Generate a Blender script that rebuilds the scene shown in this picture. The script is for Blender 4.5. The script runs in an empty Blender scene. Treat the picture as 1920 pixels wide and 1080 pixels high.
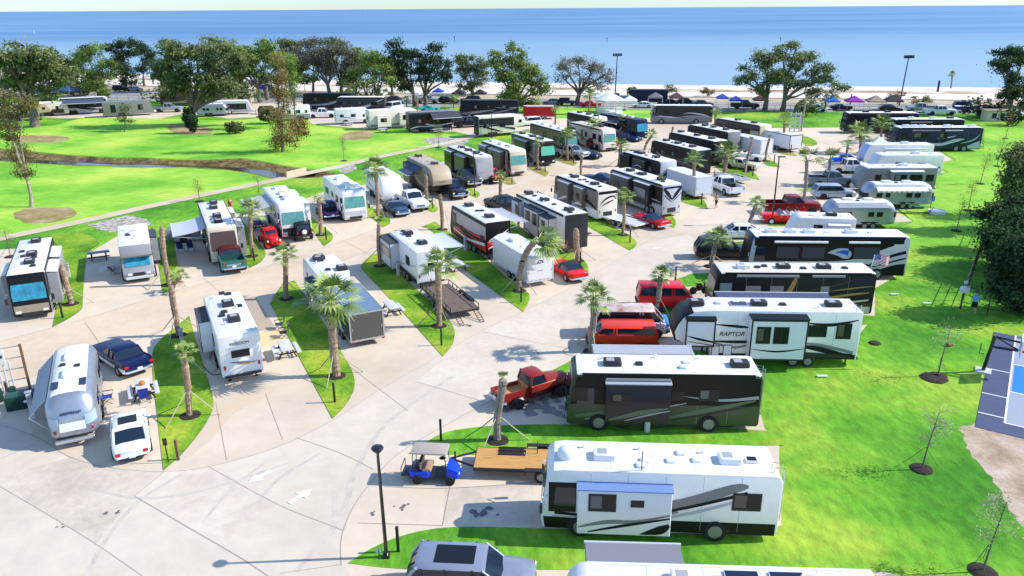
import bpy, bmesh, math, random
from mathutils import Vector as V, Matrix, noise
from mathutils.geometry import tessellate_polygon
R = math.radians
sc = bpy.context.scene
C = sc.collection
rnd = random.Random(7)
FPX, HOR, ROLL, CH = 1450.0, 15.0, R(-0.37), 22.0
PITCH = math.atan((540 - HOR) / FPX)
_F = V((0, math.cos(PITCH), -math.sin(PITCH)))
_U0 = V((0, math.sin(PITCH), math.cos(PITCH)))
_R0 = V((1, 0, 0))
_R = _R0 * math.cos(ROLL) + _U0 * math.sin(ROLL)
_U = _U0 * math.cos(ROLL) - _R0 * math.sin(ROLL)
CAM = V((0, 0, CH))
def G(px, py, z=0.0):
 """point of the horizontal plane at height z under a photo pixel (1920x1080)"""
 d = _F + _R * ((px - 960) / FPX) + _U * ((540 - py) / FPX)
 return CAM + d * ((z - CH) / d.z)
def hgt(px, py, ytop):
 """height of an upright thing whose foot is at (px,py) and whose top shows at row ytop"""
 b = G(px, py); lo, hi = 0.0, 40.0
 for _ in range(40):
  m = (lo + hi) / 2
  v = V((b.x, b.y, m)) - CAM
  y = 540 - v.dot(_U) / v.dot(_F) * FPX
  if y > ytop: lo = m
  else: hi = m
 return lo
_mats = {}
def lin(c):
 if isinstance(c, str):
  c = [int(c[i:i + 2], 16) / 255 for i in (0, 2, 4)]
  c = [(x / 12.92 if x <= .04045 else ((x + .055) / 1.055) ** 2.4) for x in c]
 return tuple(c)
def M(name, col=(.5, .5, .5), rough=.5, metal=0., var=0., scale=3., bump=0., bscale=30., coat=0., spec=.5, world=False, col2=None, stretch=None, emis=0):
 if name in _mats: return _mats[name]
 m = bpy.data.materials.new(name); m.use_nodes = True
 nt = m.node_tree; b = nt.nodes['Principled BSDF']
 col = lin(col)
 b.inputs['Base Color'].default_value = (*col, 1)
 b.inputs['Roughness'].default_value = rough
 b.inputs['Metallic'].default_value = metal
 b.inputs['Coat Weight'].default_value = coat
 b.inputs['Specular IOR Level'].default_value = spec
 if var or col2 or bump:
  if world:
   tc = nt.nodes.new('ShaderNodeNewGeometry'); out = tc.outputs['Position']
  else:
   tc = nt.nodes.new('ShaderNodeTexCoord'); out = tc.outputs['Object']
  if stretch:
   mp = nt.nodes.new('ShaderNodeMapping'); mp.inputs['Scale'].default_value = stretch
   nt.links.new(out, mp.inputs['Vector']); out = mp.outputs['Vector']
  if var or col2:
   n = nt.nodes.new('ShaderNodeTexNoise'); n.inputs['Scale'].default_value = scale
   n.inputs['Detail'].default_value = 6; n.inputs['Roughness'].default_value = .62
   nt.links.new(out, n.inputs['Vector'])
   r = nt.nodes.new('ShaderNodeValToRGB')
   c2 = lin(col2) if col2 else tuple(min(1, c * (1 + var)) for c in col)
   c1 = col if col2 else tuple(c * (1 - var) for c in col)
   r.color_ramp.elements[0].position = .32; r.color_ramp.elements[1].position = .68
   r.color_ramp.elements[0].color = (*c1, 1); r.color_ramp.elements[1].color = (*c2, 1)
   nt.links.new(n.outputs['Fac'], r.inputs['Fac'])
   nt.links.new(r.outputs['Color'], b.inputs['Base Color'])
  if bump:
   n2 = nt.nodes.new('ShaderNodeTexNoise'); n2.inputs['Scale'].default_value = bscale
   n2.inputs['Detail'].default_value = 4
   nt.links.new(out, n2.inputs['Vector'])
   bp = nt.nodes.new('ShaderNodeBump'); bp.inputs['Strength'].default_value = bump
   bp.inputs['Distance'].default_value = .05
   nt.links.new(n2.outputs['Fac'], bp.inputs['Height'])
   nt.links.new(bp.outputs['Normal'], b.inputs['Normal'])
 _mats[name] = m
 return m
def paint(hexc, rough=.28, metal=0., var=.05):
 return M('paint_' + hexc, hexc, max(rough, .3), metal, var=var, scale=1.3, coat=.12, spec=.3)
def multi_noise(name, cols, scales, rough=.9, bump=.3, bscale=8., pos=(.35, .5, .65), stretch=None, fine=0., spec=.5):
 """ground material: three colours mixed by two noises in world space, plus a fine grain"""
 m = bpy.data.materials.new(name); m.use_nodes = True
 nt = m.node_tree; L = nt.links; b = nt.nodes['Principled BSDF']
 g = nt.nodes.new('ShaderNodeNewGeometry'); out = g.outputs['Position']
 if stretch:
  mp = nt.nodes.new('ShaderNodeMapping'); mp.inputs['Scale'].default_value = stretch[0]; mp.inputs['Rotation'].default_value = stretch[1]
  L.new(out, mp.inputs['Vector']); out2 = mp.outputs['Vector']
 else: out2 = out
 def nz(s, d=7, o=out):
  n = nt.nodes.new('ShaderNodeTexNoise'); n.inputs['Scale'].default_value = s; n.inputs['Detail'].default_value = d
  n.inputs['Roughness'].default_value = .6
  L.new(o, n.inputs['Vector']); return n
 n1 = nz(scales[0]); r = nt.nodes.new('ShaderNodeValToRGB'); cr = r.color_ramp
 cr.elements[0].position = pos[0]; cr.elements[0].color = (*lin(cols[0]), 1)
 cr.elements[1].position = pos[2]; cr.elements[1].color = (*lin(cols[2]), 1)
 e = cr.elements.new(pos[1]); e.color = (*lin(cols[1]), 1)
 L.new(n1.outputs['Fac'], r.inputs['Fac']); col = r.outputs['Color']
 n2 = nz(scales[1], 5, out2); r2 = nt.nodes.new('ShaderNodeMapRange')
 r2.inputs['From Min'].default_value = .3; r2.inputs['From Max'].default_value = .7
 r2.inputs['To Min'].default_value = 1 - fine; r2.inputs['To Max'].default_value = 1 + fine
 L.new(n2.outputs['Fac'], r2.inputs['Value'])
 mx = nt.nodes.new('ShaderNodeMix'); mx.data_type = 'RGBA'; mx.blend_type = 'MULTIPLY'; mx.inputs['Factor'].default_value = 1
 L.new(col, mx.inputs['A']); L.new(r2.outputs['Result'], mx.inputs['B'])
 L.new(mx.outputs['Result'], b.inputs['Base Color'])
 b.inputs['Roughness'].default_value = rough; b.inputs['Specular IOR Level'].default_value = spec
 if bump:
  n3 = nz(bscale, 5); bp = nt.nodes.new('ShaderNodeBump'); bp.inputs['Strength'].default_value = bump; bp.inputs['Distance'].default_value = .06
  L.new(n3.outputs['Fac'], bp.inputs['Height']); L.new(bp.outputs['Normal'], b.inputs['Normal'])
 _mats[name] = m
 return m
WHITE = M('white_gelcoat', (.80, .80, .80), .35, var=.04, scale=1.2)
ROOF = M('white_roof_membrane', (.66, .65, .625), .65, col2=(.82, .815, .80), scale=1.6, bump=.2, bscale=6, stretch=(.5, 2.2, 1))
DARK = M('dark_plastic', (.018, .019, .021), .5)
BLACK = M('black_gloss', (.012, .012, .014), .18, coat=.4)
RUBBER = M('rubber', (.016, .016, .017), .85)
RIM = M('alloy_rim', (.27, .27, .28), .45, .35)
CHROME = M('chrome', (.8, .8, .82), .12, 1.)
ALU = M('polished_aluminium', (.40, .44, .50), .40, .72, var=.10, scale=.8)
GALV = M('galvanised_steel', (.5, .51, .52), .45, .7)
GLASS = M('tinted_glass', (.010, .013, .018), .12, spec=.3)
GLASSB = M('car_glass', (.012, .024, .045), .06, spec=.55)
TEAL = M('teal_windshield_cover', (.10, .30, .29), .35, var=.4, scale=2.2, stretch=(1, 4, 1))
CYAN = M('cyan_windshield_cover', (.03, .26, .40), .3, var=.35, scale=2.)
BROWNCOV = M('brown_windshield_cover', (.075, .045, .042), .7)
GREY = M('grey_panel', (.34, .35, .37), .5)
LGREY = M('light_grey_panel', (.56, .58, .6), .45)
AWN = M('grey_awning_fabric', (.36, .38, .43), .8, var=.06, scale=1.)
AWNDK = M('charcoal_awning_fabric', (.045, .05, .065), .8)
AWNNV = M('navy_awning_fabric', (.05, .07, .13), .8)
AMBER = M('amber_lens', (.6, .25, .03), .3)
REDL = M('red_lens', (.45, .01, .015), .25)
LENS = M('clear_lens', (.7, .72, .74), .12)
WOODD = M('weathered_planks', (.14, .105, .08), .85, var=.45, scale=2.5, stretch=(.6, 9, 1))
WOODL = M('varnished_planks', (.55, .29, .085), .55, var=.3, scale=2., stretch=(.5, 9, 1))
WOODP = M('treated_post', (.2, .105, .06), .85, var=.3)
NAVY = M('navy_fabric', (.015, .03, .17), .75)
BARK = M('oak_bark', (.16, .13, .105), .95, var=.4, scale=2.2, bump=.6, bscale=6)
PALMB = M('palm_trunk', (.32, .22, .15), .95, var=.45, scale=4., bump=.8, bscale=9)
PALMG = M('palm_trunk_grey', (.25, .215, .18), .95, var=.4, scale=4., bump=.8, bscale=9)
MULCH = M('mulch', (.035, .024, .02), .98, var=.5, scale=8, bump=.9, bscale=25)
class MB:
 def __init__(s): s.v = []; s.f = []; s.m = []; s.mats = []
 def mi(s, m):
  if m not in s.mats: s.mats.append(m)
  return s.mats.index(m)
 def add(s, vs, fs, m):
  o = len(s.v); s.v += [tuple(p) for p in vs]
  if isinstance(m, list): ms = [s.mi(x) for x in m]
  else: ms = [s.mi(m)] * len(fs)
  s.f += [tuple(i + o for i in f) for f in fs]; s.m += ms
  return s
 def poly(s, pts, m): return s.add(pts, [tuple(range(len(pts)))], m)
 def box(s, c, d, m, rz=0, ry=0, rx=0):
  x, y, z = d[0] / 2, d[1] / 2, d[2] / 2
  vs = [V((a, b, e)) for e in (-z, z) for a, b in ((-x, -y), (x, -y), (x, y), (-x, y))]
  q = Matrix.Rotation(rz, 3, 'Z') @ Matrix.Rotation(ry, 3, 'Y') @ Matrix.Rotation(rx, 3, 'X')
  return s.add([q @ p + V(c) for p in vs], [(0, 3, 2, 1), (4, 5, 6, 7), (0, 1, 5, 4), (1, 2, 6, 5), (2, 3, 7, 6), (3, 0, 4, 7)], m)
 def cbox(s, c, d, ch, m, rz=0, top=None):
  """box with chamfered upright and top edges; c is the centre of its foot"""
  x, y, h = d[0] / 2, d[1] / 2, d[2]; rings = []
  for (z, i) in ((0, 0), (h - ch, 0), (h - ch * .3, ch * .35), (h, ch)):
   a, b = x - i, y - i; k = ch
   rings.append([(-a + k, -b, z), (a - k, -b, z), (a, -b + k, z), (a, b - k, z), (a - k, b, z), (-a + k, b, z), (-a, b - k, z), (-a, -b + k, z)])
  q = Matrix.Rotation(rz, 3, 'Z')
  vs = [q @ V(p) + V(c) for r in rings for p in r]; fs = [tuple(range(7, -1, -1)), tuple(range(24, 32))]
  ms = [m, top or m]
  for k in range(3):
   for i in range(8):
    fs.append((k * 8 + i, k * 8 + (i + 1) % 8, k * 8 + 8 + (i + 1) % 8, k * 8 + 8 + i)); ms.append(m)
  return s.add(vs, fs, ms)
 def loft(s, rings, m, cap=(True, True), closed=True, fm=None, capm=None):
  n = len(rings[0]); vs = [p for r in rings for p in r]; fs = []; ms = []
  for k in range(len(rings) - 1):
   for i in range(n if closed else n - 1):
    j = (i + 1) % n
    fs.append((k * n + i, k * n + j, (k + 1) * n + j, (k + 1) * n + i)); ms.append(fm(k, i) if fm else m)
  if cap[0]: fs.append(tuple(range(n - 1, -1, -1))); ms.append(capm or m)
  if cap[1]: fs.append(tuple((len(rings) - 1) * n + i for i in range(n))); ms.append(capm or m)
  keep = [(f, q) for f, q in zip(fs, ms) if q is not None]
  return s.add(vs, [f for f, q in keep], [q for f, q in keep])
 def path(s, pts, rad, m, n=6, cap=True):
  pts = [V(p) for p in pts]; rings = []
  if not isinstance(rad, (list, tuple)): rad = [rad] * len(pts)
  ref = V((0, 0, 1))
  for i, p in enumerate(pts):
   t = (pts[min(i + 1, len(pts) - 1)] - pts[max(i - 1, 0)]).normalized()
   a = t.cross(ref if abs(t.z) < .95 else V((1, 0, 0)))
   a.normalize(); b = t.cross(a)
   rings.append([p + (a * math.cos(2 * math.pi * k / n) + b * math.sin(2 * math.pi * k / n)) * rad[i] for k in range(n)])
  return s.loft(rings, m, (cap, cap))
 def cyl(s, a, b, r, m, n=12, r2=None): return s.path([a, b], [r, r if r2 is None else r2], m, n)
 def lathe(s, prof, c, m, n=16, axis='z', fm=None):
  rings = []
  for (r, h) in prof:
   ring = []
   for k in range(n):
    t = 2 * math.pi * k / n
    p = (r * math.cos(t), r * math.sin(t), h)
    if axis == 'y': p = (p[0], p[2], p[1])
    if axis == 'x': p = (p[2], p[0], p[1])
    ring.append(V(p) + V(c))
   rings.append(ring)
  return s.loft(rings, m, fm=fm)
 def strip(s, pts, wid, m, up=(0, 0, 1)):
  """ribbon in the plane perpendicular to up"""
  pts = [V(p) for p in pts]; up = V(up); l = []; r = []
  if not isinstance(wid, (list, tuple)): wid = [wid] * len(pts)
  for i, p in enumerate(pts):
   t = (pts[min(i + 1, len(pts) - 1)] - pts[max(i - 1, 0)]).normalized(); a = t.cross(up).normalized() * wid[i] / 2
   l.append(p + a); r.append(p - a)
  n = len(pts)
  return s.add(l + r, [(i, i + 1, n + i + 1, n + i) for i in range(n - 1)], m)
 def build(s, name, parent=None, smooth=35, recalc=True, loc=None, link=True):
  me = bpy.data.meshes.new(name); me.from_pydata(s.v, [], s.f)
  for m in s.mats: me.materials.append(m)
  me.polygons.foreach_set('material_index', s.m)
  if recalc:
   bm = bmesh.new(); bm.from_mesh(me); bmesh.ops.recalc_face_normals(bm, faces=bm.faces); bm.to_mesh(me); bm.free()
  if smooth:
   me.polygons.foreach_set('use_smooth', [True] * len(me.polygons)); me.set_sharp_from_angle(angle=R(smooth))
  o = bpy.data.objects.new(name, me)
  if link: C.objects.link(o)
  if parent: o.parent = parent
  if loc is not None: o.location = loc
  return o
def tag(o, label=None, cat=None, group=None, kind=None):
 if label: o['label'] = label
 if cat: o['category'] = cat
 if group: o['group'] = group
 if kind: o['kind'] = kind
 return o
def thing(name, label, cat, loc=(0, 0, 0), rz=0, group=None):
 o = bpy.data.objects.new(name, None); C.objects.link(o); o.empty_display_size = .3
 o.location = loc; o.rotation_euler = (0, 0, rz)
 return tag(o, label, cat, group)
def inst(src, parent, loc=(0, 0, 0), rot=(0, 0, 0), name=None, scale=None):
 o = src.copy(); o.name = name or src.name.split('.')[0]; C.objects.link(o); o.parent = parent; o.location = loc; o.rotation_euler = rot
 if scale: o.scale = scale
 return o
def dup(root, loc, rz, label=None, group=None, scale=None):
 r = root.copy(); C.objects.link(r); r.location = loc; r.rotation_euler = (0, 0, rz)
 if label: r['label'] = label
 if group: r['group'] = group
 if scale: r.scale = scale
 for ch in list(root.children):
  c = ch.copy(); C.objects.link(c); c.parent = r
  for g in ch.children:
   d = g.copy(); C.objects.link(d); d.parent = c
 return r
def struct(mb, name, **k): return tag(mb.build(name, **k), kind='structure')
def text_mesh(txt, size, mat, name, parent, loc, rot, shear=0, ex=.004):
 cu = bpy.data.curves.new('t', 'FONT'); cu.body = txt; cu.size = size; cu.extrude = ex; cu.align_x = 'CENTER'; cu.align_y = 'CENTER'; cu.shear = shear
 to = bpy.data.objects.new('t', cu); C.objects.link(to)
 dg = bpy.context.evaluated_depsgraph_get(); me = bpy.data.meshes.new_from_object(to.evaluated_get(dg))
 bpy.data.objects.remove(to); me.materials.clear(); me.materials.append(mat)
 o = bpy.data.objects.new(name, me); C.objects.link(o); o.parent = parent; o.location = loc; o.rotation_euler = rot
 return o
_wm = {}
def wheel(par, x, y, r=.36, w=.24, rim=None, side=1, fine=True, name='wheel', hub=.62):
 rim = rim or RIM; k = (r, w, rim.name, side, fine, hub)
 if k not in _wm:
  t = MB(); o = w / 2
  t.lathe([(r * .55, -o), (r * .93, -o), (r, -o * .6), (r, o * .6), (r * .93, o), (r * hub + .02, o), (r * hub, o * .8), (r * hub * .9, o * .5)], (0, 0, 0), RUBBER, 22, 'y')
  q = MB(); s = side
  q.lathe([(r * hub, s * o * .82), (r * hub * .88, s * o * .6), (r * .45, s * o * .42), (r * .2, s * o * .8), (.001, s * o * .85)], (0, 0, 0), rim, 20, 'y',
    fm=(lambda a, i: DARK if (a == 1 and i % 4 >= 2) else rim))
  if not fine:
   t.v += [tuple(p) for p in q.v]; n0 = len(t.v) - len(q.v)
   for f, m in zip(q.f, q.m): t.f.append(tuple(i + n0 for i in f)); t.m.append(t.mi(q.mats[m]))
  a = t.build('wheel', link=False); b = q.build('rim', link=False) if fine else None
  _wm[k] = (a, b)
 a, b = _wm[k]
 o = inst(a, par, (x, y, r), name=name)
 if b: inst(b, o, name='rim')
 return o
def outline(kind, L, h, zb):
 a = L / 2
 if kind == 'A': return [(-a + .12, zb), (-a, zb + .15), (-a, h - .35), (-a + .12, h - .06), (-a + .3, h), (a - 1.0, h), (a - .55, h - .06), (a - .3, h - .28), (a - .14, h * .62), (a - .02, 1.28), (a, .8), (a - .06, zb + .08), (a - .2, zb)]
 if kind == 'T': return [(-a, zb), (-a, h - .06), (-a + .06, h), (a - 1.15, h), (a - .8, h - .07), (a - .5, h - .35), (a - .05, 1.55), (a, 1.2), (a - .02, zb + .25), (a - .12, zb)]
 if kind == '5': return [(-a, zb), (-a, h - .06), (-a + .06, h), (a - 2.4, h), (a - 1.2, h - .12), (a - .6, h - .4), (a - .22, h - .95), (a, h - 1.5), (a - .12, 1.75), (a - .5, 1.62), (a - 2.2, 1.5), (a - 2.4, 1.2), (a - 2.5, zb)]
 if kind == 'B': return [(-a, zb), (-a, h - .03), (-a + .03, h), (a - .03, h), (a, h - .03), (a, zb)]
 if kind == 'C': return [(-a, zb), (-a, h - .1), (-a + .1, h), (a - 1.3, h), (a - .95, h - .12), (a - .8, h - .4), (a - .78, 2.2), (a - .95, 2.02), (a - 1.45, 1.98), (a - .9, 1.22), (a - .12, 1.06), (a, .9), (a + .02, .55), (a - .05, zb)]
def sub(o, i):
 """outline shrunk by i"""
 n = len(o); r = []
 ar = sum(o[k][0] * o[(k + 1) % n][1] - o[(k + 1) % n][0] * o[k][1] for k in range(n)); sg = 1 if ar > 0 else -1
 for k in range(n):
  p, q, s = V(o[k - 1]), V(o[k]), V(o[(k + 1) % n])
  e1 = (q - p).normalized(); e2 = (s - q).normalized()
  n1 = V((-e1.y, e1.x)) * sg; n2 = V((-e2.y, e2.x)) * sg; b = n1 + n2
  d = b.dot(n1)
  r.append(q + b * (i / max(d, .5)))
 return r
def body_mesh(kind, L, W, h, zb, side, roof, front=None, rear=None, ch=.09, vnose=0):
 o = outline(kind, L, h, zb); n = len(o); w = W / 2; b = MB(); rings = []
 for y, i in ((-w, ch), (-w + ch * .3, ch * .3), (-w + ch, 0), (w - ch, 0), (w - ch * .3, ch * .3), (w, ch)):
  oo = sub(o, i) if i else [V(p) for p in o]
  rings.append([(p.x, y, p.y) for p in oo])
 fx = L / 2 - (1.6 if kind in 'AC' else 1.3)
 def fm(k, i):
  p, q = V(o[i]), V(o[(i + 1) % n]); d = (q - p).normalized(); mx = (p.x + q.x) / 2; mz = (p.y + q.y) / 2
  if mz > h - .2 and abs(d.x) > .9: return roof
  if front and mx > fx and mz > zb: return front
  if rear and mx < -L / 2 + .35: return rear
  return side
 b.loft(rings, side, fm=fm)
 return b
BLIND = [None, M('pale_blind', (.12, .13, .14), .4), M('tan_blind', (.10, .085, .065), .4), None]
def curve(pts, n=14):
 """Catmull-Rom through pts (tuples of any length)"""
 out = []; m = len(pts)
 for k in range(m - 1):
  p0, p1, p2, p3 = pts[max(k - 1, 0)], pts[k], pts[k + 1], pts[min(k + 2, m - 1)]
  for j in range(n // (m - 1) + 1):
   t = j / (n // (m - 1) + 1)
   out.append(tuple(.5 * (2 * b + (c - a) * t + (2 * a - 5 * b + 4 * c - d) * t * t + (3 * b - a - 3 * c + d) * t ** 3) for a, b, c, d in zip(p0, p1, p2, p3)))
 out.append(tuple(pts[-1])); return out
SW = {
 'wave': [(0, [(.02, .30, .12), (.3, .28, .3), (.6, .42, .5), (.85, .72, .3), (1, .9, .1)]), (1, [(.15, .24, .04), (.45, .36, .14), (.7, .56, .2), (.98, .62, .06)]), (2, [(.3, .22, .05), (.6, .27, .12), (1, .45, .16)])],
 'sweep': [(0, [(.25, .2, .04), (.5, .32, .3), (.75, .5, .3), (1, .52, .1)]), (1, [(.35, .2, .03), (.6, .36, .12), (.8, .48, .16), (1, .46, .04)]), (0, [(.55, .75, .02), (.75, .6, .18), (1, .58, .05)]), (2, [(.02, .22, .12), (.4, .2, .08), (.8, .24, .03)])],
 'oval': [(0, [(.02, .5, .05), (.15, .42, .2), (.35, .36, .28), (.5, .34, .06)]), (1, [(.1, .62, .02), (.25, .48, .14), (.45, .38, .16), (.6, .34, .04)]), (2, [(.52, .56, .04), (.65, .6, .2), (.85, .5, .34), (.98, .36, .1)]), (0, [(.5, .42, .04), (.7, .44, .12), (.95, .36, .05)])],
 'slash': [(0, [(.05, .25, .2), (.3, .36, .3), (.5, .46, .06)]), (1, [(.1, .2, .06), (.4, .36, .14), (.62, .5, .05)]), (0, [(.5, .22, .06), (.7, .36, .3), (.97, .56, .1)]), (2, [(.55, .2, .05), (.8, .36, .12), (1, .5, .06)]), (1, [(.6, .62, .02), (.8, .56, .14), (1, .62, .2)])],
 'lines': [(0, [(.0, .30, .1), (.5, .27, .1), (1, .30, .1)]), (1, [(.05, .24, .05), (.5, .22, .05), (1, .25, .05)]), (2, [(.45, .36, .03), (.7, .46, .16), (.98, .62, .06)])],
 'belt': [(0, [(.02, .42, .22), (.5, .42, .22), (1, .42, .22)]), (1, [(.02, .30, .06), (.5, .30, .06), (1, .30, .06)])],
}
def rv(name, label, A, B, h, kind, hd=None, L=None, W=2.5, near=1, side=WHITE, roof=None, front=None, rear=None, band=None, low=None, bot=None, sw=None, swc=(), wins=None, slides=(), acs=(), vents=(), accol=None, cover=None, group=None, cat='motorhome', awns=(), fine=True, axle=None, zb=None, door=None, ladder=False, rail=None, rearwin=True, mask=None, dome=None, solar=(), shift=0, spec=1):
 a = G(A[0], A[1], h); b = G(B[0], B[1], h); c = (a + b) / 2; d = a - b
 if hd is None: hd = math.degrees(math.atan2(d.y, d.x))
 if L is None: L = d.length
 u = V((math.cos(R(hd)), math.sin(R(hd)), 0))
 if L != d.length:
  if a.y < b.y: c = a - u * L / 2
  else: c = b + u * L / 2
 roof = roof or ROOF; zb = zb if zb is not None else {'A': .34, 'T': .5, '5': .55, 'B': .45, 'C': .42}[kind]
 T = thing(name, label, cat, (c.x, c.y, 0), R(hd), group); T['L'] = L; T['h'] = h
 w = W / 2; X = lambda q: L / 2 - q * L
 mb = body_mesh(kind, L, W, h, zb, side, roof, front, rear)
 def sp(pts, m, off, s): mb.poly([(x, s * (w + off), z) for x, z in (pts if s > 0 else pts[::-1])], m)
 fr = {'A': .55, 'T': .95, '5': 2.5, 'B': .12, 'C': 1.3}[kind]   # where the straight side starts
 x0, x1 = L / 2 - fr, -L / 2 + .12; xb_, xt_ = (L / 2 - .1, L / 2 - .3) if kind == 'A' else (x0, x0)
 for s in (1, -1):
  if bot is not None: sp([(xb_ - .08, zb + .04), (xb_, zb + bot[1]), (x1, zb + bot[1]), (x1, zb + .02)], bot[0], .004, s)
  if low is not None: sp([(x0, low[1] * h), (x0, low[2] * h), (x1, low[2] * h), (x1, low[1] * h)], low[0], .005, s)
  if band is not None: sp([(xt_ + .1 * (kind == 'A'), band[1] * h), (xt_ - .25 * (kind == 'A'), band[2] * h), (x1, band[2] * h), (x1, band[1] * h)], band[0], .006, s)
  if sw:
   for k, (ci, pts) in enumerate(SW[sw] if isinstance(sw, str) else sw):
    cp = [q for q in curve(pts) if x1 <= X(q[0]) <= x0 + .3]
    if len(cp) < 2: continue
    y = s * (w + .011 + .003 * k); up = (0, s, 0)
    zz = [min(max(q[1] * h, zb + .1 + q[2] / 2), h - .12 - q[2] / 2) for q in cp]
    mb.strip([(X(q[0]), y, z) for q, z in zip(cp, zz)], [max(q[2], .015) for q in cp], swc[ci % len(swc)], up)
  if kind in 'AC' and fine:
   for ax in (axle or (.17, .74)):
    rr = .6; mb.poly([(X(ax) + rr * math.cos(t), s * (w + .026), .44 + rr * .92 * math.sin(t)) for t in [math.pi * k / 10 for k in range(11)]], DARK)
 if fine:
  for k in range(1, 5): xk = -L / 2 + (L - 2.6 if kind == '5' else L - 1.2) * k / 5; mb.box((xk, 0, h + .002), (.035, W - .3, .008), LGREY)
  for s in (1, -1):
   mb.box((-.5, s * (w - .2), h + .003), (L - 2.6 if kind != '5' else L - 3.2, .03, .01), LGREY)
   for k in range(1, 6): xk = x1 + (x0 - x1) * k / 6; mb.box((xk, s * (w + .0015), (zb + h) / 2), (.014, .006, h - zb - .3), GREY)
 body = mb.build('body', T, smooth=30)
 if rail is None and kind == 'A' and side not in (WHITE,): rail = BLK
 if rail is not None:
  for s in (1, -1):
   r_ = MB(); r_.box((-.2, s * (w - .015), h - .13), (L - 1.3, .1, .22), rail); r_.build('roof_rail', T)
 if wins is None:
  wins = {'A': [(.05, .13, .52, .75), (.25, .36, .5, .72), (.48, .56, .55, .72), (.72, .86, .52, .72)], 'T': [(.3, .38, .5, .72), (.55, .68, .5, .72), (.84, .9, .5, .7)],
    '5': [(.1, .16, .62, .76), (.45, .56, .45, .65), (.78, .9, .45, .65)], 'B': [], 'C': [(.19, .25, .45, .6), (.45, .58, .48, .66), (.78, .88, .48, .66)]}[kind]
 def win(q0, q1, z0, z1, y, par, s, nm='window', gl=GLASS):
  m = MB(); xa, xb = X(q0), X(q1); za, zc = z0 * h, z1 * h
  m.box(((xa + xb) / 2, s * (y + .022), (za + zc) / 2), (abs(xa - xb), .03, zc - za), DARK)
  m.box(((xa + xb) / 2, s * (y + .036), (za + zc) / 2), (abs(xa - xb) - .09, .012, zc - za - .09), gl)
  if gl is GLASS and abs(xa - xb) > .7:
   bl_ = BLIND[int(abs(xa * 7 + za * 3 + L * 5)) % 4]
   if bl_: m.box((xa + (xb - xa) * .28, s * (y + .039), (za + zc) / 2 + .04), (abs(xa - xb) * .4, .012, (zc - za) * .72), bl_)
   m.box(((xa + xb) / 2, s * (y + .044), (za + zc) / 2), (.035, .012, zc - za - .05), DARK)
  o = m.build(nm, par, smooth=0)
  return o
 for q in wins: win(q[0], q[1], q[2], q[3], w, T, near, gl=(q[4] if len(q) > 4 else GLASS))
 if fine and spec:
  for q in wins[:3]: win(q[0], q[1], q[2], q[3], w, T, -near)
 for sl in slides:
  q0, q1, z0, z1, dep, sd, cm, tp = sl[:8]; s = near * sd; xa, xb = X(q0), X(q1)
  m = MB(); yc = s * (w + dep / 2)
  m.cbox(((xa + xb) / 2, yc, z0 * h), (abs(xa - xb), dep, (z1 - z0) * h), .03, cm)
  if len(sl) > 9 and sl[9]:
   for k, (ci, pts) in enumerate(sl[9]):
    cp = curve(pts); m.strip([(X(q[0]), s * (w + dep + .008 + .003 * k), q[1] * h) for q in cp], [max(q[2], .015) for q in cp], swc[ci % len(swc)], (0, s, 0))
  if tp in (BLK, DNAVY, AWNDK, AWNNV) and cm is not BLK and sd > 0 and side is not PEWT:
   yy = s * (w + dep + .006); zz = ((z0 + z1) / 2) * h; hz = (z1 - z0) * h
   for xx in (xa - .05, xb + .05): m.box((xx, yy, zz), (.1, .03, hz), DARK)
   for z_ in (z0 * h + .05, z1 * h - .05): m.box(((xa + xb) / 2, yy, z_), (abs(xa - xb) - .2, .03, .1), DARK)
  so = m.build('slide_out', T, smooth=30)
  if tp is not None:
   t_ = MB(); t_.add([(xa + .04, s * (w - .02), z1 * h + .14), (xb - .04, s * (w - .02), z1 * h + .14), (xb - .04, s * (w + dep + .03), z1 * h + .05), (xa + .04, s * (w + dep + .03), z1 * h + .05),
          (xa + .04, s * (w - .02), z1 * h + .09), (xb - .04, s * (w - .02), z1 * h + .09), (xb - .04, s * (w + dep + .03), z1 * h + .0), (xa + .04, s * (w + dep + .03), z1 * h + .0)],
         [(0, 1, 2, 3), (4, 5, 6, 7), (0, 1, 5, 4), (1, 2, 6, 5), (2, 3, 7, 6), (3, 0, 4, 7)], tp); t_.build('slide_topper', so, smooth=0)
  for e in (sl[8] if len(sl) > 8 and sl[8] else []): win(e[0], e[1], e[2], e[3], w + dep, so, s, gl=e[4] if len(e) > 4 else GLASS)
 for ac in acs:
  q, y = ac[0], ac[1] if len(ac) > 1 else 0; m = MB(); cm = ac[2] if len(ac) > 2 else (accol or DARK)
  m.cbox((0, 0, h - .01), (.98, .74, .30), .07, cm); m.box((.12, 0, h + .293), (.42, .44, .012), GREY); m.build('roof_air_conditioner', T, loc=(X(q), y, 0))
 for ve in vents:
  q, y = ve[0], ve[1]; m = MB(); cm = ve[2] if len(ve) > 2 else DARK
  m.cbox((0, 0, h - .01), (.42, .4, .13), .05, cm); m.build('roof_vent', T, loc=(X(q), y, 0))
 if fine:
  for k in range(3):
   m = MB(); m.cyl((0, 0, h - .02), (0, 0, h + .16), .05, WHITE, 8); m.cyl((0, 0, h + .16), (0, 0, h + .2), .075, WHITE, 8)
   m.build('vent_pipe', T, loc=(X(.2 + .27 * k + rnd.uniform(-.05, .05)), rnd.choice((-1, 1)) * rnd.uniform(.45, .85), 0))
 for q, y, l_, ww in solar:
  m = MB(); m.box((0, 0, h + .05), (l_, ww, .04), LGREY); m.box((0, 0, h + .073), (l_ - .06, ww - .06, .008), M('solar_cells', (.01, .018, .05), .15)); m.build('solar_panel', T, loc=(X(q), y, 0), smooth=0)
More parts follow.
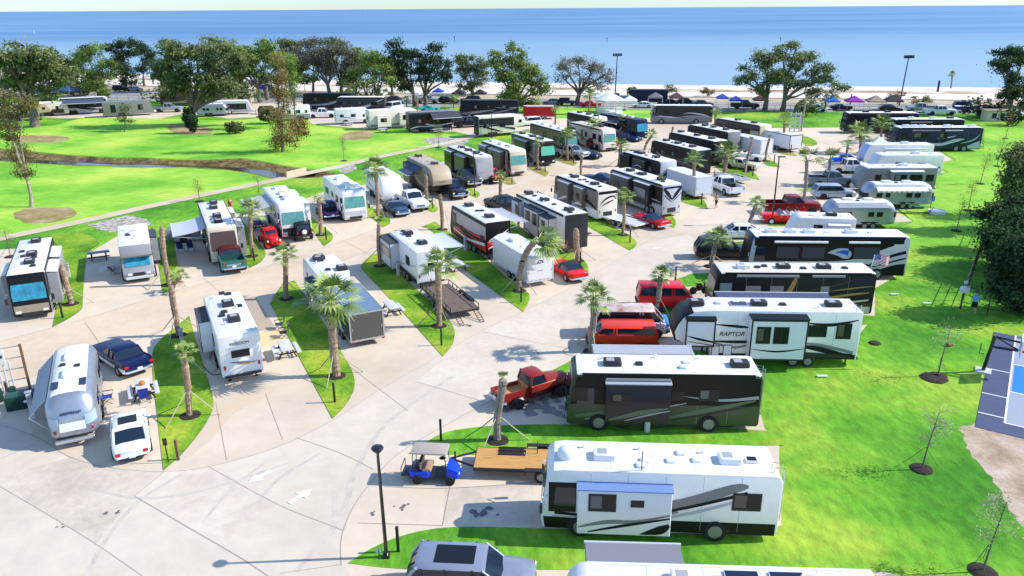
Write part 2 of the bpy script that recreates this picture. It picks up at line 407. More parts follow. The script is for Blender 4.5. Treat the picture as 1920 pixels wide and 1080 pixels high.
 if dome:
  for q, y, r_ in dome:
   m = MB(); m.lathe([(r_, h - .02), (r_, h + r_ * .35), (r_ * .9, h + r_ * .65), (r_ * .6, h + r_ * .92), (.01, h + r_)], (0, 0, 0), WHITE, 16); m.build('satellite_dome', T, loc=(X(q), y, 0))
 a2 = L / 2
 if kind == 'A':
  o = outline('A', L, h, zb); p, q_, r_ = o[9], o[8], o[7]
  f_ = .18 if cover is BROWNCOV else .42; top = (r_[0] + f_ * (q_[0] - r_[0]), r_[1] + f_ * (q_[1] - r_[1])); g_ = .06 if cover is BROWNCOV else .3; p = (p[0] + g_ * (q_[0] - p[0]), p[1] + g_ * (q_[1] - p[1]))
  ws = MB(); cm = cover or GLASSB; e = .02
  ws.add([(p[0] + e, y, p[1] + .06) for y in (-w + .14, 0, w - .14)] + [(q_[0] + e, y, q_[1]) for y in (-w + .12, 0, w - .12)] + [(top[0] + e, y, top[1]) for y in (-w + .2, 0, w - .2)],
      [(0, 1, 4, 3), (1, 2, 5, 4), (3, 4, 7, 6), (4, 5, 8, 7)], cm)
  ws.build('windshield', T)
  if mask:
   mk = MB(); mk.add([(o[10][0] + .02, y, .62) for y in (-w + .12, w - .12)] + [(o[9][0] + .02, y, 1.26) for y in (-w + .1, w - .1)], [(0, 1, 3, 2)], mask); mk.build('front_mask', T)
  for s in (1, -1):
   hl = MB(); hl.cbox((a2 - .03, s * (w - .36), .68), (.1, .42, .2), .04, LENS); hl.build('headlight', T)
   mi = MB(); mi.path([(a2 - .35, s * (w - .02), h * .6), (a2 - .05, s * (w + .22), h * .62), (a2 - .02, s * (w + .26), h * .55)], .03, side, 6); mi.cbox((a2 - .02, s * (w + .27), h * .4), (.12, .2, .46), .04, BLACK); mi.build('mirror', T)
   if fine:
    dw = MB(); dw.poly([(a2 - .56, s * (w + .02), 1.55), (a2 - .66, s * (w + .02), h * .74), (a2 - 1.5, s * (w + .02), h * .74), (a2 - 1.5, s * (w + .02), 1.55)][::s], GLASSB); dw.build('cab_window', T)
  gr = MB(); gr.box((a2 + .0, 0, .55), (.06, W - 1.1, .26), DARK); gr.build('grille', T)
  if rearwin:
   eg = MB(); eg.box((-a2 - .012, 0, .85), (.03, 1.1, .5), DARK); eg.build('engine_grille', T)
 if kind == 'C':
  ws = MB(); ws.add([(a2 - .86, y, 1.27) for y in (-w + .25, w - .25)] + [(a2 - 1.36, y, 1.95) for y in (-w + .3, w - .3)], [(0, 1, 3, 2)], cover or GLASSB); ws.build('windshield', T)
  gr = MB(); gr.box((a2 + .03, 0, .82), (.05, .9, .25), DARK); gr.build('grille', T)
  bu = MB(); bu.cbox((a2 + .06, 0, .42), (.16, W - .3, .22), .05, LGREY); bu.build('bumper', T)
  for s in (1, -1):
   hl = MB(); hl.cbox((a2 + .0, s * .72, .74), (.08, .36, .2), .03, LENS); hl.build('headlight', T)
 if kind in 'AC5T':
  for s in (1, -1):
   tl = MB(); tl.cbox((-a2 - .012, s * (w - .22), 1.0), (.04, .13, .26), .015, REDL); tl.build('taillight', T)
 if kind in 'CT5' and rearwin:
  rw = MB(); rw.box((-a2 - .012, 0, h * .6), (.03, 1.1, h * .15), DARK); rw.box((-a2 - .025, 0, h * .6), (.02, 1.0, h * .15 - .1), GLASS); rw.build('rear_window', T, smooth=0)
 if ladder:
  ld = MB()
  for s in (1, -1): ld.path([(-a2 - .12, .7 + s * .2, .9), (-a2 - .12, .7 + s * .2, h + .18), (-a2 + .3, .7 + s * .2, h + .22), (-a2 + .34, .7 + s * .2, h)], .022, GALV, 6)
  for k in range(7): ld.cyl((-a2 - .12, .5, 1 + k * (h - 1) / 6.5), (-a2 - .12, .9, 1 + k * (h - 1) / 6.5), .018, GALV, 6)
  ld.build('ladder', T)
 if kind in 'T5B':
  rb = MB(); rb.box((-a2 - .07, 0, zb + .03), (.14, W - .3, .14), DARK); rb.build('bumper', T)
 if kind in 'AC':
  for ax in (axle or (.17, .74)):
   for s in (1, -1): wheel(T, X(ax), s * (w - .03), .5, .3, side=s, fine=fine)
 else:
  ax = axle or ((.58, .58 + .88 / L) if kind != '5' else (.66, .66 + .95 / L))
  for q in ax:
   for s in (1, -1): wheel(T, X(q), s * (w - .05), .38, .24, side=s, fine=fine)
  ch = MB()
  if kind == 'T' or kind == 'B':
   ch.path([(a2 - .1, .5, zb + .02), (a2 + .95, 0, zb)], .05, DARK); ch.path([(a2 - .1, -.5, zb + .02), (a2 + .95, 0, zb)], .05, DARK)
   ch.cyl((a2 + .75, 0, .02), (a2 + .75, 0, zb + .3), .045, DARK, 8)
   if kind == 'T':
    ch.cbox((a2 + .3, 0, zb + .05), (.4, .6, .4), .08, WHITE)
   ch.build('hitch', T)
  if kind == '5':
   for s in (1, -1):
    lg = MB(); lg.box((a2 - 2.35, s * .8, .75), (.1, .1, 1.5), DARK); lg.box((a2 - 2.35, s * .8, .02), (.25, .25, .03), DARK); lg.build('landing_leg', T)
   ch.path([(a2 - 1.2, 0, 1.6), (a2 - 1.1, 0, 1.15)], [.2, .09], DARK); ch.build('hitch', T)
  x_a, x_b = X(ax[0]) + .55, X(ax[-1]) - .55
  for s in (1, -1): fe = MB(); fe.poly([(x_a, s * (w + .016), zb), (x_a - .16, s * (w + .016), .86), (x_b + .16, s * (w + .016), .86), (x_b, s * (w + .016), zb)], DARK); fe.build('wheel_arch', T)
  for s in (1, -1):
   st = MB(); st.box((-a2 + .5, s * .8, zb / 2), (.08, .08, zb), DARK); st.box((-a2 + .5, s * .8, .02), (.22, .22, .03), DARK); st.build('stabilizer_jack', T)
 if door is not None:
  q0, q1, s = door[:3]; m = MB(); s *= near
  m.box(((X(q0) + X(q1)) / 2, s * (w + .016), zb + 1.1), (abs(X(q0) - X(q1)), .02, 2.0), door[3] if len(door) > 3 else LGREY)
  m.box(((X(q0) + X(q1)) / 2, s * (w + .03), zb + 1.6), (abs(X(q0) - X(q1)) * .6, .012, .6), GLASS)
  dd = m.build('door', T, smooth=0)
  k = MB(); k.cbox((X(q1) + .12, s * (w + .045), zb + 1.0), (.1, .05, .06), .01, CHROME); k.build('handle', dd)
 for (q0, q1, s, rc, z0, z1, cm) in awns:
  s *= near; m = MB(); xa, xb = X(q0), X(q1)
  if rc < .4:
   m.path([(xa, s * (w + .12), z0 * h), (xb, s * (w + .12), z0 * h)], .1, cm, 8); m.box(((xa + xb) / 2, s * (w + .06), z0 * h + .07), (abs(xa - xb), .14, .03), cm)
   m.build('rolled_awning', T)
  else:
   n = 6; ps = []
   for t in (0, -.025):
    for k in range(n + 1):
     f = k / n; z = z0 * h + (z1 - z0) * h * f - .10 * math.sin(math.pi * f) + t
     ps += [(xa, s * (w + .03 + rc * f), z), (xb, s * (w + .03 + rc * f), z)]
   o_ = 2 * (n + 1); fs = []
   for k in range(n):
    i = 2 * k; fs += [(i, i + 1, i + 3, i + 2), (o_ + i, o_ + i + 2, o_ + i + 3, o_ + i + 1), (i, i + 2, o_ + i + 2, o_ + i), (i + 1, o_ + i + 1, o_ + i + 3, i + 3)]
   m.add(ps, fs, cm); aw = m.build('awning', T, smooth=60)
   tb = MB(); tb.cyl((xa + .05, s * (w + .05 + rc), z1 * h - .02), (xb - .05, s * (w + .05 + rc), z1 * h - .02), .06, LGREY, 8); tb.build('roller', aw)
   for xx in (xa, xb):
    ar = MB(); ar.path([(xx, s * (w + .05), z0 * h - 1.0), (xx, s * (w + .02 + rc), z1 * h - .05)], .025, GALV, 6); ar.build('arm', aw)
 return T
def airstream(label, A, B, h, hd, L=None, near=1, W=2.45, solar=False, awn=None, roofw=True, fine=True, front_wrap=True, name='aluminium_trailer', stripes=None, group=None, rearbig=False):
 a = G(*A, h); b = G(*B, h); c = (a + b) / 2; LL = (a - b).length
 if L is None: L = LL
 u = V((math.cos(R(hd)), math.sin(R(hd)), 0))
 if a.y < b.y: c = a - u * L / 2
 else: c = b + u * L / 2
 T = thing(name, label, 'trailer', (c.x, c.y, 0), R(hd), group); w = W / 2; zb = .48; T['L'] = L
 mb = MB(); nx = 26; rings = []
 prof = []   # half cross section from bottom to top, unit (y, z)
 for k in range(9): prof.append((1 - .02 * (1 - abs(k - 5) / 5), zb + (h - zb) * .62 * k / 8))
 for k in range(1, 9):
  t = math.pi / 2 * k / 8; prof.append((math.cos(t) ** .62, zb + (h - zb) * (.62 + .38 * math.sin(t) ** .9)))
 prof[0] = (.86, zb); ring = [(-y, z) for y, z in prof] + [(y, z) for y, z in prof[::-1][1:]]
 xs = []
 for i in range(nx + 1):
  t = i / nx * 2 - 1; xs.append(L / 2 * math.copysign(1 - (1 - abs(t)) ** 1.7, t))
 for x in xs:
  d = max(0, abs(x) - (L / 2 - 1.05)) / 1.05; k = max(.02, (1 - d ** 2.6)) ** (1 / 2.6); kz = (1 - d ** 2.2 * .52)
  rings.append([(x, y * w * (.35 + .65 * k if d < 1 else .35), zb + (z - zb) * kz + (.12 * d * (1 - (z - zb) / (h - zb)))) for y, z in ring])
 npf = len(ring)
 def fm(k, i):
  x = (xs[k] + xs[k + 1]) / 2; z = (ring[i][1] + ring[(i + 1) % npf][1]) / 2
  if i == npf - 1: return DARK
  if roofw and z > zb + (h - zb) * .95 and abs(x) < L / 2 - 1.0: return ROOF
  return ALU
 mb.loft(rings, ALU, fm=fm)
 mb.build('body', T, smooth=40)
 for s in (1, -1): tr = MB(); tr.box((0, s * (w + .004), .62), (L - 2.2, .03, .09), GALV); tr.build('belt_trim', T)
 def winq(x0, x1, z0, z1, s):
  m = MB(); m.box(((x0 + x1) / 2, s * (w + .01), (z0 + z1) / 2), (abs(x1 - x0), .05, z1 - z0), GLASS); m.build('window', T, smooth=0)
 for s in (1, -1):
  for q0, q1 in ((.16, .24), (.29, .35), (.58, .66), (.7, .78)): winq(L / 2 - q0 * L, L / 2 - q1 * L, 1.35, 1.85, s)
 def endwin(sgn, y0, y1, nm, z0=.36, z1=.62, mat=GLASS):
  m = MB(); n = 8; vs = []
  for zf in (z0, z1):
   for k in range(n + 1):
    y = y0 + (y1 - y0) * k / n; best = None
    lo, hi = L / 2 - 1.05, L / 2
    for _ in range(30):
     x = (lo + hi) / 2; d = max(0, x - (L / 2 - 1.05)) / 1.05; kk = max(.02, (1 - d ** 2.6)) ** (1 / 2.6)
     ww = w * (.35 + .65 * kk)
     if ww > abs(y) + .02: lo = x
     else: hi = x
    x = lo; d = max(0, x - (L / 2 - 1.05)) / 1.05; kz = 1 - d ** 2.2 * .52
    zt = zb + (h - zb) * zf * (1.0 if d < .1 else 1 - d * .12)
    x = min(x, L / 2 - (zt > zb + (h - zb) * .5 * 0) * 0)
    vs.append((sgn * (x + .025), y, zt))
  m.add(vs, [(k, k + 1, n + 2 + k, n + 1 + k) for k in range(n)], mat); m.build(nm, T)
 if not rearbig:
  for sgn in (1, -1):
   for (p, q) in ((.48, 1.12), (-1.12, -.48), (-.45, .45)): endwin(sgn, p, q, 'end_window')
 else:
  for (p, q) in ((.62, 1.15), (-1.15, -.62)): endwin(-1, p, q, 'end_window', .34, .62, M('curtained_window', (.38, .5, .6), .15))
  fl = MB(); x = -L / 2
  fl.add([(x - .03, -.6, 1.05), (x - .03, .6, 1.05), (x + .05, .6, 1.55), (x + .05, -.6, 1.55), (x - .28, -.62, 1.12), (x - .28, .62, 1.12)], [(0, 1, 2, 3), (3, 2, 5, 4)], LGREY); fl.build('rear_hatch', T)
  bm_ = MB(); bm_.cbox((x - .1, 0, .42), (.22, 1.9, .16), .05, GALV); bm_.build('bumper', T)
  ds = MB(); ds.box((x - .005, 0, .66), (.03, 1.7, .1), DARK); ds.build('lower_vent', T)
  for s in (1, -1):
   tl = MB(); tl.box((x + .12, s * .86, .92), (.1, .2, .05), REDL); tl.box((x + .12, s * .86, 1.02), (.1, .2, .05), REDL); tl.build('taillight', T)
 if not roofw or fine:
  for q in (.33, .62):
   m = MB(); m.cbox((0, 0, h - .03), (1.1, .75, .2), .1, WHITE); m.build('roof_air_conditioner', T, loc=(L / 2 - q * L, 0, 0))
  for q, y in ((.45, .4), (.5, -.35)):
   m = MB(); m.cbox((0, 0, h - .04), (.35, .32, .1), .04, DARK); m.build('roof_vent', T, loc=(L / 2 - q * L, y, 0))
 if solar:
  for y in (.68, -.68):
   m = MB(); m.box((0, 0, h - .03), (.95, .36, .03), M('solar_cells', (.01, .018, .05), .15)); m.build('solar_panel', T, loc=(-L / 2 + 2.0, y, 0), smooth=0)
 if awn:
  n = 7
  s = near; z0 = zb + (h - zb) * .86; m = MB(); x0, x1 = L / 2 - 1.1, -L / 2 + 1.1
  rc, z1 = awn
  if stripes:
   N = 20
   for k in range(N):
    xa, xb = x0 + (x1 - x0) * k / N, x0 + (x1 - x0) * (k + 1) / N
    m.add([(xa, s * w * .9, z0), (xb, s * w * .9, z0), (xb, s * (w + rc), z1), (xa, s * (w + rc), z1), (xb, s * (w + rc), z1 - .16), (xa, s * (w + rc), z1 - .16)], [(0, 1, 2, 3), (3, 2, 4, 5)], [WHITE, GREY if k % 2 else WHITE])
  else:
   m.add([(x0, s * w * .9, z0), (x1, s * w * .9, z0), (x1, s * (w + rc), z1), (x0, s * (w + rc), z1)] + [(x0, s * w * .9, z0 - .03), (x1, s * w * .9, z0 - .03), (x1, s * (w + rc), z1 - .03), (x0, s * (w + rc), z1 - .03)],
      [(0, 1, 2, 3), (4, 5, 6, 7), (2, 3, 7, 6), (1, 2, 6, 5), (3, 0, 4, 7)], AWN)
  aw = m.build('awning', T, smooth=0)
  if rc > .6:
   for xx in (x0, x1):
    ar = MB(); ar.path([(xx, s * (w + .02), .75), (xx, s * (w + rc), z1 - .02)], .03, GALV, 6); ar.build('arm', aw)
 for q in (.55, .55 + .86 / L):
  for s in (1, -1): wheel(T, L / 2 - q * L, s * (w - .05), .36, .24, side=s, fine=fine)
 xa, xb = L / 2 - .55 * L + .55, L / 2 - .55 * L - .86 - .55
 for s in (1, -1): fe = MB(); fe.poly([(xa, s * (w + .012), zb + .02), (xa - .15, s * (w + .012), .82), (xb + .15, s * (w + .012), .82), (xb, s * (w + .012), zb + .02)], DARK); fe.build('wheel_arch', T)
 ch = MB()
 ch.path([(L / 2 - .4, .5, .5), (L / 2 + .9, 0, .48)], .05, DARK); ch.path([(L / 2 - .4, -.5, .5), (L / 2 + .9, 0, .48)], .05, DARK); ch.cyl((L / 2 + .75, 0, .02), (L / 2 + .75, 0, .8), .045, GALV, 8)
 for s in (.2, -.2): ch.cyl((L / 2 + .22, s, .5), (L / 2 + .22, s, .98), .14, LGREY, 10)
 ch.build('hitch', T)
 return T
ST = {
 'sedan': (4.9, 1.86, 1.45, [(.5, .36, .6, .64, .76), (.475, .24, .68, .73, .88), (.42, .2, .76, .81, .96), (.3, .2, .84, .9, 1), (.19, .2, .9, .97, 1), (0, .2, .92, .95, 1), (-.25, .2, .95, .98, 1), (-.4, .22, .97, 1.03, .97), (-.475, .3, .94, 1.02, .9), (-.5, .42, .8, .84, .82)], (.23, .07, -.21, -.395), .335, [.01, -.16]),
 'suv': (4.95, 1.96, 1.76, [(.5, .4, .8, .84, .8), (.47, .3, .95, 1.0, .92), (.38, .27, 1.02, 1.08, .98), (.22, .27, 1.08, 1.13, 1), (0, .27, 1.08, 1.1, 1), (-.3, .27, 1.1, 1.12, 1), (-.45, .3, 1.1, 1.12, .97), (-.495, .38, 1.08, 1.1, .9), (-.5, .5, 1.0, 1.02, .86)], (.24, .10, -.40, -.49), .36, [.03, -.18, -.36]),
 'pickup': (5.85, 2.0, 1.92, [(.5, .5, .95, 1.0, .85), (.475, .4, 1.12, 1.17, .95), (.36, .4, 1.17, 1.24, 1), (.2, .4, 1.22, 1.28, 1), (0, .4, 1.2, 1.22, 1), (-.125, .4, 1.2, 1.22, 1)], (.21, .10, -.09, -.12), .40, [.02]),
 'coupe': (4.75, 1.84, 1.33, [(.5, .4, .68, .72, .82), (.48, .28, .78, .82, .92), (.4, .24, .82, .88, .97), (.25, .22, .85, .92, 1), (.1, .22, .87, .93, 1), (-.1, .22, .88, .91, 1), (-.3, .22, .94, .97, 1), (-.44, .28, .92, .97, .95), (-.485, .36, .9, .95, .9), (-.5, .45, .82, .85, .86)], (.12, .0, -.16, -.31), .34, [-.02]),
 'classic': (5.2, 1.96, 1.55, [(.5, .42, .82, .86, .86), (.485, .32, .95, .99, .95), (.4, .3, .98, 1.06, .99), (.25, .27, .98, 1.06, 1), (.12, .27, .99, 1.04, 1), (-.1, .27, 1.0, 1.03, 1), (-.3, .27, 1.02, 1.04, 1), (-.42, .3, 1.04, 1.0, .98), (-.485, .36, 1.04, .96, .95), (-.5, .45, .98, .9, .92)], (.15, .05, -.17, -.29), .345, [-.04, -.16]),
 'jeep': (4.2, 1.8, 1.82, [(.5, .55, .95, 1.0, .72), (.49, .5, 1.05, 1.1, .74), (.3, .45, 1.1, 1.15, .8), (.16, .45, 1.12, 1.16, .84), (.0, .45, 1.12, 1.14, .88), (-.45, .45, 1.12, 1.14, .88), (-.46, .5, 1.1, 1.12, .88)], (.17, .13, -.40, -.45), .34, [.0, -.2]),
 'van': (5.3, 2.0, 2.1, [(.5, .42, .95, 1.0, .84), (.48, .35, 1.1, 1.14, .94), (.42, .33, 1.2, 1.25, 1), (.3, .33, 1.25, 1.3, 1), (0, .33, 1.25, 1.28, 1), (-.3, .33, 1.25, 1.28, 1), (-.48, .36, 1.25, 1.28, .98), (-.5, .45, 1.2, 1.25, .95)], (.43, .28, -.45, -.495), .36, [.14, .1]),
 'rod': (4.4, 1.75, 1.62, [(.5, .45, .75, .82, .35), (.46, .38, .95, 1.08, .5), (.3, .34, 1.02, 1.14, .62), (.15, .32, 1.05, 1.15, .72), (0, .3, 1.05, 1.08, .82), (-.2, .3, 1.05, 1.08, .84), (-.36, .3, 1.0, 1.05, .78), (-.46, .34, .85, .9, .6), (-.5, .45, .6, .66, .45)], (.13, .07, -.15, -.34), .31, [-.03]),
 'oldpick': (4.9, 1.85, 1.82, [(.5, .5, .85, .95, .5), (.47, .42, 1.05, 1.16, .6), (.3, .38, 1.14, 1.26, .7), (.12, .36, 1.2, 1.26, .86), (-.0, .36, 1.2, 1.22, .92), (-.1, .36, 1.2, 1.22, .92)], (.13, .08, -.07, -.105), .33, []),
}
def car(name, label, px, py, hd, kind, col, col2=None, roofcol=None, glass=None, fine=True, L=None, cat='car', group=None, z=None, rim=None, chrome=False, bedc=None, tailtext=None, loc=None, open_top=False, sunroof=False, H=None, noroof=False, cover=None, scale=None, plate=True, wr=None):
 L0, W, H0, sts, gh, wr0, pil = ST[kind]; L = L or L0; H = H or H0; wr0 = wr or wr0; glass = glass or GLASSB
 if loc is None:
  p = G(px, py, H * .5); loc = (p.x, p.y, z or 0)
 T = thing(name, label, cat, loc, R(hd), group); w = W / 2
 mb = MB(); rings = []
 for (xf, zl, zs, zc, k) in sts:
  hw = w * k
  rings.append([(xf * L, -hw * .86, zl), (xf * L, -hw * .98, zl + .14), (xf * L, -hw, zl + (zs - zl) * .55), (xf * L, -hw * .975, zs - .04), (xf * L, -hw * .93, zs), (xf * L, -hw * .45, zs + (zc - zs) * .85), (xf * L, 0, zc), (xf * L, hw * .45, zs + (zc - zs) * .85), (xf * L, hw * .93, zs), (xf * L, hw * .975, zs - .04), (xf * L, hw, zl + (zs - zl) * .55), (xf * L, hw * .98, zl + .14), (xf * L, hw * .86, zl)])
 def bfm(k, i):
  if i == 12: return DARK
  if col2 and i in (1, 10) : return col2
  return col
 mb.loft(rings, col, fm=bfm)
 wx = [.31 * L, -.29 * L] if kind not in ('pickup', 'oldpick') else [.335 * L, -.28 * L]
 if kind == 'van': wx = [.33 * L, -.28 * L]
 if kind in ('rod',): wx = [.33 * L, -.3 * L]
 wo = w - .08
 for x in wx:
  for s in (1, -1):
   if kind in ('rod', 'oldpick'):
    pr = []
    for k in range(9):
     t = math.pi * (k / 8); pr.append((x + (wr0 + .22) * math.cos(t) * 1.25, wr0 * .75 + (wr0 + .16) * math.sin(t)))
    rr = []
    for q in (0, .12, .3, .42):
     ins = .14 * (abs(q - .21) / .21) ** 2
     rr.append([(a, s * (w - .44 + q), max(b - ins, .25)) for a, b in pr])
    mb.loft(rr, col if kind == 'rod' or not col2 else col2, cap=(True, True), closed=False)
   else:
    mb.poly([(x + (wr0 + .07) * math.cos(t), s * (w * 1.0 + .006), wr0 + (wr0 + .07) * math.sin(t)) for t in [math.pi * k / 10 - .18 * (k == 0) + .18 * (k == 10) for k in range(11)]], DARK)
 if kind == 'classic':
  for s in (1, -1):   # tail fins
   mb.loft([[(-.2 * L, s * (w - .14), 1.0), (-.2 * L, s * (w - .03), 1.0), (-.2 * L, s * (w - .08), 1.03)], [(-.42 * L, s * (w - .16), 1.0), (-.42 * L, s * (w - .05), 1.0), (-.42 * L, s * (w - .09), 1.14)], [(-.495 * L, s * (w - .2), .95), (-.495 * L, s * (w - .09), .95), (-.495 * L, s * (w - .13), 1.17)]], col)
 if kind == 'jeep':
  for x in wx:
   for s in (1, -1): mb.cbox((x, s * (w - .08), .86), (1.05, .3, .1), .05, DARK)
 if kind in ('pickup', 'oldpick'):
  bx0, bx1 = (-.135 * L, -.5 * L) if kind == 'pickup' else (-.115 * L, -.5 * L); bt = 1.2 if kind == 'pickup' else 1.05; bb = .45; hw = w if kind == 'pickup' else w - .28
  xm = (bx0 + bx1) / 2; bl = bx0 - bx1
  for s in (1, -1): mb.box((xm, s * (hw - .05), (bt + bb) / 2), (bl, .1, bt - bb), col)
  mb.box((bx1 + .04, 0, (bt + bb) / 2 + .05), (.08, 2 * hw - .2, bt - bb - .1), col)
 if fine and kind in ('sedan', 'suv', 'classic', 'pickup', 'coupe', 'van'):
  for q in [gh[0] - .06] + list(pil) + ([gh[2] - .03] if kind in ('sedan', 'pickup') else []):
   for s in (1, -1): mb.box((q * L, s * (w + .001), .62), (.02, .012, .5), DARK); mb.box((q * L + .18, s * (w - .01), .84), (.16, .03, .03), CHROME if chrome else DARK)
 body = mb.build('body', T, smooth=40)
 if kind in ('pickup', 'oldpick'):
  fl = MB(); fl.box((xm, 0, .78), (bl - .1, 2 * hw - .2, .06), bedc or DARK); fl.box((bx0 - .03, 0, .98), (.05, 2 * hw - .2, .44), bedc or DARK); fl.build('cargo_bed', T, smooth=0)
 c0, r0, r1, c1 = [q * L for q in gh]
 def zs_at(x):
  for a, b in zip(sts, sts[1:]):
   if b[0] * L <= x <= a[0] * L + 1e-6:
    t = (x - a[0] * L) / ((b[0] - a[0]) * L); return a[2] + (b[2] - a[2]) * t, (a[4] + (b[4] - a[4]) * t) * w
  return sts[-1][2], w * sts[-1][4]
 rc = roofcol or col
 if not open_top:
  zb0, w0 = zs_at(c0); zb1, w1 = zs_at(r0); zb2, w2 = zs_at(r1); zb3, w3 = zs_at(c1)
  tw = .78 if kind not in ('van', 'jeep', 'suv') else .86
  wr_ = w * tw * (sts[4][4] if kind in ('rod', 'oldpick', 'jeep') else 1)
  roof = MB(); e = .0
  def rp(x, y, z): return (x, y, z)
  A_ = [rp(c0, -w0 * .86, zb0 - .02), rp(c0, w0 * .86, zb0 - .02)]; Bq = [rp(r0, -wr_, H - .07), rp(r0, wr_, H - .07)]
  Cq = [rp(r1, -wr_, H - .07), rp(r1, wr_, H - .07)]; D_ = [rp(c1, -w3 * .86, zb3 - .02), rp(c1, w3 * .86, zb3 - .02)]
  ring = []
  for x, dz, kk in ((r0 + .12, -.05, .94), (r0 - .05, -.01, 1), ((r0 + r1) / 2, .0, 1), (r1 + .05, -.01, 1), (r1 - .1, -.06, .95)):
   ring.append([(x, -wr_ * kk - .015, H - .09 + dz), (x, -wr_ * kk * .9, H - .03 + dz), (x, -wr_ * .5, H + dz), (x, 0, H + .012 + dz), (x, wr_ * .5, H + dz), (x, wr_ * kk * .9, H - .03 + dz), (x, wr_ * kk + .015, H - .09 + dz)])
  roof.loft(ring, rc)
  pt = .045 if kind != 'classic' else .03
  for s in (0, 1):
   sg = -1 if s == 0 else 1
   roof.path([A_[s], Bq[s]], pt, rc, 5); roof.path([Cq[s], D_[s]], pt * 1.5, rc, 5)
   for q in pil:
    x = q * L; zb_, ww = zs_at(x); roof.path([(x, sg * ww * .94, zb_ - .02), (x - .02, sg * wr_, H - .08)], pt * 1.2, rc if kind != 'suv' else DARK, 5)
  roof.build('roof', T, smooth=40)
  g = MB(); g.add([A_[0], A_[1], Bq[1], Bq[0], (c0 + .10, 0, zb0 + .01), (r0 + .10, 0, H - .05)], [(0, 4, 5, 3), (4, 1, 2, 5)], cover or glass); g.build('windshield', T)
  g = MB(); g.add([D_[0], D_[1], Cq[1], Cq[0], (c1 - .05, 0, zb3 + .01), (r1 - .08, 0, H - .05)], [(0, 4, 5, 3), (4, 1, 2, 5)], glass); g.build('rear_window', T)
  for s in (0, 1):
   sg = -1 if s == 0 else 1
   g = MB(); n = 5; lo = []; up = []
   for k in range(n + 1):
    f = k / n; xl = c0 + (c1 - c0) * f; xu = r0 + (r1 - r0) * f; zb_, ww = zs_at(xl); lo.append((xl, sg * ww * .90, zb_ - .02)); up.append((xu, sg * wr_ * .985, H - .08))
   g.add(lo + up, [(k, k + 1, n + 2 + k, n + 1 + k) for k in range(n)], glass)
   if kind == 'van' and col2 is None:
    pass
   g.build('side_window', T)
  if sunroof:
   sr = MB(); sr.box(((r0 + r1) / 2 + .15, 0, H + .012), ((r0 - r1) * .62, wr_ * 1.25, .012), GLASS); sr.build('sunroof', T, smooth=0)
 else:
  it = MB(); zb_, ww = zs_at(0); xa, xb = gh[0] * L, gh[3] * L
  it.box(((xa + xb) / 2, 0, zb_ + .012), (xa - xb - .1, ww * 1.6, .05), M('interior_pale', (.55, .5, .5), .7)); it.build('interior', T)
  for q in (.35, .75):
   st = MB(); st.cbox((xa + (xb - xa) * q, 0, zb_), (.5, ww * 1.4, .14), .05, M('seat_pale', (.7, .66, .68), .6)); st.cbox((xa + (xb - xa) * q - .28, 0, zb_), (.16, ww * 1.4, .34), .06, M('seat_pale')); st.build('seat', T)
  g = MB(); g.add([(xa, -ww * .85, zb_), (xa, ww * .85, zb_), (xa - .3, ww * .75, zb_ + .38), (xa - .3, -ww * .75, zb_ + .38)], [(0, 1, 2, 3)], glass); g.path([(xa, -ww * .85, zb_), (xa - .3, -ww * .75, zb_ + .38), (xa - .3, ww * .75, zb_ + .38), (xa, ww * .85, zb_)], .025, CHROME, 5); g.build('windshield', T)
 f = sts[0]; r = sts[-1]; xr = -.5 * L; zf = (f[1] + f[2]) / 2 + .08; zr = r[2] - .12
 if kind in ('pickup', 'oldpick'): zr = .95; rw = w - .1 if kind == 'pickup' else w - .34
 else: rw = w * r[4]
 if fine:
  for s in (1, -1):
   h_ = MB(); fw = w * f[4]
   if kind in ('classic', 'rod', 'oldpick', 'coupe', 'jeep'):
    yy = fw - .1 if kind not in ('rod', 'oldpick') else w - .3; xx = .5 * L + .0 if kind not in ('rod', 'oldpick') else .44 * L
    h_.lathe([(.001, .05), (.09, .04), (.11, 0), (.11, -.12)], (0, 0, 0), LENS, 12, 'x'); h_.build('headlight', T, loc=(xx, s * yy, zf + .08))
   else:
    h_.cbox((.485 * L, s * (fw + .03), zf), (.16, .34, .16), .05, LENS); h_.build('headlight', T)
   t_ = MB(); t_.cbox((xr + .03, s * (rw - .12), zr - .1), (.1, .26 if kind not in ('pickup', 'van', 'jeep') else .14, .18 if kind not in ('pickup', 'van') else .34), .03, REDL); t_.build('taillight', T)
   if kind not in ('rod', 'oldpick', 'classic'):
    m_ = MB(); zb_, ww = zs_at(c0 - .25); m_.cbox((c0 - .3, s * (ww + .1), zb_ + .02), (.12, .2, .15), .04, col); m_.build('mirror', T)
  gr = MB(); gr.cbox((.5 * L + .0, 0, f[1] + .08), (.05, w * f[4] * 1.1, (f[2] - f[1]) * .62), .02, CHROME if chrome else DARK); gr.build('grille', T)
  if plate:
   pl = MB(); pl.box((xr - .02 - (.08 if chrome else 0), 0, zr - .22), (.02, .32, .16), WHITE); pl.build('licence_plate', T)
 if chrome or kind in ('pickup', 'jeep', 'van'):
  bm_ = CHROME if (chrome or kind == 'pickup') else DARK
  for x, hw in ((.5 * L + .06, w * .96), (xr - .06, w * .96)):
   b = MB(); b.path([(x - math.copysign(.28, x), -hw, f[1] + .1), (x - math.copysign(.04, x), -hw * .8, f[1] + .1), (x, 0, f[1] + .1), (x - math.copysign(.04, x), hw * .8, f[1] + .1), (x - math.copysign(.28, x), hw, f[1] + .1)], .09, bm_, 8); b.build('bumper', T)
 if tailtext:
  text_mesh(tailtext, .2, WHITE, 'lettering', T, (xr - .006, 0, .86), (R(90), 0, R(-90)))
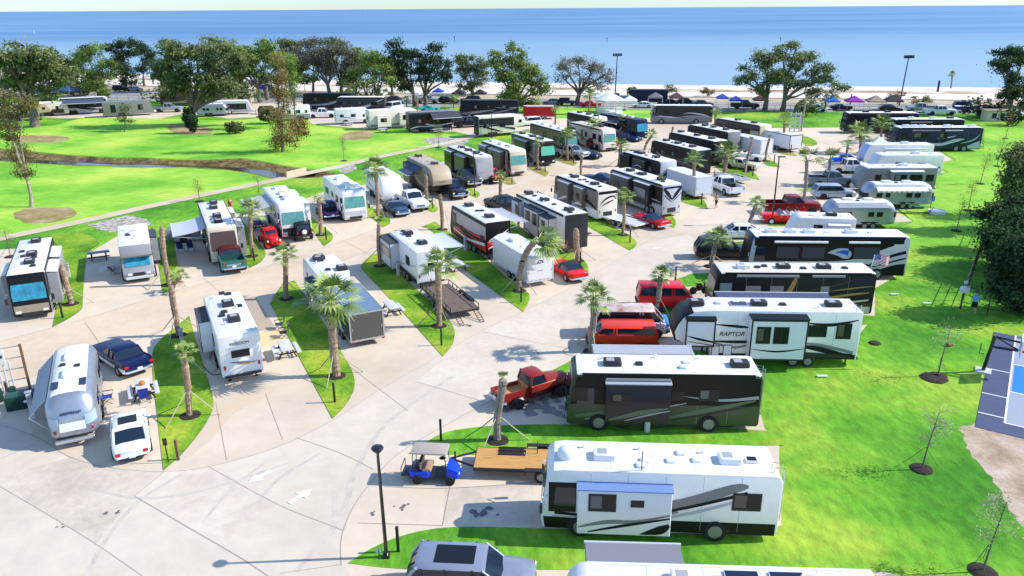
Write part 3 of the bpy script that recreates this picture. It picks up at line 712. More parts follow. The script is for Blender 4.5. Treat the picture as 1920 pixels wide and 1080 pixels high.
 for x in wx:
  for s in (1, -1): wheel(T, x, s * wo, wr0, .22 if kind not in ('jeep', 'pickup') else .27, rim, s, fine)
 if kind == 'jeep':
  sp = MB(); sp.lathe([(.2, -.12), (.36, -.1), (.36, .1), (.22, .12)], (-.46 * L - .16, 0, 1.05), RUBBER, 18, 'x'); sp.lathe([(.001, -.14), (.2, -.13), (.24, -.115)], (-.46 * L - .16, 0, 1.05), WHITE, 18, 'x'); sp.build('spare_tyre', T)
 if kind == 'pickup' and not scale: scale = 1.07
 if scale: T.scale = (scale,) * 3
 return T
def cargo_trailer(label, A, B, h, hd, side, roof, W=2.3, L=None, vnose=.7, ac=None, reardoor=None, frame=None, group=None, logo=False, fine=True, side_door=False):
 a = G(*A, h); b = G(*B, h); c = (a + b) / 2; LL = (a - b).length; L = L or LL
 u = V((math.cos(R(hd)), math.sin(R(hd)), 0)); c = a - u * L / 2 if a.y < b.y else b + u * L / 2
 T = thing('cargo_trailer', label, 'trailer', (c.x, c.y, 0), R(hd), group); w = W / 2; zb = .5; mb = MB(); e = L / 2
 pl = [(-e, -w), (e - vnose, -w), (e, -w * .35), (e, w * .35), (e - vnose, w), (-e, w)]
 rings = [[(x, y, zb) for x, y in pl], [(x, y, h - .06) for x, y in pl], [(x * .992, y * .96, h) for x, y in pl]]
 mb.loft(rings, side, fm=lambda k, i: side); mb.poly([(x * .99, y * .955, h + .004) for x, y in pl], roof)
 mb.build('body', T, smooth=20)
 fr = frame or LGREY
 tr = MB()
 for s in (1, -1):
  tr.box((-.1 - vnose / 2, s * (w + .008), zb + .05), (L - vnose - .2, .03, .14), fr); tr.box((-vnose / 2, s * (w + .006), h - .07), (L - vnose, .03, .09), fr)
 tr.box((-e - .012, 0, h - .06), (.04, W, .12), fr); tr.box((-e - .012, 0, zb + .06), (.04, W, .14), fr)
 for s in (1, -1): tr.box((-e - .015, s * (w - .05), (h + zb) / 2), (.045, .1, h - zb), fr)
 tr.build('edge_trim', T, smooth=0)
 rd = MB(); rd.box((-e - .014, 0, (h + zb) / 2 + .02), (.03, W - .24, h - zb - .3), reardoor or side)
 for s in (1, -1): rd.box((-e - .035, s * (w - .2), zb + .9), (.03, .05, .22), GALV)
 for k in range(5): rd.box((-e - .035, -.8 + k * .4, zb + .16), (.02, .04, .1), GALV)
 rd.build('rear_door', T, smooth=0)
 for s in (1, -1):
  tl = MB(); tl.box((-e - .03, s * (w - .14), zb - .02), (.05, .2, .1), REDL); tl.build('taillight', T)
 if ac is not None:
  m = MB(); m.cbox((0, 0, h - .01), (.95, .75, .28), .06, WHITE); m.build('roof_air_conditioner', T, loc=(e - ac * L, 0, 0))
  m = MB(); m.cbox((0, 0, h - .01), (.4, .4, .1), .04, WHITE); m.build('roof_vent', T, loc=(e - ac * L - 1.9, .1, 0))
 if logo:
  lg = MB(); x = -e - .033
  for k in range(9):
   t = math.pi * (k / 8); lg.box((x, .24 * math.cos(t), h - .62 + .2 * math.sin(t)), (.01, .09, .09), DARK, rx=0)
  lg.poly([(x, -.24, h - .62), (x, 0, h - .5), (x, .24, h - .62), (x, 0, h - .72)], GREY); lg.box((x, 0, h - 1.3), (.008, .5, .1), GREY); lg.build('emblem', T, smooth=0)
 for q in (.56, .56 + .85 / L):
  for s in (1, -1): wheel(T, e - q * L, s * (w + .02), .35, .22, side=s, fine=fine)
 for s in (1, -1): fn = MB(); fn.box((e - (.56 + .43 / L) * L, s * (w + .06), .76), (1.85, .24, .05), fr); fn.build('fender', T)
 ch = MB(); ch.path([(e - .5, .5, .48), (e + 1.1, 0, .46)], .05, DARK); ch.path([(e - .5, -.5, .48), (e + 1.1, 0, .46)], .05, DARK); ch.cyl((e + .9, 0, .02), (e + .9, 0, .85), .045, GALV, 8); ch.build('hitch', T)
 return T
def flat_trailer(label, px, py, hd, L=5.4, W=2.1, deck=None, frame=None, rails=True, ramps=True, group=None, fold=None, fenders=True, deckz=.62, wxs=(.2, -.62)):
 p = G(px, py, deckz); T = thing('flatbed_trailer', label, 'trailer', (p.x, p.y, 0), R(hd), group); w = W / 2; e = L / 2; deck = deck or WOODD; fr = frame or DARK; z = deckz
 d = MB(); d.box((0, 0, z), (L, W - .08, .05), deck); d.build('deck', T, smooth=0)
 f = MB()
 for s in (1, -1): f.box((0, s * (w - .0), z - .06), (L, .08, .14), fr)
 for x in (e, -e): f.box((x, 0, z - .06), (.08, W, .14), fr)
 f.path([(e, .7, z - .08), (e + 1.3, 0, z - .1)], .055, fr); f.path([(e, -.7, z - .08), (e + 1.3, 0, z - .1)], .055, fr); f.cyl((e + 1.05, 0, .03), (e + 1.05, 0, z + .3), .045, fr, 8); f.build('frame', T)
 if rails:
  for s in (1, -1):
   r = MB(); r.box((0, s * w, z + .36), (L, .05, .05), fr)
   for k in range(8): r.box((-e + .05 + k * (L - .1) / 7, s * w, z + .17), (.05, .05, .38), fr)
   r.build('side_rail', T)
  r = MB(); r.box((e, 0, z + .36), (.05, W, .05), fr); r.box((e, .5, z + .17), (.05, .05, .38), fr); r.box((e, -.5, z + .17), (.05, .05, .38), fr); r.build('front_rail', T)
 if ramps:
  for s in (1, -1):
   r = MB(); xa, xb, za, zb_ = -e - .03, -e - 1.35, z, .05
   for yy in (.18, -.18): r.path([(xa, s * (w - .35) + yy, za), (xb, s * (w - .35) + yy, zb_)], .03, fr, 5)
   for k in range(7): t = k / 6; r.cyl((xa + (xb - xa) * t, s * (w - .35) - .18, za + (zb_ - za) * t), (xa + (xb - xa) * t, s * (w - .35) + .18, za + (zb_ - za) * t), .022, fr, 5)
   r.build('ramp', T)
 if fold:
  r = MB()
  for k in range(12): r.box((.2 - .6 + k * .11, -.45, z + .06), (.05, .34, .06), fr)
  for yy in (-.28, -.62): r.box((.2, yy, z + .06), (1.4, .05, .07), fr)
  for k in range(12): r.box((.2 - .6 + k * .11, -.86 + .06, z + .06), (.05, .3, .06), fr)
  for yy in (-.94, -.66): r.box((.2, yy, z + .06), (1.4, .05, .07), fr)
  r.build('folded_ramp', T)
  sp = MB(); sp.path([(-e + .9, -.9, z), (-e + .9, -.9, z + .5), (-e + .9, -.5, z + .5), (-e + .9, -.5, z)], .025, fr, 6); sp.build('hoop', T)
 if fenders:
  for s in (1, -1):
   fx_ = sum(wxs) / len(wxs); fl_ = .4 + .4 * len(wxs); fn = MB(); fn.box((fx_, s * (w + .18), z + .12), (2 * fl_, .28, .04), fr); fn.box((fx_ + fl_, s * (w + .18), z), (.04, .28, .26), fr); fn.box((fx_ - fl_, s * (w + .18), z), (.04, .28, .26), fr); fn.build('fender', T)
 for x in wxs:
  for s in (1, -1): wheel(T, x, s * (w + .17), .34, .2, side=s)
 return T
def at(px, py, Y):
 d = _F + _R * ((px - 960) / FPX) + _U * ((540 - py) / FPX)
 return CAM + d * (Y / d.y)
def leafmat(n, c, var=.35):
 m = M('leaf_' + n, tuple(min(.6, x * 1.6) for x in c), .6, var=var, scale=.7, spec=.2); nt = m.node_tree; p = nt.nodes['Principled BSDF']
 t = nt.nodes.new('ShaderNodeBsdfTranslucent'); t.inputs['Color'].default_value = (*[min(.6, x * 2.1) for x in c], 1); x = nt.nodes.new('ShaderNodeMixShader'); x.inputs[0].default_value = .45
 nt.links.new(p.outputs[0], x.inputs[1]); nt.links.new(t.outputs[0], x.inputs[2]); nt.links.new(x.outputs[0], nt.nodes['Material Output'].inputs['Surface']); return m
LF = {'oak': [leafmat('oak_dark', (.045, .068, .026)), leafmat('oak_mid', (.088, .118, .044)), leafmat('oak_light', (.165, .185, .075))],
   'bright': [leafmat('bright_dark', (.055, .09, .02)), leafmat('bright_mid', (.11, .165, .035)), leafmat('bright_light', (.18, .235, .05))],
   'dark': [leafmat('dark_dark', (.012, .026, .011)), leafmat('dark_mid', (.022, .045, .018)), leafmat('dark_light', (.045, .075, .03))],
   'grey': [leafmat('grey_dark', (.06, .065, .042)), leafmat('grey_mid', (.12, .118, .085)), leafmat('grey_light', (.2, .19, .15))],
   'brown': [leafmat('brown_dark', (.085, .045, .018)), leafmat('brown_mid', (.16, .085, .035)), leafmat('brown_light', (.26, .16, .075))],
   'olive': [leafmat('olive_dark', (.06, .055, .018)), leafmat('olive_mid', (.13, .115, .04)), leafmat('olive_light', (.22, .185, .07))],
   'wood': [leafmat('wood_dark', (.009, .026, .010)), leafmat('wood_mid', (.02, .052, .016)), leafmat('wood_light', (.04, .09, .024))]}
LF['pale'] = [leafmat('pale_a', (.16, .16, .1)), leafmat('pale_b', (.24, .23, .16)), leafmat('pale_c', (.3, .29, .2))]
def leaf_quad(mb, p, s, r, m, droop=0, nrm=None):
 a = V((r.gauss(0, 1), r.gauss(0, 1), r.gauss(0, .8))).normalized()
 if nrm is not None:
  q = (nrm + V((r.gauss(0, .42), r.gauss(0, .42), r.gauss(0, .42)))).normalized(); a = q.cross(a).normalized(); b = q.cross(a)
  l = s * r.uniform(.6, 1.3); w = l * .55; mb.add([p - a * l * .5, p + b * w * .5, p + a * l * .5, p - b * w * .5], [(0, 1, 2, 3)], m); return
 if droop: a = (a + V((0, 0, -droop))).normalized()
 b = a.cross(V((r.gauss(0, 1), r.gauss(0, 1), r.gauss(0, 1)))).normalized()
 l = s * r.uniform(.6, 1.3); w = l * .5
 mb.add([p - a * l * .5, p + b * w * .5, p + a * l * .5, p - b * w * .5], [(0, 1, 2, 3)], m)
def foliage(mb, blobs, leaf, n, mats, r, hollow=.45, cl=12, spread=.5, droop=0):
 """leaf clumps through the blobs: (centre, rx, ry, rz)"""
 tot = sum(b[1] * b[3] for b in blobs)
 for (c, rx, ry, rz) in blobs:
  k = max(4, int(1.45 * n * rx * rz / tot / cl))
  for _ in range(k):
   d = V((r.gauss(0, 1), r.gauss(0, 1), r.gauss(0, 1))).normalized() * (r.random() ** .45 * (1 - hollow) + hollow) * r.uniform(.75, 1.08)
   q = c + V((d.x * rx, d.y * ry, d.z * rz)); up = d.z + r.gauss(0, .45)
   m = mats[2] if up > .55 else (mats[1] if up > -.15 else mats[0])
   sp = spread * r.uniform(.6, 1.5); nn = None if droop else (d + V((0, 0, .35))).normalized()
   for _ in range(cl):
    o = V((r.gauss(0, sp), r.gauss(0, sp), r.gauss(0, sp * .55) - droop * r.random())); leaf_quad(mb, q + o, leaf, r, m if r.random() < .85 else r.choice(mats), droop, (nn + o * (.5 / sp)).normalized() if nn is not None else None)
def tree(label, base, blobs, mats='oak', n=5000, trunk=.5, leaf=.42, name='oak_tree', group=None, fork=.35, seed=None, twigs=0, spread=.55, mulch=0, droop=0, trunks=None, hollow=.5, cat='tree', bark=None, depth=.8, cl=20):
 """base: foot pixel; blobs in photo pixels (x, y, rx, ry), given depth of their own"""
 r = random.Random(seed if seed is not None else int(base[0] * 7 + base[1])); b = G(*base); s = (b - CAM).dot(_F) / FPX
 T = thing(name, label, cat, b, 0, group); bl = []
 for (x, y, rx, ry) in blobs:
  p = at(x, y, b.y); p.y += r.uniform(-1, 1) * rx * s * .55
  bl.append((p - b, rx * s, max(rx, ry) * s * depth, ry * s))
 sub_ = []
 for (c, rx, ry, rz) in bl:
  for _ in range(5 if not droop else 1):
   d = V((r.uniform(-1, 1), r.uniform(-1, 1), r.uniform(-1, 1))); k = r.uniform(.42, .62)
   sub_.append((c + V((d.x * rx * .72, d.y * ry * .7, d.z * rz * .72)), rx * k * 1.1, ry * k, rz * k * .8) if not droop else (c, rx, ry, rz))
 bark = bark or BARK; tm = MB(); top = max(x[0].z + x[3] for x in bl); low = min(x[0].z for x in bl)
 feet = trunks or [(base[0], base[1])]
 fk = []
 for (fx, fy) in feet:
  f = G(fx, fy) - b; near_ = sorted(bl, key=lambda q: abs(q[0].x - f.x))[:max(2, len(bl) // len(feet) + 1)]
  cx = sum(q[0].x for q in near_) / len(near_); h = max(1.5, low * fork + .8)
  k = V((f.x + (cx - f.x) * .25, f.y + r.uniform(-.4, .4), h))
  tm.path([f + V((0, 0, -.3)), f + V((0, 0, .25)), f.lerp(k, .5) + V((r.uniform(-.2, .2), 0, 0)), k], [trunk * 1.55, trunk * 1.15, trunk, trunk * .85], bark, 9)
  fk.append(k)
 for (c, rx, ry, rz) in bl:
  k = min(fk, key=lambda q: (q - c).length); e = c + V((0, 0, rz * .35)); mid = k.lerp(c, .5) + V((r.uniform(-.5, .5), r.uniform(-.5, .5), r.uniform(-.2, .6)))
  tm.path([k, k.lerp(mid, .5) + V((0, 0, .25)), mid, c, e], [trunk * .62, trunk * .5, trunk * .38, trunk * .2, trunk * .06], bark, 6)
  for _ in range(5 + twigs):
   a = V((r.gauss(0, 1), r.gauss(0, 1), r.gauss(.3, .7))).normalized(); q = mid.lerp(c, r.uniform(.2, 1.1)); t = c + V((a.x * rx, a.y * ry, a.z * rz)) * r.uniform(.7, 1.02)
   tm.path([q, q.lerp(t, .5) + V((0, 0, .15 * rz)), t], [trunk * .16, trunk * .10, trunk * .03], bark, 4)
   if twigs:
    for _ in range(3):
     a2 = V((r.gauss(0, 1), r.gauss(0, 1), r.gauss(.2, .7))).normalized(); q2 = q.lerp(t, r.uniform(.5, 1)); tm.path([q2, q2 + V((a2.x * rx, a2.y * ry, a2.z * rz)) * .38], [trunk * .06, trunk * .02], bark, 3, cap=False)
 tm.build('trunk', T, smooth=50)
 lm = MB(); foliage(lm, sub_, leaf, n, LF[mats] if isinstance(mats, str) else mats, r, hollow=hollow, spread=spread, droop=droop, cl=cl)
 lm.build('crown', T, smooth=0, recalc=False)
 if mulch: mulch_bed(base[0], base[1], mulch)
 return T
def mulch_bed(px, py, r_=.75, p=None):
 p = p or G(px, py); mb = MB(); rr = random.Random(int(px * 3 + py)); n = 22
 def ring(r0, z): return [(p.x + r0 * (1 + rr.uniform(-.06, .06)) * math.cos(2 * math.pi * k / n), p.y + r0 * (1 + rr.uniform(-.06, .06)) * math.sin(2 * math.pi * k / n), z) for k in range(n)]
 mb.loft([ring(r_, .035), ring(r_ * .85, .09), ring(r_ * .5, .12)], MULCH, (False, True)); struct(mb, 'mulch_bed')
PG = [M('palm_leaf_dark', (.12, .19, .04), .45, var=.35, scale=1.5), M('palm_leaf', (.27, .37, .08), .45, var=.35, scale=1.5), M('palm_leaf_light', (.36, .44, .12), .45, var=.3, scale=1.5), M('palm_leaf_dry', (.3, .2, .09), .8, var=.3, scale=1.5)]
_pc = {}
def palm_crown(kind):
 """fan palm crown about 1.5 m in radius; kinds: full, half, sparse, wind"""
 if kind in _pc: return _pc[kind]
 r = random.Random(len(_pc) + 11); mb = MB(); n = {'full': 24, 'half': 15, 'sparse': 11, 'wind': 20, 'tuft': 7}[kind]
 for k in range(n):
  t = k / n; az = k * 2.39996 + r.uniform(-.2, .2); el = 1.35 - 1.75 * t ** .8 + r.uniform(-.12, .12)
  if kind == 'sparse': el = r.uniform(-.5, 1.2)
  if kind == 'tuft': el = r.uniform(.8, 1.4)
  if kind == 'wind': az = r.gauss(0, .75); el = r.uniform(-.75, .55)
  d = V((math.cos(az) * math.cos(el), math.sin(az) * math.cos(el), math.sin(el)))
  side = d.cross(V((0, 0, 1))); side = side.normalized() if side.length > .05 else V((1, 0, 0)); nrm = side.cross(d).normalized()
  pl = r.uniform(.6, 1.0); q0 = V((0, 0, .0)); q1 = d * pl + V((0, 0, -.10 * pl))
  mb.path([q0, d * pl * .5, q1], [.035, .022, .016], PG[1], 4, cap=False)
  m = PG[3] if (t > .88 and r.random() < .7) else r.choice(PG[:3] if t < .6 else PG[:2])
  if kind == 'sparse': m = r.choice([PG[0], PG[3], PG[1]])
  L_ = r.uniform(.8, 1.1); N = 12 if kind != 'sparse' else 9
  for j in range(N):
   a = (j / (N - 1) - .5) * 2 * R(82); ln = L_ * (1 - .38 * abs(a) / R(82)); e = (d * math.cos(a) + side * math.sin(a)).normalized()
   fold = abs(math.sin(a)) * .18; w = .052 * L_; sd = (side * math.cos(a) - d * math.sin(a)).normalized()
   p1 = q1 + e * ln * .55 + nrm * fold * .5 + V((0, 0, -.05)); p2 = q1 + e * ln * .96 + nrm * fold * .3 + V((0, 0, -.16 - .22 * r.random())) * ln
   mb.add([q1 - sd * .012, q1 + sd * .012, p1 + sd * w, p1 - sd * w, p2], [(0, 1, 2, 3), (3, 2, 4)], m)
 _pc[kind] = mb.build('crown_proto', link=False, smooth=0, recalc=False); return _pc[kind]
def palm(label, bx, by, cx, cy, crown='full', w=None, tr=.2, braces=3, mulch=True, grey=False, curve_=0, group='sabal palms on the grass islands', top=True, rz=None):
 """foot pixel, crown pixel, crown width in photo pixels"""
 b = G(bx, by); r = random.Random(int(bx * 13 + by)); t = at(cx, cy, b.y) - b
 T = thing('palm_tree', label, 'palm', b, 0, group); bark = PALMG if grey else PALMB; H = t.z
 m = MB(); pts = []; rad = []; n = max(14, int(H / .16))
 for k in range(n + 1):
  f = k / n; x = t.x * (f ** 1.6 if curve_ == 0 else f ** (1.6 + curve_)); pts.append((x + .05 * math.sin(f * 5 + bx), .04 * math.sin(f * 4), H * f - (.1 if k == 0 else 0)))
  base = tr * (1.45 - 1.2 * min(f * 6, .25) - .0) if f < .25 else tr * (1.15 + .12 * f)
  rad.append(base * .84 * (1.0 + (.07 if k % 2 else -.05) + r.uniform(-.07, .07)))
 if not top: rad[-1] *= .45; rad[-2] *= .8
 m.path(pts, rad, bark, 10); m.build('trunk', T, smooth=20)
 if not top:
  c = MB()
  for k in range(9):
   a = r.uniform(0, 6.28); z = H - r.uniform(0, .9); c.path([(t.x, 0, z), (t.x + .22 * math.cos(a), .22 * math.sin(a), z + .12)], [.05, .02], PG[3], 4)
  c.build('leaf_stubs', T)
 if crown:
  s = (b - CAM).dot(_F) / FPX; sc_ = (w * s / 2.5) if w else 1.0
  inst(palm_crown(crown), T, (t.x, 0, H + .02), (0, 0, rz if rz is not None else r.uniform(0, 6.28)), 'crown', (sc_,) * 3)
 if braces:
  a0 = r.uniform(0, 6.28)
  for k in range(braces):
   a = a0 + k * 2 * math.pi / 3; z = min(1.6, H * .4); x = pts[int(n * z / H)][0]
   q = MB(); q.path([(x + .15 * math.cos(a), .15 * math.sin(a), z), (1.7 * math.cos(a), 1.7 * math.sin(a), .04)], .035, M('brace_timber', (.42, .36, .28), .8, var=.2), 4); q.build('brace', T)
 if mulch: mulch_bed(bx, by, .62, b)
 return T
def sapling(label, bx, by, h, w, mats='olive', n=500, lean=0, mulch=.55, name='young_tree', leaf=.16, stakes=True):
 leaf *= .65; n = int(n * 1.7); b = G(bx, by); r = random.Random(int(bx * 5 + by)); T = thing(name, label, 'tree', b, 0); t = MB(); t.path([(0, 0, -.1), (lean * .3, 0, h * .4), (lean, 0, h * .95)], [.05, .035, .012], BARK, 6); tw = []
 for k in range(26):
  z = h * r.uniform(.4, .95); a = r.uniform(0, 6.28); e = V((lean * z / h + w * math.cos(a) * r.uniform(.4, 1), w * math.sin(a) * r.uniform(.4, 1), z + h * .18 * r.random())); t.path([(lean * z / h, 0, z), e], [.014, .004], BARK, 3, cap=False); tw.append(e)
 t.build('trunk', T)
 c = MB()
 for k in range(n):
  e = r.choice(tw); leaf_quad(c, e * 1 + V((r.gauss(0, .16), r.gauss(0, .16), r.gauss(0, .16))), leaf, r, r.choice(LF[mats]))
 c.build('crown', T, smooth=0, recalc=False)
 if stakes:
  for k in range(2):
   q = MB(); a = k * 2.4 + bx; q.path([(0, 0, h * .38), (.9 * math.cos(a), .9 * math.sin(a), .03)], .012, DARK, 4); q.build('guy_line', T)
 if mulch: mulch_bed(bx, by, mulch, b)
 return T
def shrub(label, px, py, w, h, mats='dark', n=900, name='shrub', leaf=.22, cat='shrub', group=None):
 b = G(px, py); r = random.Random(int(px + py * 3)); T = thing(name, label, cat, b, 0, group)
 st = MB()
 for k in range(7): a = k * .9; st.path([(0, 0, -.05), (w * .3 * math.cos(a), w * .3 * math.sin(a), h * .7)], [.05, .015], BARK, 4)
 st.build('stem', T)
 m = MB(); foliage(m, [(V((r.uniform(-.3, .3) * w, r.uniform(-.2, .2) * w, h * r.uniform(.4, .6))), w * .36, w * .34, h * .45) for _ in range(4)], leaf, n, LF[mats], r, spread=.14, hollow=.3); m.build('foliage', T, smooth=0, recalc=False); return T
SKIN = M('skin', (.50, .27, .18), .55); HAIR = M('brown_hair', (.06, .035, .02), .7)
def person(label, px, py, hd, shirt, shorts, sh_len=.0, pose='walk', hat=None, h=1.76, shoes=None):
 p = G(px, py); T = thing('person', label, 'person', p, R(hd)); k = h / 1.76
 if pose == 'bend': tor = [(0, 0, .95), (.12, 0, 1.12), (.32, 0, 1.22), (.48, 0, 1.25)]; head = (.68, 0, 1.24); nk = (.56, 0, 1.27)
 else: tor = [(0, 0, .95), (.0, 0, 1.12), (.01, 0, 1.3), (.0, 0, 1.42)]; nk = (.01, 0, 1.51); head = (.04, 0, 1.64)
 sw = .22 if pose == 'walk' else .05
 vs = []; es = []; rd = []
 def v(q, a, b=None): vs.append([c * k for c in q]); rd.append((a * k, (b or a) * k)); return len(vs) - 1
 t0 = v(tor[0], .15, .12); t1 = v(tor[1], .135, .10); t2 = v(tor[2], .155, .11); t3 = v(tor[3], .12, .09); n_ = v(nk, .055);
 es += [(t0, t1), (t1, t2), (t2, t3), (t3, n_)]
 hands = []
 for s in (1, -1):
  hp = v((0, s * .1, .88), .095); kn = v((s * sw * .55 + .03, s * .11, .48), .062); an = v((s * sw - (.08 if s * sw < 0 else 0), s * .11, .09), .042); to = v((s * sw + .13, s * .12, .04), .035)
  es += [(t0, hp), (hp, kn), (kn, an), (an, to)]
  S = tor[3]; sh = v((S[0], s * .19, S[2] - .02), .06)
  if pose == 'point' and s > 0: el = v((S[0] + .2, s * .3, 1.28), .043); wr_ = v((S[0] + .36, s * .22, 1.42), .03); ha = (S[0] + .42, s * .2, 1.47)
  elif pose == 'bend': el = v((S[0] + .08, s * .24, .98), .043); wr_ = v((S[0] + .18, s * .2, .76), .03); ha = (S[0] + .2, s * .19, .68)
  else: el = v((S[0] - s * sw * .25, s * .26, 1.14), .043); wr_ = v((S[0] - s * sw * .5 + .08, s * .27, .92), .03); ha = (S[0] - s * sw * .5 + .12, s * .27, .83)
  es += [(t3, sh), (sh, el), (el, wr_)]; h2 = v(ha, .034, .02); es.append((wr_, h2)); hands.append((vs[wr_], vs[h2], s))
 me = bpy.data.meshes.new('body'); me.from_pydata(vs, es, []); o = bpy.data.objects.new('b', me); C.objects.link(o)
 md = o.modifiers.new('s', 'SKIN'); sv = me.skin_vertices[0].data
 for q, a in zip(sv, rd): q.radius = a
 sv[0].use_root = True; o.modifiers.new('d', 'SUBSURF').levels = 1
 dg = bpy.context.evaluated_depsgraph_get(); bmesh_ = bpy.data.meshes.new_from_object(o.evaluated_get(dg)); bpy.data.objects.remove(o)
 mb = MB(); mb.add([tuple(q.co) for q in bmesh_.vertices], [tuple(f.vertices) for f in bmesh_.polygons], SKIN)
 hx = V(head) * k
 mb.lathe([(.001, -.12 * k), (.055 * k, -.11 * k), (.075 * k, -.03 * k), (.078 * k, .04 * k), (.055 * k, .10 * k), (.001, .125 * k)], hx, SKIN, 14)
 mb.path([hx + V((.07, 0, .01)) * k, hx + V((.1, 0, -.02)) * k], [.01, .014], SKIN, 6)
 for s in (1, -1):
  mb.box(hx + V((0, s * .08, 0)) * k, (.03, .015, .05), SKIN); mb.box(hx + V((.068, s * .03, .015)) * k, (.016, .022, .01), DARK)
 mb.box(hx + V((.066, 0, -.055)) * k, (.016, .04, .008), M('lips', (.4, .14, .11)))
 for w_, h2, s in hands:
  a, b = V(w_), V(h2); d = (b - a).normalized()
  for j in range(4): q = b + V((0, .0, 0)) + V((j * .016 - .024, 0, 0)); mb.path([q, q + d * .04, q + d * (.075 - .008 * abs(j - 1.4)) + V((.01, -s * .012, 0))], [.008, .008, .006], SKIN, 5)
  mb.path([a.lerp(b, .6), a.lerp(b, .9) + V((.03, 0, 0)), b + d * .02 + V((.035, -s * .01, 0))], [.01, .009, .007], SKIN, 5)
 mb.build('body', T, smooth=60)
 hr = MB(); hr.lathe([(.084 * k, .0), (.086 * k, .05 * k), (.06 * k, .115 * k), (.001, .14 * k)], hx + V((-.012, 0, .01)), hat or HAIR, 14)
 if hat: hr.lathe([(.12 * k, .03 * k), (.12 * k, .04 * k)], hx + V((.03, 0, .01)), hat, 14)
 hr.build('cap' if hat else 'hair', T, smooth=60)
 if shirt:
  sm = MB(); rings = []
  for q, (a, b) in zip([tor[0], tor[1], tor[2], tor[3], nk], [(.19, .145), (.185, .135), (.205, .15), (.19, .13), (.075, .075)]):
   q = V(q); f = V((1, 0, 0)) if pose != 'bend' else V((-.3, 0, 1)).normalized()
   rings.append([(q + V((0, a * math.cos(t), 0)) + f * b * math.sin(t)) * k for t in [2 * math.pi * j / 14 for j in range(14)]])
  sm.loft(rings, shirt)
  for s in (1, -1):
   S = tor[3]; e = V((S[0], s * .25, S[2] - .2)) if pose != 'bend' else V((S[0] + .04, s * .235, S[2] - .15)); sm.path([V((S[0], s * .15, S[2])) * k, e * k], [.085 * k, .075 * k], shirt, 10)
  sm.build('shirt', T, smooth=60)
 st = MB()
 st.path([V((0, 0, 1.0)) * k, V((0, 0, .84)) * k], [.175 * k, .185 * k], shorts, 14)
 for s in (1, -1): kx = s * sw * .55 + .03; st.path([V((0, s * .095, .9)) * k, V((kx * .75, s * .105, .52 - sh_len)) * k], [.115 * k, .1 * k], shorts, 10)
 st.build('shorts', T, smooth=60)
 return T
GRASS = multi_noise('lawn_grass', [(.055, .22, .016), (.14, .37, .026), (.33, .46, .05)], (.11, 2.2), rough=.9, bump=.5, bscale=7, fine=.28, stretch=((1, .45, 1), (0, 0, .5)), spec=.15)
MEADOW = multi_noise('meadow_grass', [(.13, .38, .03), (.26, .53, .05), (.46, .60, .09)], (.075, 1.2), rough=.9, bump=.4, bscale=4, fine=.2, stretch=((.35, 1.6, 1), (0, 0, .15)), spec=.15)
ISLE = multi_noise('island_turf', [(.08, .21, .014), (.17, .34, .022), (.34, .42, .045)], (.28, 3.5), rough=.9, bump=.5, bscale=9, fine=.25, spec=.15)
CONC = multi_noise('pale_concrete', [(.56, .465, .36), (.64, .54, .42), (.69, .575, .445)], (.05, .7), rough=.85, bump=.12, bscale=5, fine=.06, pos=(.38, .5, .62), spec=.25)
CONC2 = multi_noise('grey_concrete', [(.55, .475, .385), (.615, .535, .435), (.66, .575, .47)], (.07, .9), rough=.85, bump=.12, bscale=5, fine=.06, spec=.25)
PADC = multi_noise('tan_concrete_pad', [(.57, .45, .325), (.64, .51, .375), (.68, .545, .405)], (.12, 1.3), rough=.85, bump=.12, bscale=5, fine=.06, spec=.25)
JOINT = M('concrete_joint', (.34, .30, .26), .9)
SAND = multi_noise('beach_sand', [(.62, .55, .47), (.74, .67, .58), (.80, .74, .66)], (.03, .35), rough=.95, bump=.3, bscale=1.5, fine=.06, spec=.1)
DUNE = multi_noise('dune_grass_ground', [(.24, .17, .10), (.45, .36, .26), (.74, .67, .58)], (.09, .5), rough=.95, bump=.5, bscale=1.5, fine=.2, spec=.1)
VERGE = multi_noise('dry_verge', [(.42, .34, .22), (.5, .42, .28), (.56, .49, .35)], (.05, .5), rough=.95, bump=.2, bscale=2, fine=.1, spec=.1)
ASPH = multi_noise('sun_bleached_asphalt', [(.27, .26, .25), (.33, .32, .305), (.38, .36, .34)], (.06, .9), rough=.9, bump=.1, bscale=6, fine=.06, spec=.2)
DIRT = multi_noise('bare_dirt', [(.2, .2, .05), (.33, .25, .12), (.46, .36, .22)], (.35, 1.6), rough=.95, bump=.5, bscale=3, fine=.2, spec=.1)
BANK = multi_noise('creek_bank', [(.07, .055, .02), (.17, .125, .05), (.26, .19, .09)], (.5, 2.), rough=.95, bump=.8, bscale=2.5, fine=.35, spec=.1)
PATHM = multi_noise('footpath_concrete', [(.5, .40, .28), (.58, .47, .34), (.62, .53, .4)], (.1, 1.3), rough=.9, bump=.1, bscale=5, fine=.06, spec=.2)
GRAVEL = multi_noise('riprap_stone', [(.16, .14, .11), (.4, .37, .33), (.58, .55, .5)], (1.6, 3.), rough=.95, bump=1., bscale=3, fine=.3, spec=.1)
WATERC = M('creek_water', (.05, .04, .025), .08, spec=.6, bump=.05, bscale=2, world=True)
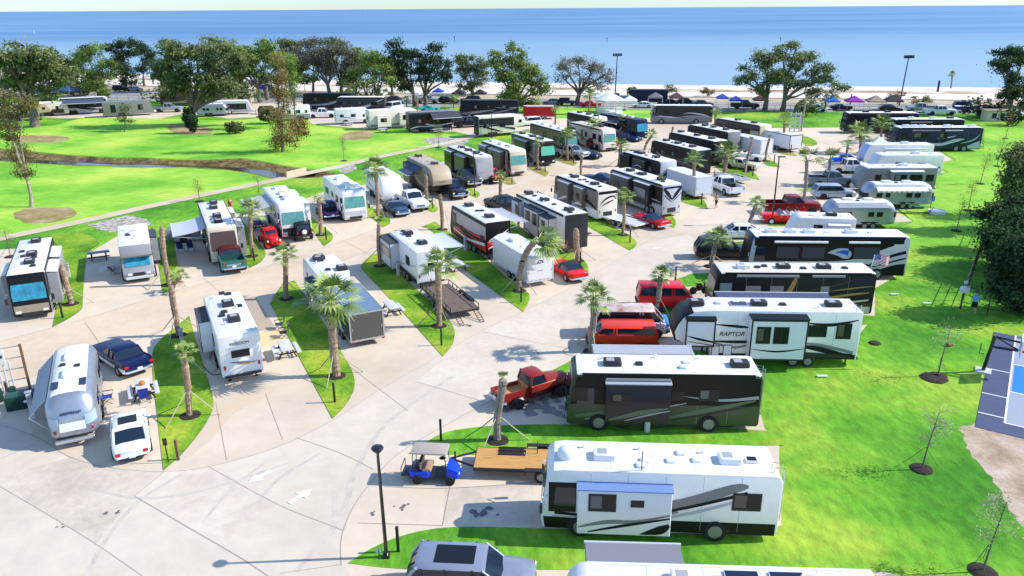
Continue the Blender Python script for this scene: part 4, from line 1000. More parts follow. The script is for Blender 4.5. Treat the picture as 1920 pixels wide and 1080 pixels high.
def px_poly(pts, z, sm=0):
 if sm:
  n = len(pts); out = []
  for k in range(n):
   p0, p1, p2, p3 = pts[k - 1], pts[k], pts[(k + 1) % n], pts[(k + 2) % n]
   def sharp(a, b, c):
    u = V((b[0] - a[0], (b[1] - a[1]) * 2)); w = V((c[0] - b[0], (c[1] - b[1]) * 2)); return u.length < 1e-6 or w.length < 1e-6 or u.normalized().dot(w.normalized()) < .35
   if sharp(p0, p1, p2): p0 = p1
   if sharp(p1, p2, p3): p3 = p2
   for j in range(sm):
    t = j / sm
    out.append(tuple(.5 * (2 * b + (c - a) * t + (2 * a - 5 * b + 4 * c - d) * t * t + (3 * b - a - 3 * c + d) * t ** 3) for a, b, c, d in zip(p0, p1, p2, p3)))
  pts = out
 return [G(x, y, z) for x, y in pts]
def sheet(name, pts, z, mat, sm=0, thick=.03, holes=None, world=None, rag=0):
 p = world or px_poly(pts, z, sm)
 if rag:
  q = []; rr = random.Random(3)
  for a, b in zip(p, p[1:] + p[:1]):
   k = max(1, int((b - a).length / (rag * 1.2)))
   for j in range(k): q.append(a.lerp(b, j / k) + V((rr.uniform(-rag, rag), rr.uniform(-rag, rag), 0)) * .5)
  p = q
 mb = MB(); loops = [p] + (holes or [])
 if holes or len(p) > 8: tri = tessellate_polygon(loops); flat = [q for l in loops for q in l]; mb.add(flat, [tuple(t) for t in tri], mat)
 else: mb.poly(p, mat)
 if thick:
  n = len(p); mb.add(p + [V((q.x, q.y, q.z - thick)) for q in p], [(k, (k + 1) % n, n + (k + 1) % n, n + k) for k in range(n)], MULCH if name == 'grass_island' else mat)
 o = mb.build(name, smooth=0);
 me = o.data
 if me.polygons[0].normal.z < 0: me.flip_normals()
 return tag(o, kind='structure')
XS = (-700, -100, 200, 640, 1280, 1900, 2700)
LINES = {'shore': (128, 133, 137, 150, 158.5, 163.5, 166), 'wet': (130, 135, 139, 152, 160.5, 165.5, 168), 'dune0': (134, 140, 144, 158, 167, 172, 175), 'dune1': (138, 144, 148, 162, 172, 177, 180),
   'kerb': (146, 153, 158, 172, 181, 188, 192), 'verge': (147, 155, 160, 174, 183, 190, 194), 'road': (154, 163, 168, 181, 190, 197, 202), 'fence': (170, 181, 187, 197, 206.5, 214, 219)}
def band(name, a, b, mat, za=0, zb=0):
 A = [G(x, y, za) for x, y in zip(XS, LINES[a])]; B = [G(x, y, zb) for x, y in zip(XS, LINES[b])]
 mb = MB(); n = len(A); mb.add(A + B, [(k, k + 1, n + k + 1, n + k) for k in range(n - 1)], mat); o = mb.build(name, smooth=0)
 if o.data.polygons[0].normal.z < 0: o.data.flip_normals()
 return tag(o, kind='structure')
band('beach', 'shore', 'dune0', SAND, -1.3, 0); band('dune_strip', 'dune0', 'dune1', DUNE); band('beach_sand', 'dune1', 'kerb', SAND)
band('highway', 'kerb', 'verge', M('highway_edge', (.22, .17, .14), .9)); band('road_verge', 'verge', 'road', VERGE); band('parking_lane', 'road', 'fence', ASPH)
OUT = [(-160, 279), (-60, 279), (0, 279), (60, 285), (110, 290), (160, 293), (220, 297), (270, 296), (330, 300), (400, 300), (450, 297), (500, 305), (560, 316), (610, 322), (640, 327), (600, 333), (555, 334), (515, 336), (480, 327), (420, 318), (350, 314), (250, 313), (150, 311), (60, 306), (0, 302), (-160, 300)]
INN = [(-160, 295), (-60, 296), (0, 297), (60, 300), (110, 302), (160, 304), (220, 305.5), (270, 307), (330, 309), (400, 312), (450, 315), (500, 320), (540, 326), (560, 329), (585, 331), (575, 333), (545, 334), (512, 334), (480, 326), (420, 317.3), (350, 313.3), (250, 312.2), (150, 310.2), (60, 305.2), (0, 301.2), (-160, 299.4)]
oc = [G(x, y, 0) for x, y in OUT]; ic = [G(x, y, -.55) for x, y in INN]
land = [V((-420, -30, 0)), V((420, -30, 0))] + [G(x, y, 0) for x, y in list(zip(XS, LINES['fence']))[::-1]]
sheet('lawn', None, 0, GRASS, thick=0, holes=[oc], world=land)
mb = MB(); n = len(oc); r = random.Random(4); mid = []
for a, b in zip(oc, ic): q = a.lerp(b, .45); q.z = -.12 - r.random() * .15; mid.append(q)
for A, B in ((oc, mid), (mid, ic)): mb.add(A + B, [(k, (k + 1) % n, n + (k + 1) % n, n + k) for k in range(n)], BANK)
struct(mb, 'creek_bank')
sheet('creek_water', None, 0, WATERC, thick=0, world=[V((p.x, p.y, -.53)) for p in ic])
MW = [(-700, 300), (-160, 301.5), (0, 303.5), (60, 307.5), (150, 312.5), (250, 314.5), (350, 315.5), (420, 319.5), (480, 328.5), (515, 337.5), (555, 336), (560, 328), (480, 344), (410, 357), (330, 374), (250, 391), (180, 407), (100, 424), (0, 444), (-160, 478), (-700, 560)]
sheet('meadow', [p for p in MW if p != (560, 328)], .012, MEADOW, thick=0)
MN = [(-700, 240), (-160, 236), (0, 236), (100, 236), (150, 222), (200, 219), (420, 226), (560, 216), (575, 235), (640, 240), (690, 246), (770, 246), (850, 252), (890, 252), (850, 263), (790, 276), (720, 290), (655, 305), (645, 322), (610, 320), (560, 314), (500, 303), (450, 295.5), (400, 298.5), (330, 298.5), (270, 294.5), (220, 295.5), (160, 291.5), (110, 288.5), (60, 283.5), (0, 277.5), (-60, 277), (-160, 277), (-700, 277)]
sheet('meadow', MN, .012, MEADOW, thick=0)
CP = [(-500, 560), (-200, 480), (100, 462), (168, 474), (225, 440), (290, 440), (322, 435), (375, 405), (440, 400), (472, 400), (490, 385), (575, 372), (600, 362), (690, 345), (700, 335), (760, 335), (765, 322), (840, 300), (905, 288), (960, 275), (1000, 262), (1062, 252), (1068, 243), (1045, 240), (960, 247), (880, 253), (850, 246), (782, 249), (760, 239), (685, 241), (640, 238), (585, 232), (566, 216), (430, 222), (345, 213), (300, 222), (180, 221), (110, 222), (60, 217), (0, 213), (-200, 208), (-200, 200), (110, 208), (280, 205), (345, 204), (450, 195), (560, 192), (700, 200), (880, 212), (960, 213), (1060, 213.5), (1180, 214), (1230, 219), (1345, 222), (1410, 232), (1440, 240), (1580, 239), (1590, 228), (1720, 228), (1790, 240), (1842, 272), (1735, 284), (1757, 281), (1787, 300), (1752, 306), (1745, 313), (1773, 323), (1742, 332), (1756, 351), (1668, 385), (1711, 415), (1600, 420), (1660, 445), (1700, 490), (1690, 512), (1640, 540), (1640, 590), (1600, 640), (1590, 665), (1430, 690), (1425, 775), (1434, 804), (1460, 830), (1465, 985), (1390, 1003), (1690, 1080), (1690, 1400), (-500, 1400)]
sheet('concrete_road', CP, .02, CONC, thick=.05)
sheet('concrete_road', [(-60, 655), (0, 640), (150, 600), (330, 545), (480, 505), (620, 460), (760, 410), (900, 372), (1050, 322), (1120, 300), (1160, 305), (1050, 350), (940, 385), (800, 425), (640, 490), (500, 552), (300, 620), (130, 690), (-60, 735)], .022, PADC, thick=0)
RD = [(-500, 800), (-60, 780), (60, 820), (130, 858), (210, 878), (310, 884), (400, 873), (520, 838), (620, 790), (700, 738), (800, 680), (900, 622), (1030, 560), (1130, 505), (1200, 460), (1290, 440), (1330, 470), (1230, 530), (1160, 580), (1090, 620), (1080, 690), (960, 720), (930, 745), (880, 780), (830, 800), (745, 852), (695, 905), (660, 955), (640, 1010), (640, 1060), (660, 1100), (700, 1400), (-500, 1400)]
sheet('concrete_road', RD, .024, CONC2, thick=0, sm=4)
SL = [multi_noise('slab_tone', [(.57, .49, .40), (.63, .545, .445), (.66, .58, .475)], (.3, 2.), rough=.85, bump=.1, bscale=5, fine=.07, spec=.25), multi_noise('slab_tone_dark', [(.50, .43, .35), (.575, .495, .40), (.62, .54, .44)], (.25, 2.), rough=.85, bump=.1, bscale=5, fine=.08, spec=.25)]
for k, p in enumerate(([(252, 930), (308, 884), (400, 873), (520, 945), (430, 1010), (350, 987)], [(-20, 900), (130, 858), (210, 878), (308, 884), (252, 930), (180, 1020), (90, 965)], [(780, 715), (900, 622), (1070, 655), (1060, 690), (905, 752)], [(835, 915), (1000, 905), (1000, 985), (830, 985)], [(905, 622), (1030, 560), (1150, 600), (1080, 650), (1070, 655)])): sheet('concrete_road', p, .0255 + k * .0002 if k != 3 else .0222, SL[k % 2], thick=0)
ISL = {
 'I1': [(355, 592), (322, 618), (298, 640), (286, 662), (288, 720), (297, 800), (306, 881), (340, 851), (378, 805), (398, 768), (398, 740), (382, 685), (368, 640)],
 'I2': [(552, 525), (535, 532), (518, 548), (508, 566), (513, 580), (548, 645), (580, 705), (623, 784), (645, 762), (660, 738), (665, 720), (662, 700), (648, 672), (610, 610)],
 'I3': [(708, 474), (690, 482), (677, 500), (688, 515), (720, 548), (760, 590), (830, 668), (845, 650), (852, 632), (849, 610), (818, 574), (773, 535), (735, 495)],
 'I4': [(790, 425), (812, 435), (867, 500), (905, 530), (981, 584), (990, 568), (993, 555), (986, 545), (950, 520), (905, 480), (850, 440), (815, 415)],
 'I5': [(940, 400), (1000, 440), (1060, 470), (1085, 478), (1103, 500), (1100, 517), (1094, 521), (1040, 488), (960, 445), (925, 415)],
 'I6': [(1085, 393), (1110, 400), (1152, 425), (1188, 447), (1193, 460), (1180, 469), (1140, 446), (1095, 418)],
 'I7': [(1225, 390), (1250, 398), (1267, 413), (1264, 427), (1245, 420), (1220, 408)],
 'I7b': [(1265, 360), (1298, 365), (1320, 376), (1327, 391), (1310, 388), (1270, 374)],
 'I8': [(1335, 304), (1375, 312), (1412, 322), (1424, 337), (1395, 331), (1352, 320)],
 'I9': [(1428, 298), (1452, 303), (1463, 313), (1438, 310)], 'I10': [(1445, 276), (1478, 281), (1496, 292.5), (1468, 289)], 'I11': [(1488, 252), (1510, 255), (1530, 264), (1532, 271), (1512, 272.5)],
 'L1': [(90, 440), (150, 436), (185, 455), (163, 478), (155, 560), (153, 578), (133, 594), (98, 613), (105, 580), (113, 547), (118, 480)],
 'L2': [(285, 425), (322, 436), (330, 480), (338, 512), (333, 530), (305, 551), (298, 500), (292, 450)],
 'L3': [(430, 405), (455, 415), (475, 440), (495, 468), (498, 478), (487, 492), (467, 502), (452, 470), (440, 440)],
 'L4': [(570, 395), (600, 420), (622, 438), (622, 450), (607, 461), (590, 437), (572, 410)], 'L5': [(675, 378), (700, 390), (728, 407), (731, 418), (718, 426), (700, 411), (680, 396)],
 'L6': [(760, 358), (798, 374), (820, 388), (818, 396), (810, 398), (780, 380)], 'L7': [(868, 349), (885, 353), (900, 363), (894, 371), (873, 361)], 'L8': [(930, 326), (955, 332), (969, 344), (953, 346), (935, 336)],
 'L9': [(985, 307), (1015, 314), (1029, 323), (1022, 330), (998, 319)], 'L10': [(1035, 291), (1065, 297), (1083, 305), (1076, 311), (1048, 302)], 'L11': [(1108, 283), (1130, 289), (1127, 294), (1112, 290)],
 'R1': [(651, 1056), (700, 1026), (765, 1001), (850, 988), (1000, 990), (1390, 1004), (1520, 1003), (1700, 1072), (1400, 1070), (1030, 1068), (780, 1068)],
 'R2': [(764, 851), (800, 828), (830, 812), (875, 803), (950, 797), (1100, 796), (1433, 807), (1470, 835), (1100, 842), (1000, 853)],
 'R3': [(1035, 694), (1070, 676), (1110, 652), (1140, 650), (1600, 668), (1600, 692), (1060, 698)], 'R4': [(1232, 600), (1240, 584), (1262, 578), (1330, 575), (1640, 592), (1600, 612), (1260, 608)],
 'R5': [(1243, 532), (1285, 518), (1330, 512), (1640, 515), (1640, 535), (1280, 537)], 'R6': [(1330, 460), (1395, 452), (1440, 455), (1430, 465), (1345, 468)], 'R7': [(1445, 420), (1485, 416), (1600, 419), (1600, 424), (1450, 424)], 'R8': [(1490, 356), (1530, 352), (1570, 355), (1530, 360)], 'R9': [(1565, 322), (1600, 319), (1630, 322), (1600, 326)], 'R10': [(1615, 272), (1650, 262), (1680, 266), (1640, 276)],
 'T0': [(1568, 249), (1598, 247), (1600, 250), (1580, 251)],
}
for k, p in ISL.items(): sheet('grass_island', p, .05 if k[0] != 'R' else .032, GRASS if k[0] == 'R' and k not in ('R9', 'R10') else ISLE if k not in ('L9', 'L10', 'L11', 'L8', 'I10') else M('dry_turf', (.3, .26, .05), .9, var=.3, scale=.6, world=True), sm=3, thick=.06 if k[0] != 'R' else .005)
sheet('lawn', [(1044, 222), (1035, 213), (1050, 200), (1220, 207), (1226, 218), (1228, 221)], .03, MEADOW, thick=.02)
sheet('lawn', [(1340, 214), (1600, 220), (1595, 234), (1500, 236.5), (1440, 238), (1380, 228), (1340, 221)], .03, GRASS, thick=.02)
sheet('meadow', [(1846, 232), (1925, 242), (1915, 300), (1880, 400), (1850, 455), (1700, 470), (1655, 440), (1705, 420), (1713, 415), (1680, 388), (1760, 351), (1748, 333), (1780, 323), (1755, 311), (1793, 300), (1765, 284), (1845, 278)], .013, multi_noise('pale_lawn', [(.14, .40, .03), (.24, .50, .045), (.36, .54, .07)], (.09, 1.6), rough=.9, bump=.4, bscale=5, fine=.22, stretch=((.5, 1.4, 1), (0, 0, .3)), spec=.15), thick=0)  # lawn sheet in a paler, yellower green than the base lawn
def strip_px(name, pts, wid, z, mat, n=40, thick=0):
 c = curve(pts, n); mb = MB(); mb.strip([G(x, y, z) for x, y in c], wid, mat); o = mb.build(name, smooth=0)
 if o.data.polygons[0].normal.z < 0: o.data.flip_normals()
 return tag(o, kind='structure')
strip_px('footpath', [(-200, 490), (0, 447), (100, 426), (180, 409), (250, 393), (330, 376), (410, 359), (480, 345), (555, 329), (640, 311), (720, 292), (790, 278), (850, 265), (905, 251)], 1.9, .03, PATHM)
w_ = MB(); pa, pb = G(543, 331), G(568, 325); w_.box((pa + pb) / 2 + V((0, 0, .1)), ((pb - pa).length + 1.2, .3, 1.3), PATHM, rz=math.atan2(pb.y - pa.y, pb.x - pa.x)); pc = G(668, 316); w_.build('culvert_wall', smooth=0); tag(bpy.data.objects['culvert_wall'], 'low tan culvert wall where the footpath crosses the creek', 'wall')
for nm, pts in (('dirt_patch', [(640, 254), (655, 248), (690, 243), (700, 250), (690, 261), (655, 263), (636, 260)]), ('dirt_patch', [(25, 400), (60, 389), (130, 390), (145, 402), (120, 412), (70, 420), (35, 414)]), ('dirt_patch', [(0, 262), (40, 254), (120, 256), (130, 262), (100, 267), (40, 266)]),
    ('dirt_patch', [(318, 232), (350, 232), (400, 242), (395, 252), (350, 253), (315, 243)]), ('rock_bed', [(165, 421), (205, 411), (240, 404), (270, 410), (283, 421), (250, 433), (215, 436), (185, 430)]), ('rock_bed', [(790, 262), (830, 256), (880, 262), (865, 272), (820, 274)]), ('rock_bed', [(640, 312), (660, 307), (670, 315), (650, 325), (636, 322)])):
 sheet(nm, pts, .017, DIRT if nm == 'dirt_patch' else GRAVEL, sm=3, thick=0, rag=.35)
r = random.Random(9)
sheet('sand_patch', [(1800, 801), (1832, 795), (1880, 806), (1930, 817), (2100, 850), (2100, 1090), (1960, 1020), (1915, 985), (1893, 955), (1870, 915), (1850, 885), (1818, 850)], .006, multi_noise('bare_sandy_soil', [(.34, .25, .17), (.46, .36, .27), (.55, .45, .36)], (.5, 3.), rough=.95, bump=.5, bscale=5, fine=.15, spec=.1), sm=3, thick=0, rag=.25)
cn, e1 = G(1828, 800, .03), (G(1863, 622, .03) - G(1828, 800, .03)); Lc = e1.length; e1.normalize(); e2 = V((e1.y, -e1.x, 0))
def ct(u, v, z=.03): q = cn + e1 * u + e2 * v; return V((q.x, q.y, z))
def csheet(u0, u1, v0, v1, z, m, nm='court_marking'): return sheet(nm, None, z, m, thick=0, world=[ct(u0, v0, z), ct(u1, v0, z), ct(u1, v1, z), ct(u0, v1, z)])
COURT = M('court_navy_acrylic', (.055, .075, .15), .7, var=.1, scale=.7, world=True); LINE = M('court_line_white', (.8, .8, .8), .6)
csheet(0, Lc, 0, 14, .03, COURT, 'sports_court'); csheet(1.3, Lc * .97, 1.38, 14, .035, M('court_grey_acrylic', (.30, .34, .42), .7), 'sports_court')
csheet(Lc * .37, Lc * .65, 1.5, 14, .040, M('court_blue_acrylic', (.01, .20, .75), .6), 'sports_court')
for u0, u1, v0, v1 in ((1.3, Lc, 1.3, 1.4), (1.3, 1.4, 1.4, 14), (Lc * .365, Lc * .372, 1.4, 14), (Lc * .65, Lc * .657, 1.4, 14), (1.9, 2.0, 0, 1.3), (Lc * .30, Lc * .306, 0, 1.3), (Lc * .55, Lc * .556, 0, 1.3), (Lc * .80, Lc * .806, 0, 1.3)): csheet(u0, u1, v0, v1, .046, LINE)
jm = MB(); JZ = [.032]
def joint(pts, w=.035, z=None):
 JZ[0] += .0004; z = JZ[0]; c = curve(pts, 24) if len(pts) > 2 else pts; jm.strip([G(x, y, z) for x, y in c], w * .7, JOINT)
joint([(-60, 780), (60, 815), (130, 856), (210, 877), (310, 884), (400, 873), (520, 838), (620, 790), (700, 738)], .045)
joint([(308, 884), (252, 930)], .05); joint([(252, 930), (350, 987), (450, 1045), (510, 1085)], .07); joint([(-20, 900), (90, 965), (180, 1020), (270, 1082)]); joint([(525, 1075), (640, 1058)]); joint([(390, 874), (520, 945), (620, 985), (645, 995)]); joint([(498, 738), (530, 825)]); joint([(405, 755), (425, 862)]); joint([(640, 675), (765, 770)])
joint([(700, 738), (800, 680), (900, 622), (1030, 560), (1130, 505), (1200, 460), (1280, 415), (1400, 350)]); joint([(640, 1060), (640, 1010), (660, 955), (695, 905), (745, 852), (830, 800), (930, 745)], .045)
joint([(780, 715), (905, 752)]); joint([(905, 622), (1070, 655)]); joint([(555, 820), (640, 850), (700, 880)]); joint([(0, 861), (65, 832)]); joint([(720, 912), (835, 915), (1000, 905)]); joint([(845, 905), (830, 985)]); joint([(670, 980), (830, 985)])
joint([(0, 640), (150, 600), (330, 545), (480, 505), (620, 460), (760, 410), (900, 372), (1050, 322)]); joint([(130, 690), (300, 620), (500, 552), (640, 490), (800, 425)]); joint([(160, 605), (220, 690)]); joint([(380, 520), (440, 570)]); joint([(640, 450), (700, 480)]); joint([(835, 395), (850, 470)])
struct(jm, 'pavement_joint', smooth=0)
tm = MB(); TZ = [.0275]; TY = M('tyre_mark', (.54, .475, .40), .8, var=.12, scale=1.5, world=True)
for pts, w in (([(160, 1085), (200, 1010), (260, 940), (340, 890)], .22), ([(620, 1000), (650, 940), (668, 880), (720, 800), (790, 745), (850, 705)], .28), ([(556, 1070), (600, 1020), (625, 985), (628, 930)], .22), ([(170, 915), (250, 933), (340, 928), (430, 905), (540, 868)], .16), ([(470, 960), (520, 900), (600, 850)], .2), ([(380, 980), (430, 920), (500, 865)], .16)): TZ[0] += .0006; tm.strip([G(x, y, TZ[0]) for x, y in curve(pts, 24)], w, TY)
struct(tm, 'tyre_mark', smooth=0)
ar = MB(); WP = M('road_paint_white', (.82, .82, .82), .6, var=.08, scale=3, world=True)
for tip, tail in (((465, 906), (508, 882)), ((586, 916), (542, 943))):
 a, b = G(*tip, .046), G(*tail, .046); d = (a - b); l = d.length; d.normalize(); s = V((d.y, -d.x, 0)); q = a - d * l * .5
 ar.poly([a, q + s * .4, q - s * .4], WP); ar.poly([q + s * .13, b + s * .13, b - s * .13, q - s * .13], WP)
for x, y, wd in ((1230, 466, .5), (1285, 477, .6)):
 a = G(x, y, .046); ar.poly([a + V((-wd, -.3, 0)), a + V((wd, .2, 0)), a + V((wd * .9, .5, 0)), a + V((-wd * .4, .2, 0))], WP)
struct(ar, 'road_arrow', smooth=0)
def pad_no(x, y, t):
 p = G(x, y, .031); o = text_mesh(t, .45, WP, 'pad_number', None, p, (0, 0, R(25)), ex=0); tag(o, kind='structure')
st = MB(); r = random.Random(2)
for (x, y, k, s) in ((900, 960, 9, .16), (755, 948, 6, .08), (1030, 758, 26, .42), (700, 965, 4, .07), (215, 955, 3, .1), (120, 985, 3, .08), (880, 610, 5, .12), (1000, 660, 4, .1)):
 for _ in range(k):
  p = G(x, y, .032) + V((r.gauss(0, s * 2.2), r.gauss(0, s * 2), r.uniform(-.002, .002))); q = s * r.uniform(.5, 1.3); m_ = 9; st.poly([p + V((q * r.uniform(.6, 1.2) * math.cos(6.28 * j / m_), q * r.uniform(.6, 1.2) * math.sin(6.28 * j / m_), 0)) for j in range(m_)], M('oil_stain', (.13, .12, .12), .6) if s < .3 else M('damp_stain', (.25, .25, .25), .5))
st.poly(px_poly([(402, 735), (440, 715), (520, 725), (505, 742), (440, 775), (395, 825), (352, 858), (340, 852), (378, 806), (400, 765)], .0225, 3), M('rusty_water_stain', (.62, .47, .31), .9, col2=(.58, .49, .39), scale=.5, world=True)); struct(st, 'pavement_stain', smooth=0)
S0 = [G(x, y + 1.5, -1.15) for x, y in zip(XS, LINES['shore'])]; sb = MB(); far = [V((p.x * 260, 42000, -1.15)) for p in S0]; midl = [V((p.x * 3, p.y * 3 + 200, -1.15)) for p in S0]; n = len(S0)
SEA = bpy.data.materials.new('sea_water'); SEA.use_nodes = True; nt = SEA.node_tree; b = nt.nodes['Principled BSDF']; ge = nt.nodes.new('ShaderNodeNewGeometry'); mp = nt.nodes.new('ShaderNodeMapping'); mp.inputs['Scale'].default_value = (.0016, .0065, 1); nt.links.new(ge.outputs['Position'], mp.inputs['Vector'])
nz = nt.nodes.new('ShaderNodeTexNoise'); nz.inputs['Scale'].default_value = 1.0; nz.inputs['Detail'].default_value = 7; nt.links.new(mp.outputs['Vector'], nz.inputs['Vector'])
sx = nt.nodes.new('ShaderNodeSeparateXYZ'); nt.links.new(ge.outputs['Position'], sx.inputs['Vector'])
mr = nt.nodes.new('ShaderNodeMapRange'); mr.inputs['From Min'].default_value = 260; mr.inputs['From Max'].default_value = 900; mr.interpolation_type = 'SMOOTHSTEP'; nt.links.new(sx.outputs['Y'], mr.inputs['Value'])
cr = nt.nodes.new('ShaderNodeValToRGB'); cr.color_ramp.elements[0].position = .4; cr.color_ramp.elements[1].position = .6; cr.color_ramp.elements[0].color = (.065, .175, .345, 1); cr.color_ramp.elements[1].color = (.125, .255, .43, 1); nt.links.new(nz.outputs['Fac'], cr.inputs['Fac'])
mx = nt.nodes.new('ShaderNodeMix'); mx.data_type = 'RGBA'; mx.inputs['A'].default_value = (.25, .375, .48, 1); nt.links.new(cr.outputs['Color'], mx.inputs['B']); nt.links.new(mr.outputs['Result'], mx.inputs['Factor']); nt.links.new(mx.outputs['Result'], b.inputs['Base Color'])
b.inputs['Roughness'].default_value = .4; b.inputs['Specular IOR Level'].default_value = .12
mp2 = nt.nodes.new('ShaderNodeMapping'); mp2.inputs['Scale'].default_value = (.05, .28, 1); nt.links.new(ge.outputs['Position'], mp2.inputs['Vector']); n3 = nt.nodes.new('ShaderNodeTexNoise'); n3.inputs['Scale'].default_value = 1.; n3.inputs['Detail'].default_value = 6; nt.links.new(mp2.outputs['Vector'], n3.inputs['Vector']); bp = nt.nodes.new('ShaderNodeBump'); bp.inputs['Strength'].default_value = .6; bp.inputs['Distance'].default_value = .5; nt.links.new(n3.outputs['Fac'], bp.inputs['Height']); nt.links.new(bp.outputs['Normal'], b.inputs['Normal'])
sb.add(S0 + midl + far, [(k, k + 1, n + k + 1, n + k) for k in range(n - 1)] + [(n + k, n + k + 1, 2 * n + k + 1, 2 * n + k) for k in range(n - 1)], SEA); so = struct(sb, 'sea', smooth=0)
if so.data.polygons[0].normal.z < 0: so.data.flip_normals()
BLK = M('black_paint', (.007, .008, .010), .4, spec=.25); CHAR = paint('2a2d31', .25); TAN = paint('b7a58c', .35); BEIGE = paint('cfc4b0', .35); SILV = paint('b4b8be', .3); DGREEN = paint('414c38', .22); DNAVY = M('deep_navy_paint', (.004, .009, .035), .3, spec=.3); MAROON = paint('4d0f14', .25); REDP = paint('c4161c', .2); BROWN = paint('4a382c', .25); GOLD = paint('a5854a', .3); PEWT = paint('7d7f82', .3); BLUEL = paint('2d63c8', .3); CREAM = paint('ddd6c8', .4); DKBL = paint('2b3b55', .25); TEALB = M('deep_teal_paint', (.006, .025, .04), .3, spec=.3); GREYT = paint('8b8d90', .4)
RG = 'recreational vehicles parked on the pads'
def RV(*a, **k): k.setdefault('group', RG); return rv(*a, **k)
t = RV('motorhome', 'white motorhome with grey swooshes and black skirt beside the wooden flatbed trailer', (1016, 852), (1456, 862), 3.35, 'A', hd=176, side=WHITE, bot=(BLK, .62), mask=BLK, sw=[(2, [(-.02, .59, 1.5), (.07, .59, 1.5), (.15, .59, 1.5)]), (0, [(.42, .50, 0.09), (.6, .56, 0.5), (.8, .80, 0.45), (.86, .84, 0.15)]), (2, [(.02, .36, 0.15), (.3, .32, 0.15), (.55, .44, 0.15), (.86, .74, 0.18)]), (1, [(.05, .30, 0.075), (.4, .28, 0.09), (.62, .40, 0.15), (.86, .66, 0.15)]), (0, [(.3, .27, 0.075), (.45, .36, 0.3), (.58, .42, 0.075)])], swc=[PEWT, SILV, BLK],
    wins=[(.80, .92, .48, .74)], slides=[(.155, .545, .15, .80, .5, 1, WHITE, M('pale_blue_topper', (.16, .25, 0.5), .6), [(.2, .315, .50, .76), (.375, .43, .58, .68)], [(0, [(.16, .25, 0.075), (.28, .34, 0.21), (.4, .36, 0.15), (.54, .47, 0.09)]), (2, [(.2, .18, 0.06), (.36, .30, 0.15), (.54, .42, 0.075)]), (2, [(.42, .17, 0.045), (.5, .24, 0.42), (.54, .32, 0.15)])])],
    acs=[(.27, .1, WHITE), (.80, .1, WHITE)], vents=[(.44, .35, WHITE), (.60, -.35, WHITE), (.55, .3, WHITE), (.66, .2, WHITE), (.42, .75, WHITE)], dome=[(.11, .1, .45)], ladder=True, cover=M('green_windscreen', (.05, .2, .17), .08), shift=0)
m = MB(); m.box((-4.0, .1, 3.42), (.5, .4, .12), WHITE); m.poly([(-4.2, -.06, 3.49), (-4.2, .26, 3.49), (-3.8, .26, 3.49), (-3.8, -.06, 3.49)], GLASS); m.build('skylight', t)
t = RV('motorhome', 'dark green and charcoal motorhome behind the red vintage pickup', (1062, 680), (1422, 684), 3.5, 'A', hd=177.5, side=DGREEN, band=(BLK, .46, .93), sw='slash', swc=[paint('5d6c56', .3), GREY, CHAR], wins=[(.03, .11, .52, .75), (.24, .33, .56, .70), (.54, .60, .55, .70), (.68, .78, .55, .74)], acs=[(.24, .1), (.9, .1)], vents=[(.38, .1), (.63, -.2, WHITE), (.60, .5, LGREY), (.95, -.5, WHITE)],
    awns=[(.2, .53, 1, .25, .90, .9, PEWT), (.16, .72, -1, 2.7, .90, .80, AWN)], slides=[(.2, .53, .22, .86, .4, 1, CHAR, AWN, [(.23, .33, .56, .70)], [(0, [(.22, .25, .1), (.38, .38, .28), (.52, .46, .1)]), (1, [(.3, .24, .05), (.44, .36, .1), (.53, .42, .05)])])], ladder=True)
t = RV('fifth_wheel_trailer', 'big white fifth wheel with black slashes and a lettered side beside the navy awning', (1260, 568), (1606, 572), 3.85, '5', hd=177, cat='trailer', side=WHITE, front=BLK, bot=(BLK, .35), sw=[(0, [(.22, .75, 0.048), (.34, .72, 0.192), (.42, .70, 0.048)]), (0, [(.2, .45, 0.048), (.35, .44, 0.208), (.5, .46, 0.08)]), (1, [(.22, .42, 0.16), (.34, .34, 0.16), (.46, .44, 0.08)]), (0, [(.66, .38, 0.064), (.78, .34, 0.352), (.99, .16, 0.32)]), (1, [(.68, .44, 0.064), (.8, .4, 0.192), (.99, .26, 0.192)]), (0, [(.7, .80, 0.032), (.84, .77, 0.224), (.98, .86, 0.064)]), (2, [(.68, .26, 0.16), (.85, .2, 0.32), (.99, .12, 0.08)])], swc=[BLK, PEWT, CHAR],
    wins=[(.72, .82, .55, .76), (.87, .95, .52, .80)], slides=[(.06, .22, .38, .86, .4, 1, WHITE, BLK, [], [(0, [(.07, .58, .03), (.14, .52, .16), (.22, .47, .1)]), (1, [(.08, .48, .06), (.2, .42, .1), (.22, .40, .05)])]), (.40, .70, .2, .92, .75, 1, WHITE, BLK, [(.43, .505, .50, .80), (.52, .60, .50, .80)], [(0, [(.41, .40, .03), (.55, .36, .12), (.69, .42, .04)])])],
    acs=[(.13, .1), (.47, .1), (.87, .1)], vents=[(.25, 0, LGREY), (.6, .1), (.35, -.3, WHITE)], solar=[(.36, .1, 1.1, .75)], ladder=True, awns=[(.3, .95, -1, 2.4, .92, .86, AWNNV)])
lt = text_mesh('RAPTOR', .42, BLK, 'lettering', t, (0, 0, 0), (R(90), 0, R(180)), shear=.3); L_ = t['L']; lt.location = (L_ / 2 - .315 * L_, 1.25 + .03, 3.85 * .58)
for q, ww, z in ((.235, .5, 1.05), (.30, .55, 1.12)):
 d = MB(); d.box((L_ / 2 - q * L_, 1.275, z), (ww, .03, .72), DARK); d.box((L_ / 2 - q * L_, 1.29, z), (ww - .08, .02, .64), WHITE); d.build('hatch', t, smooth=0)
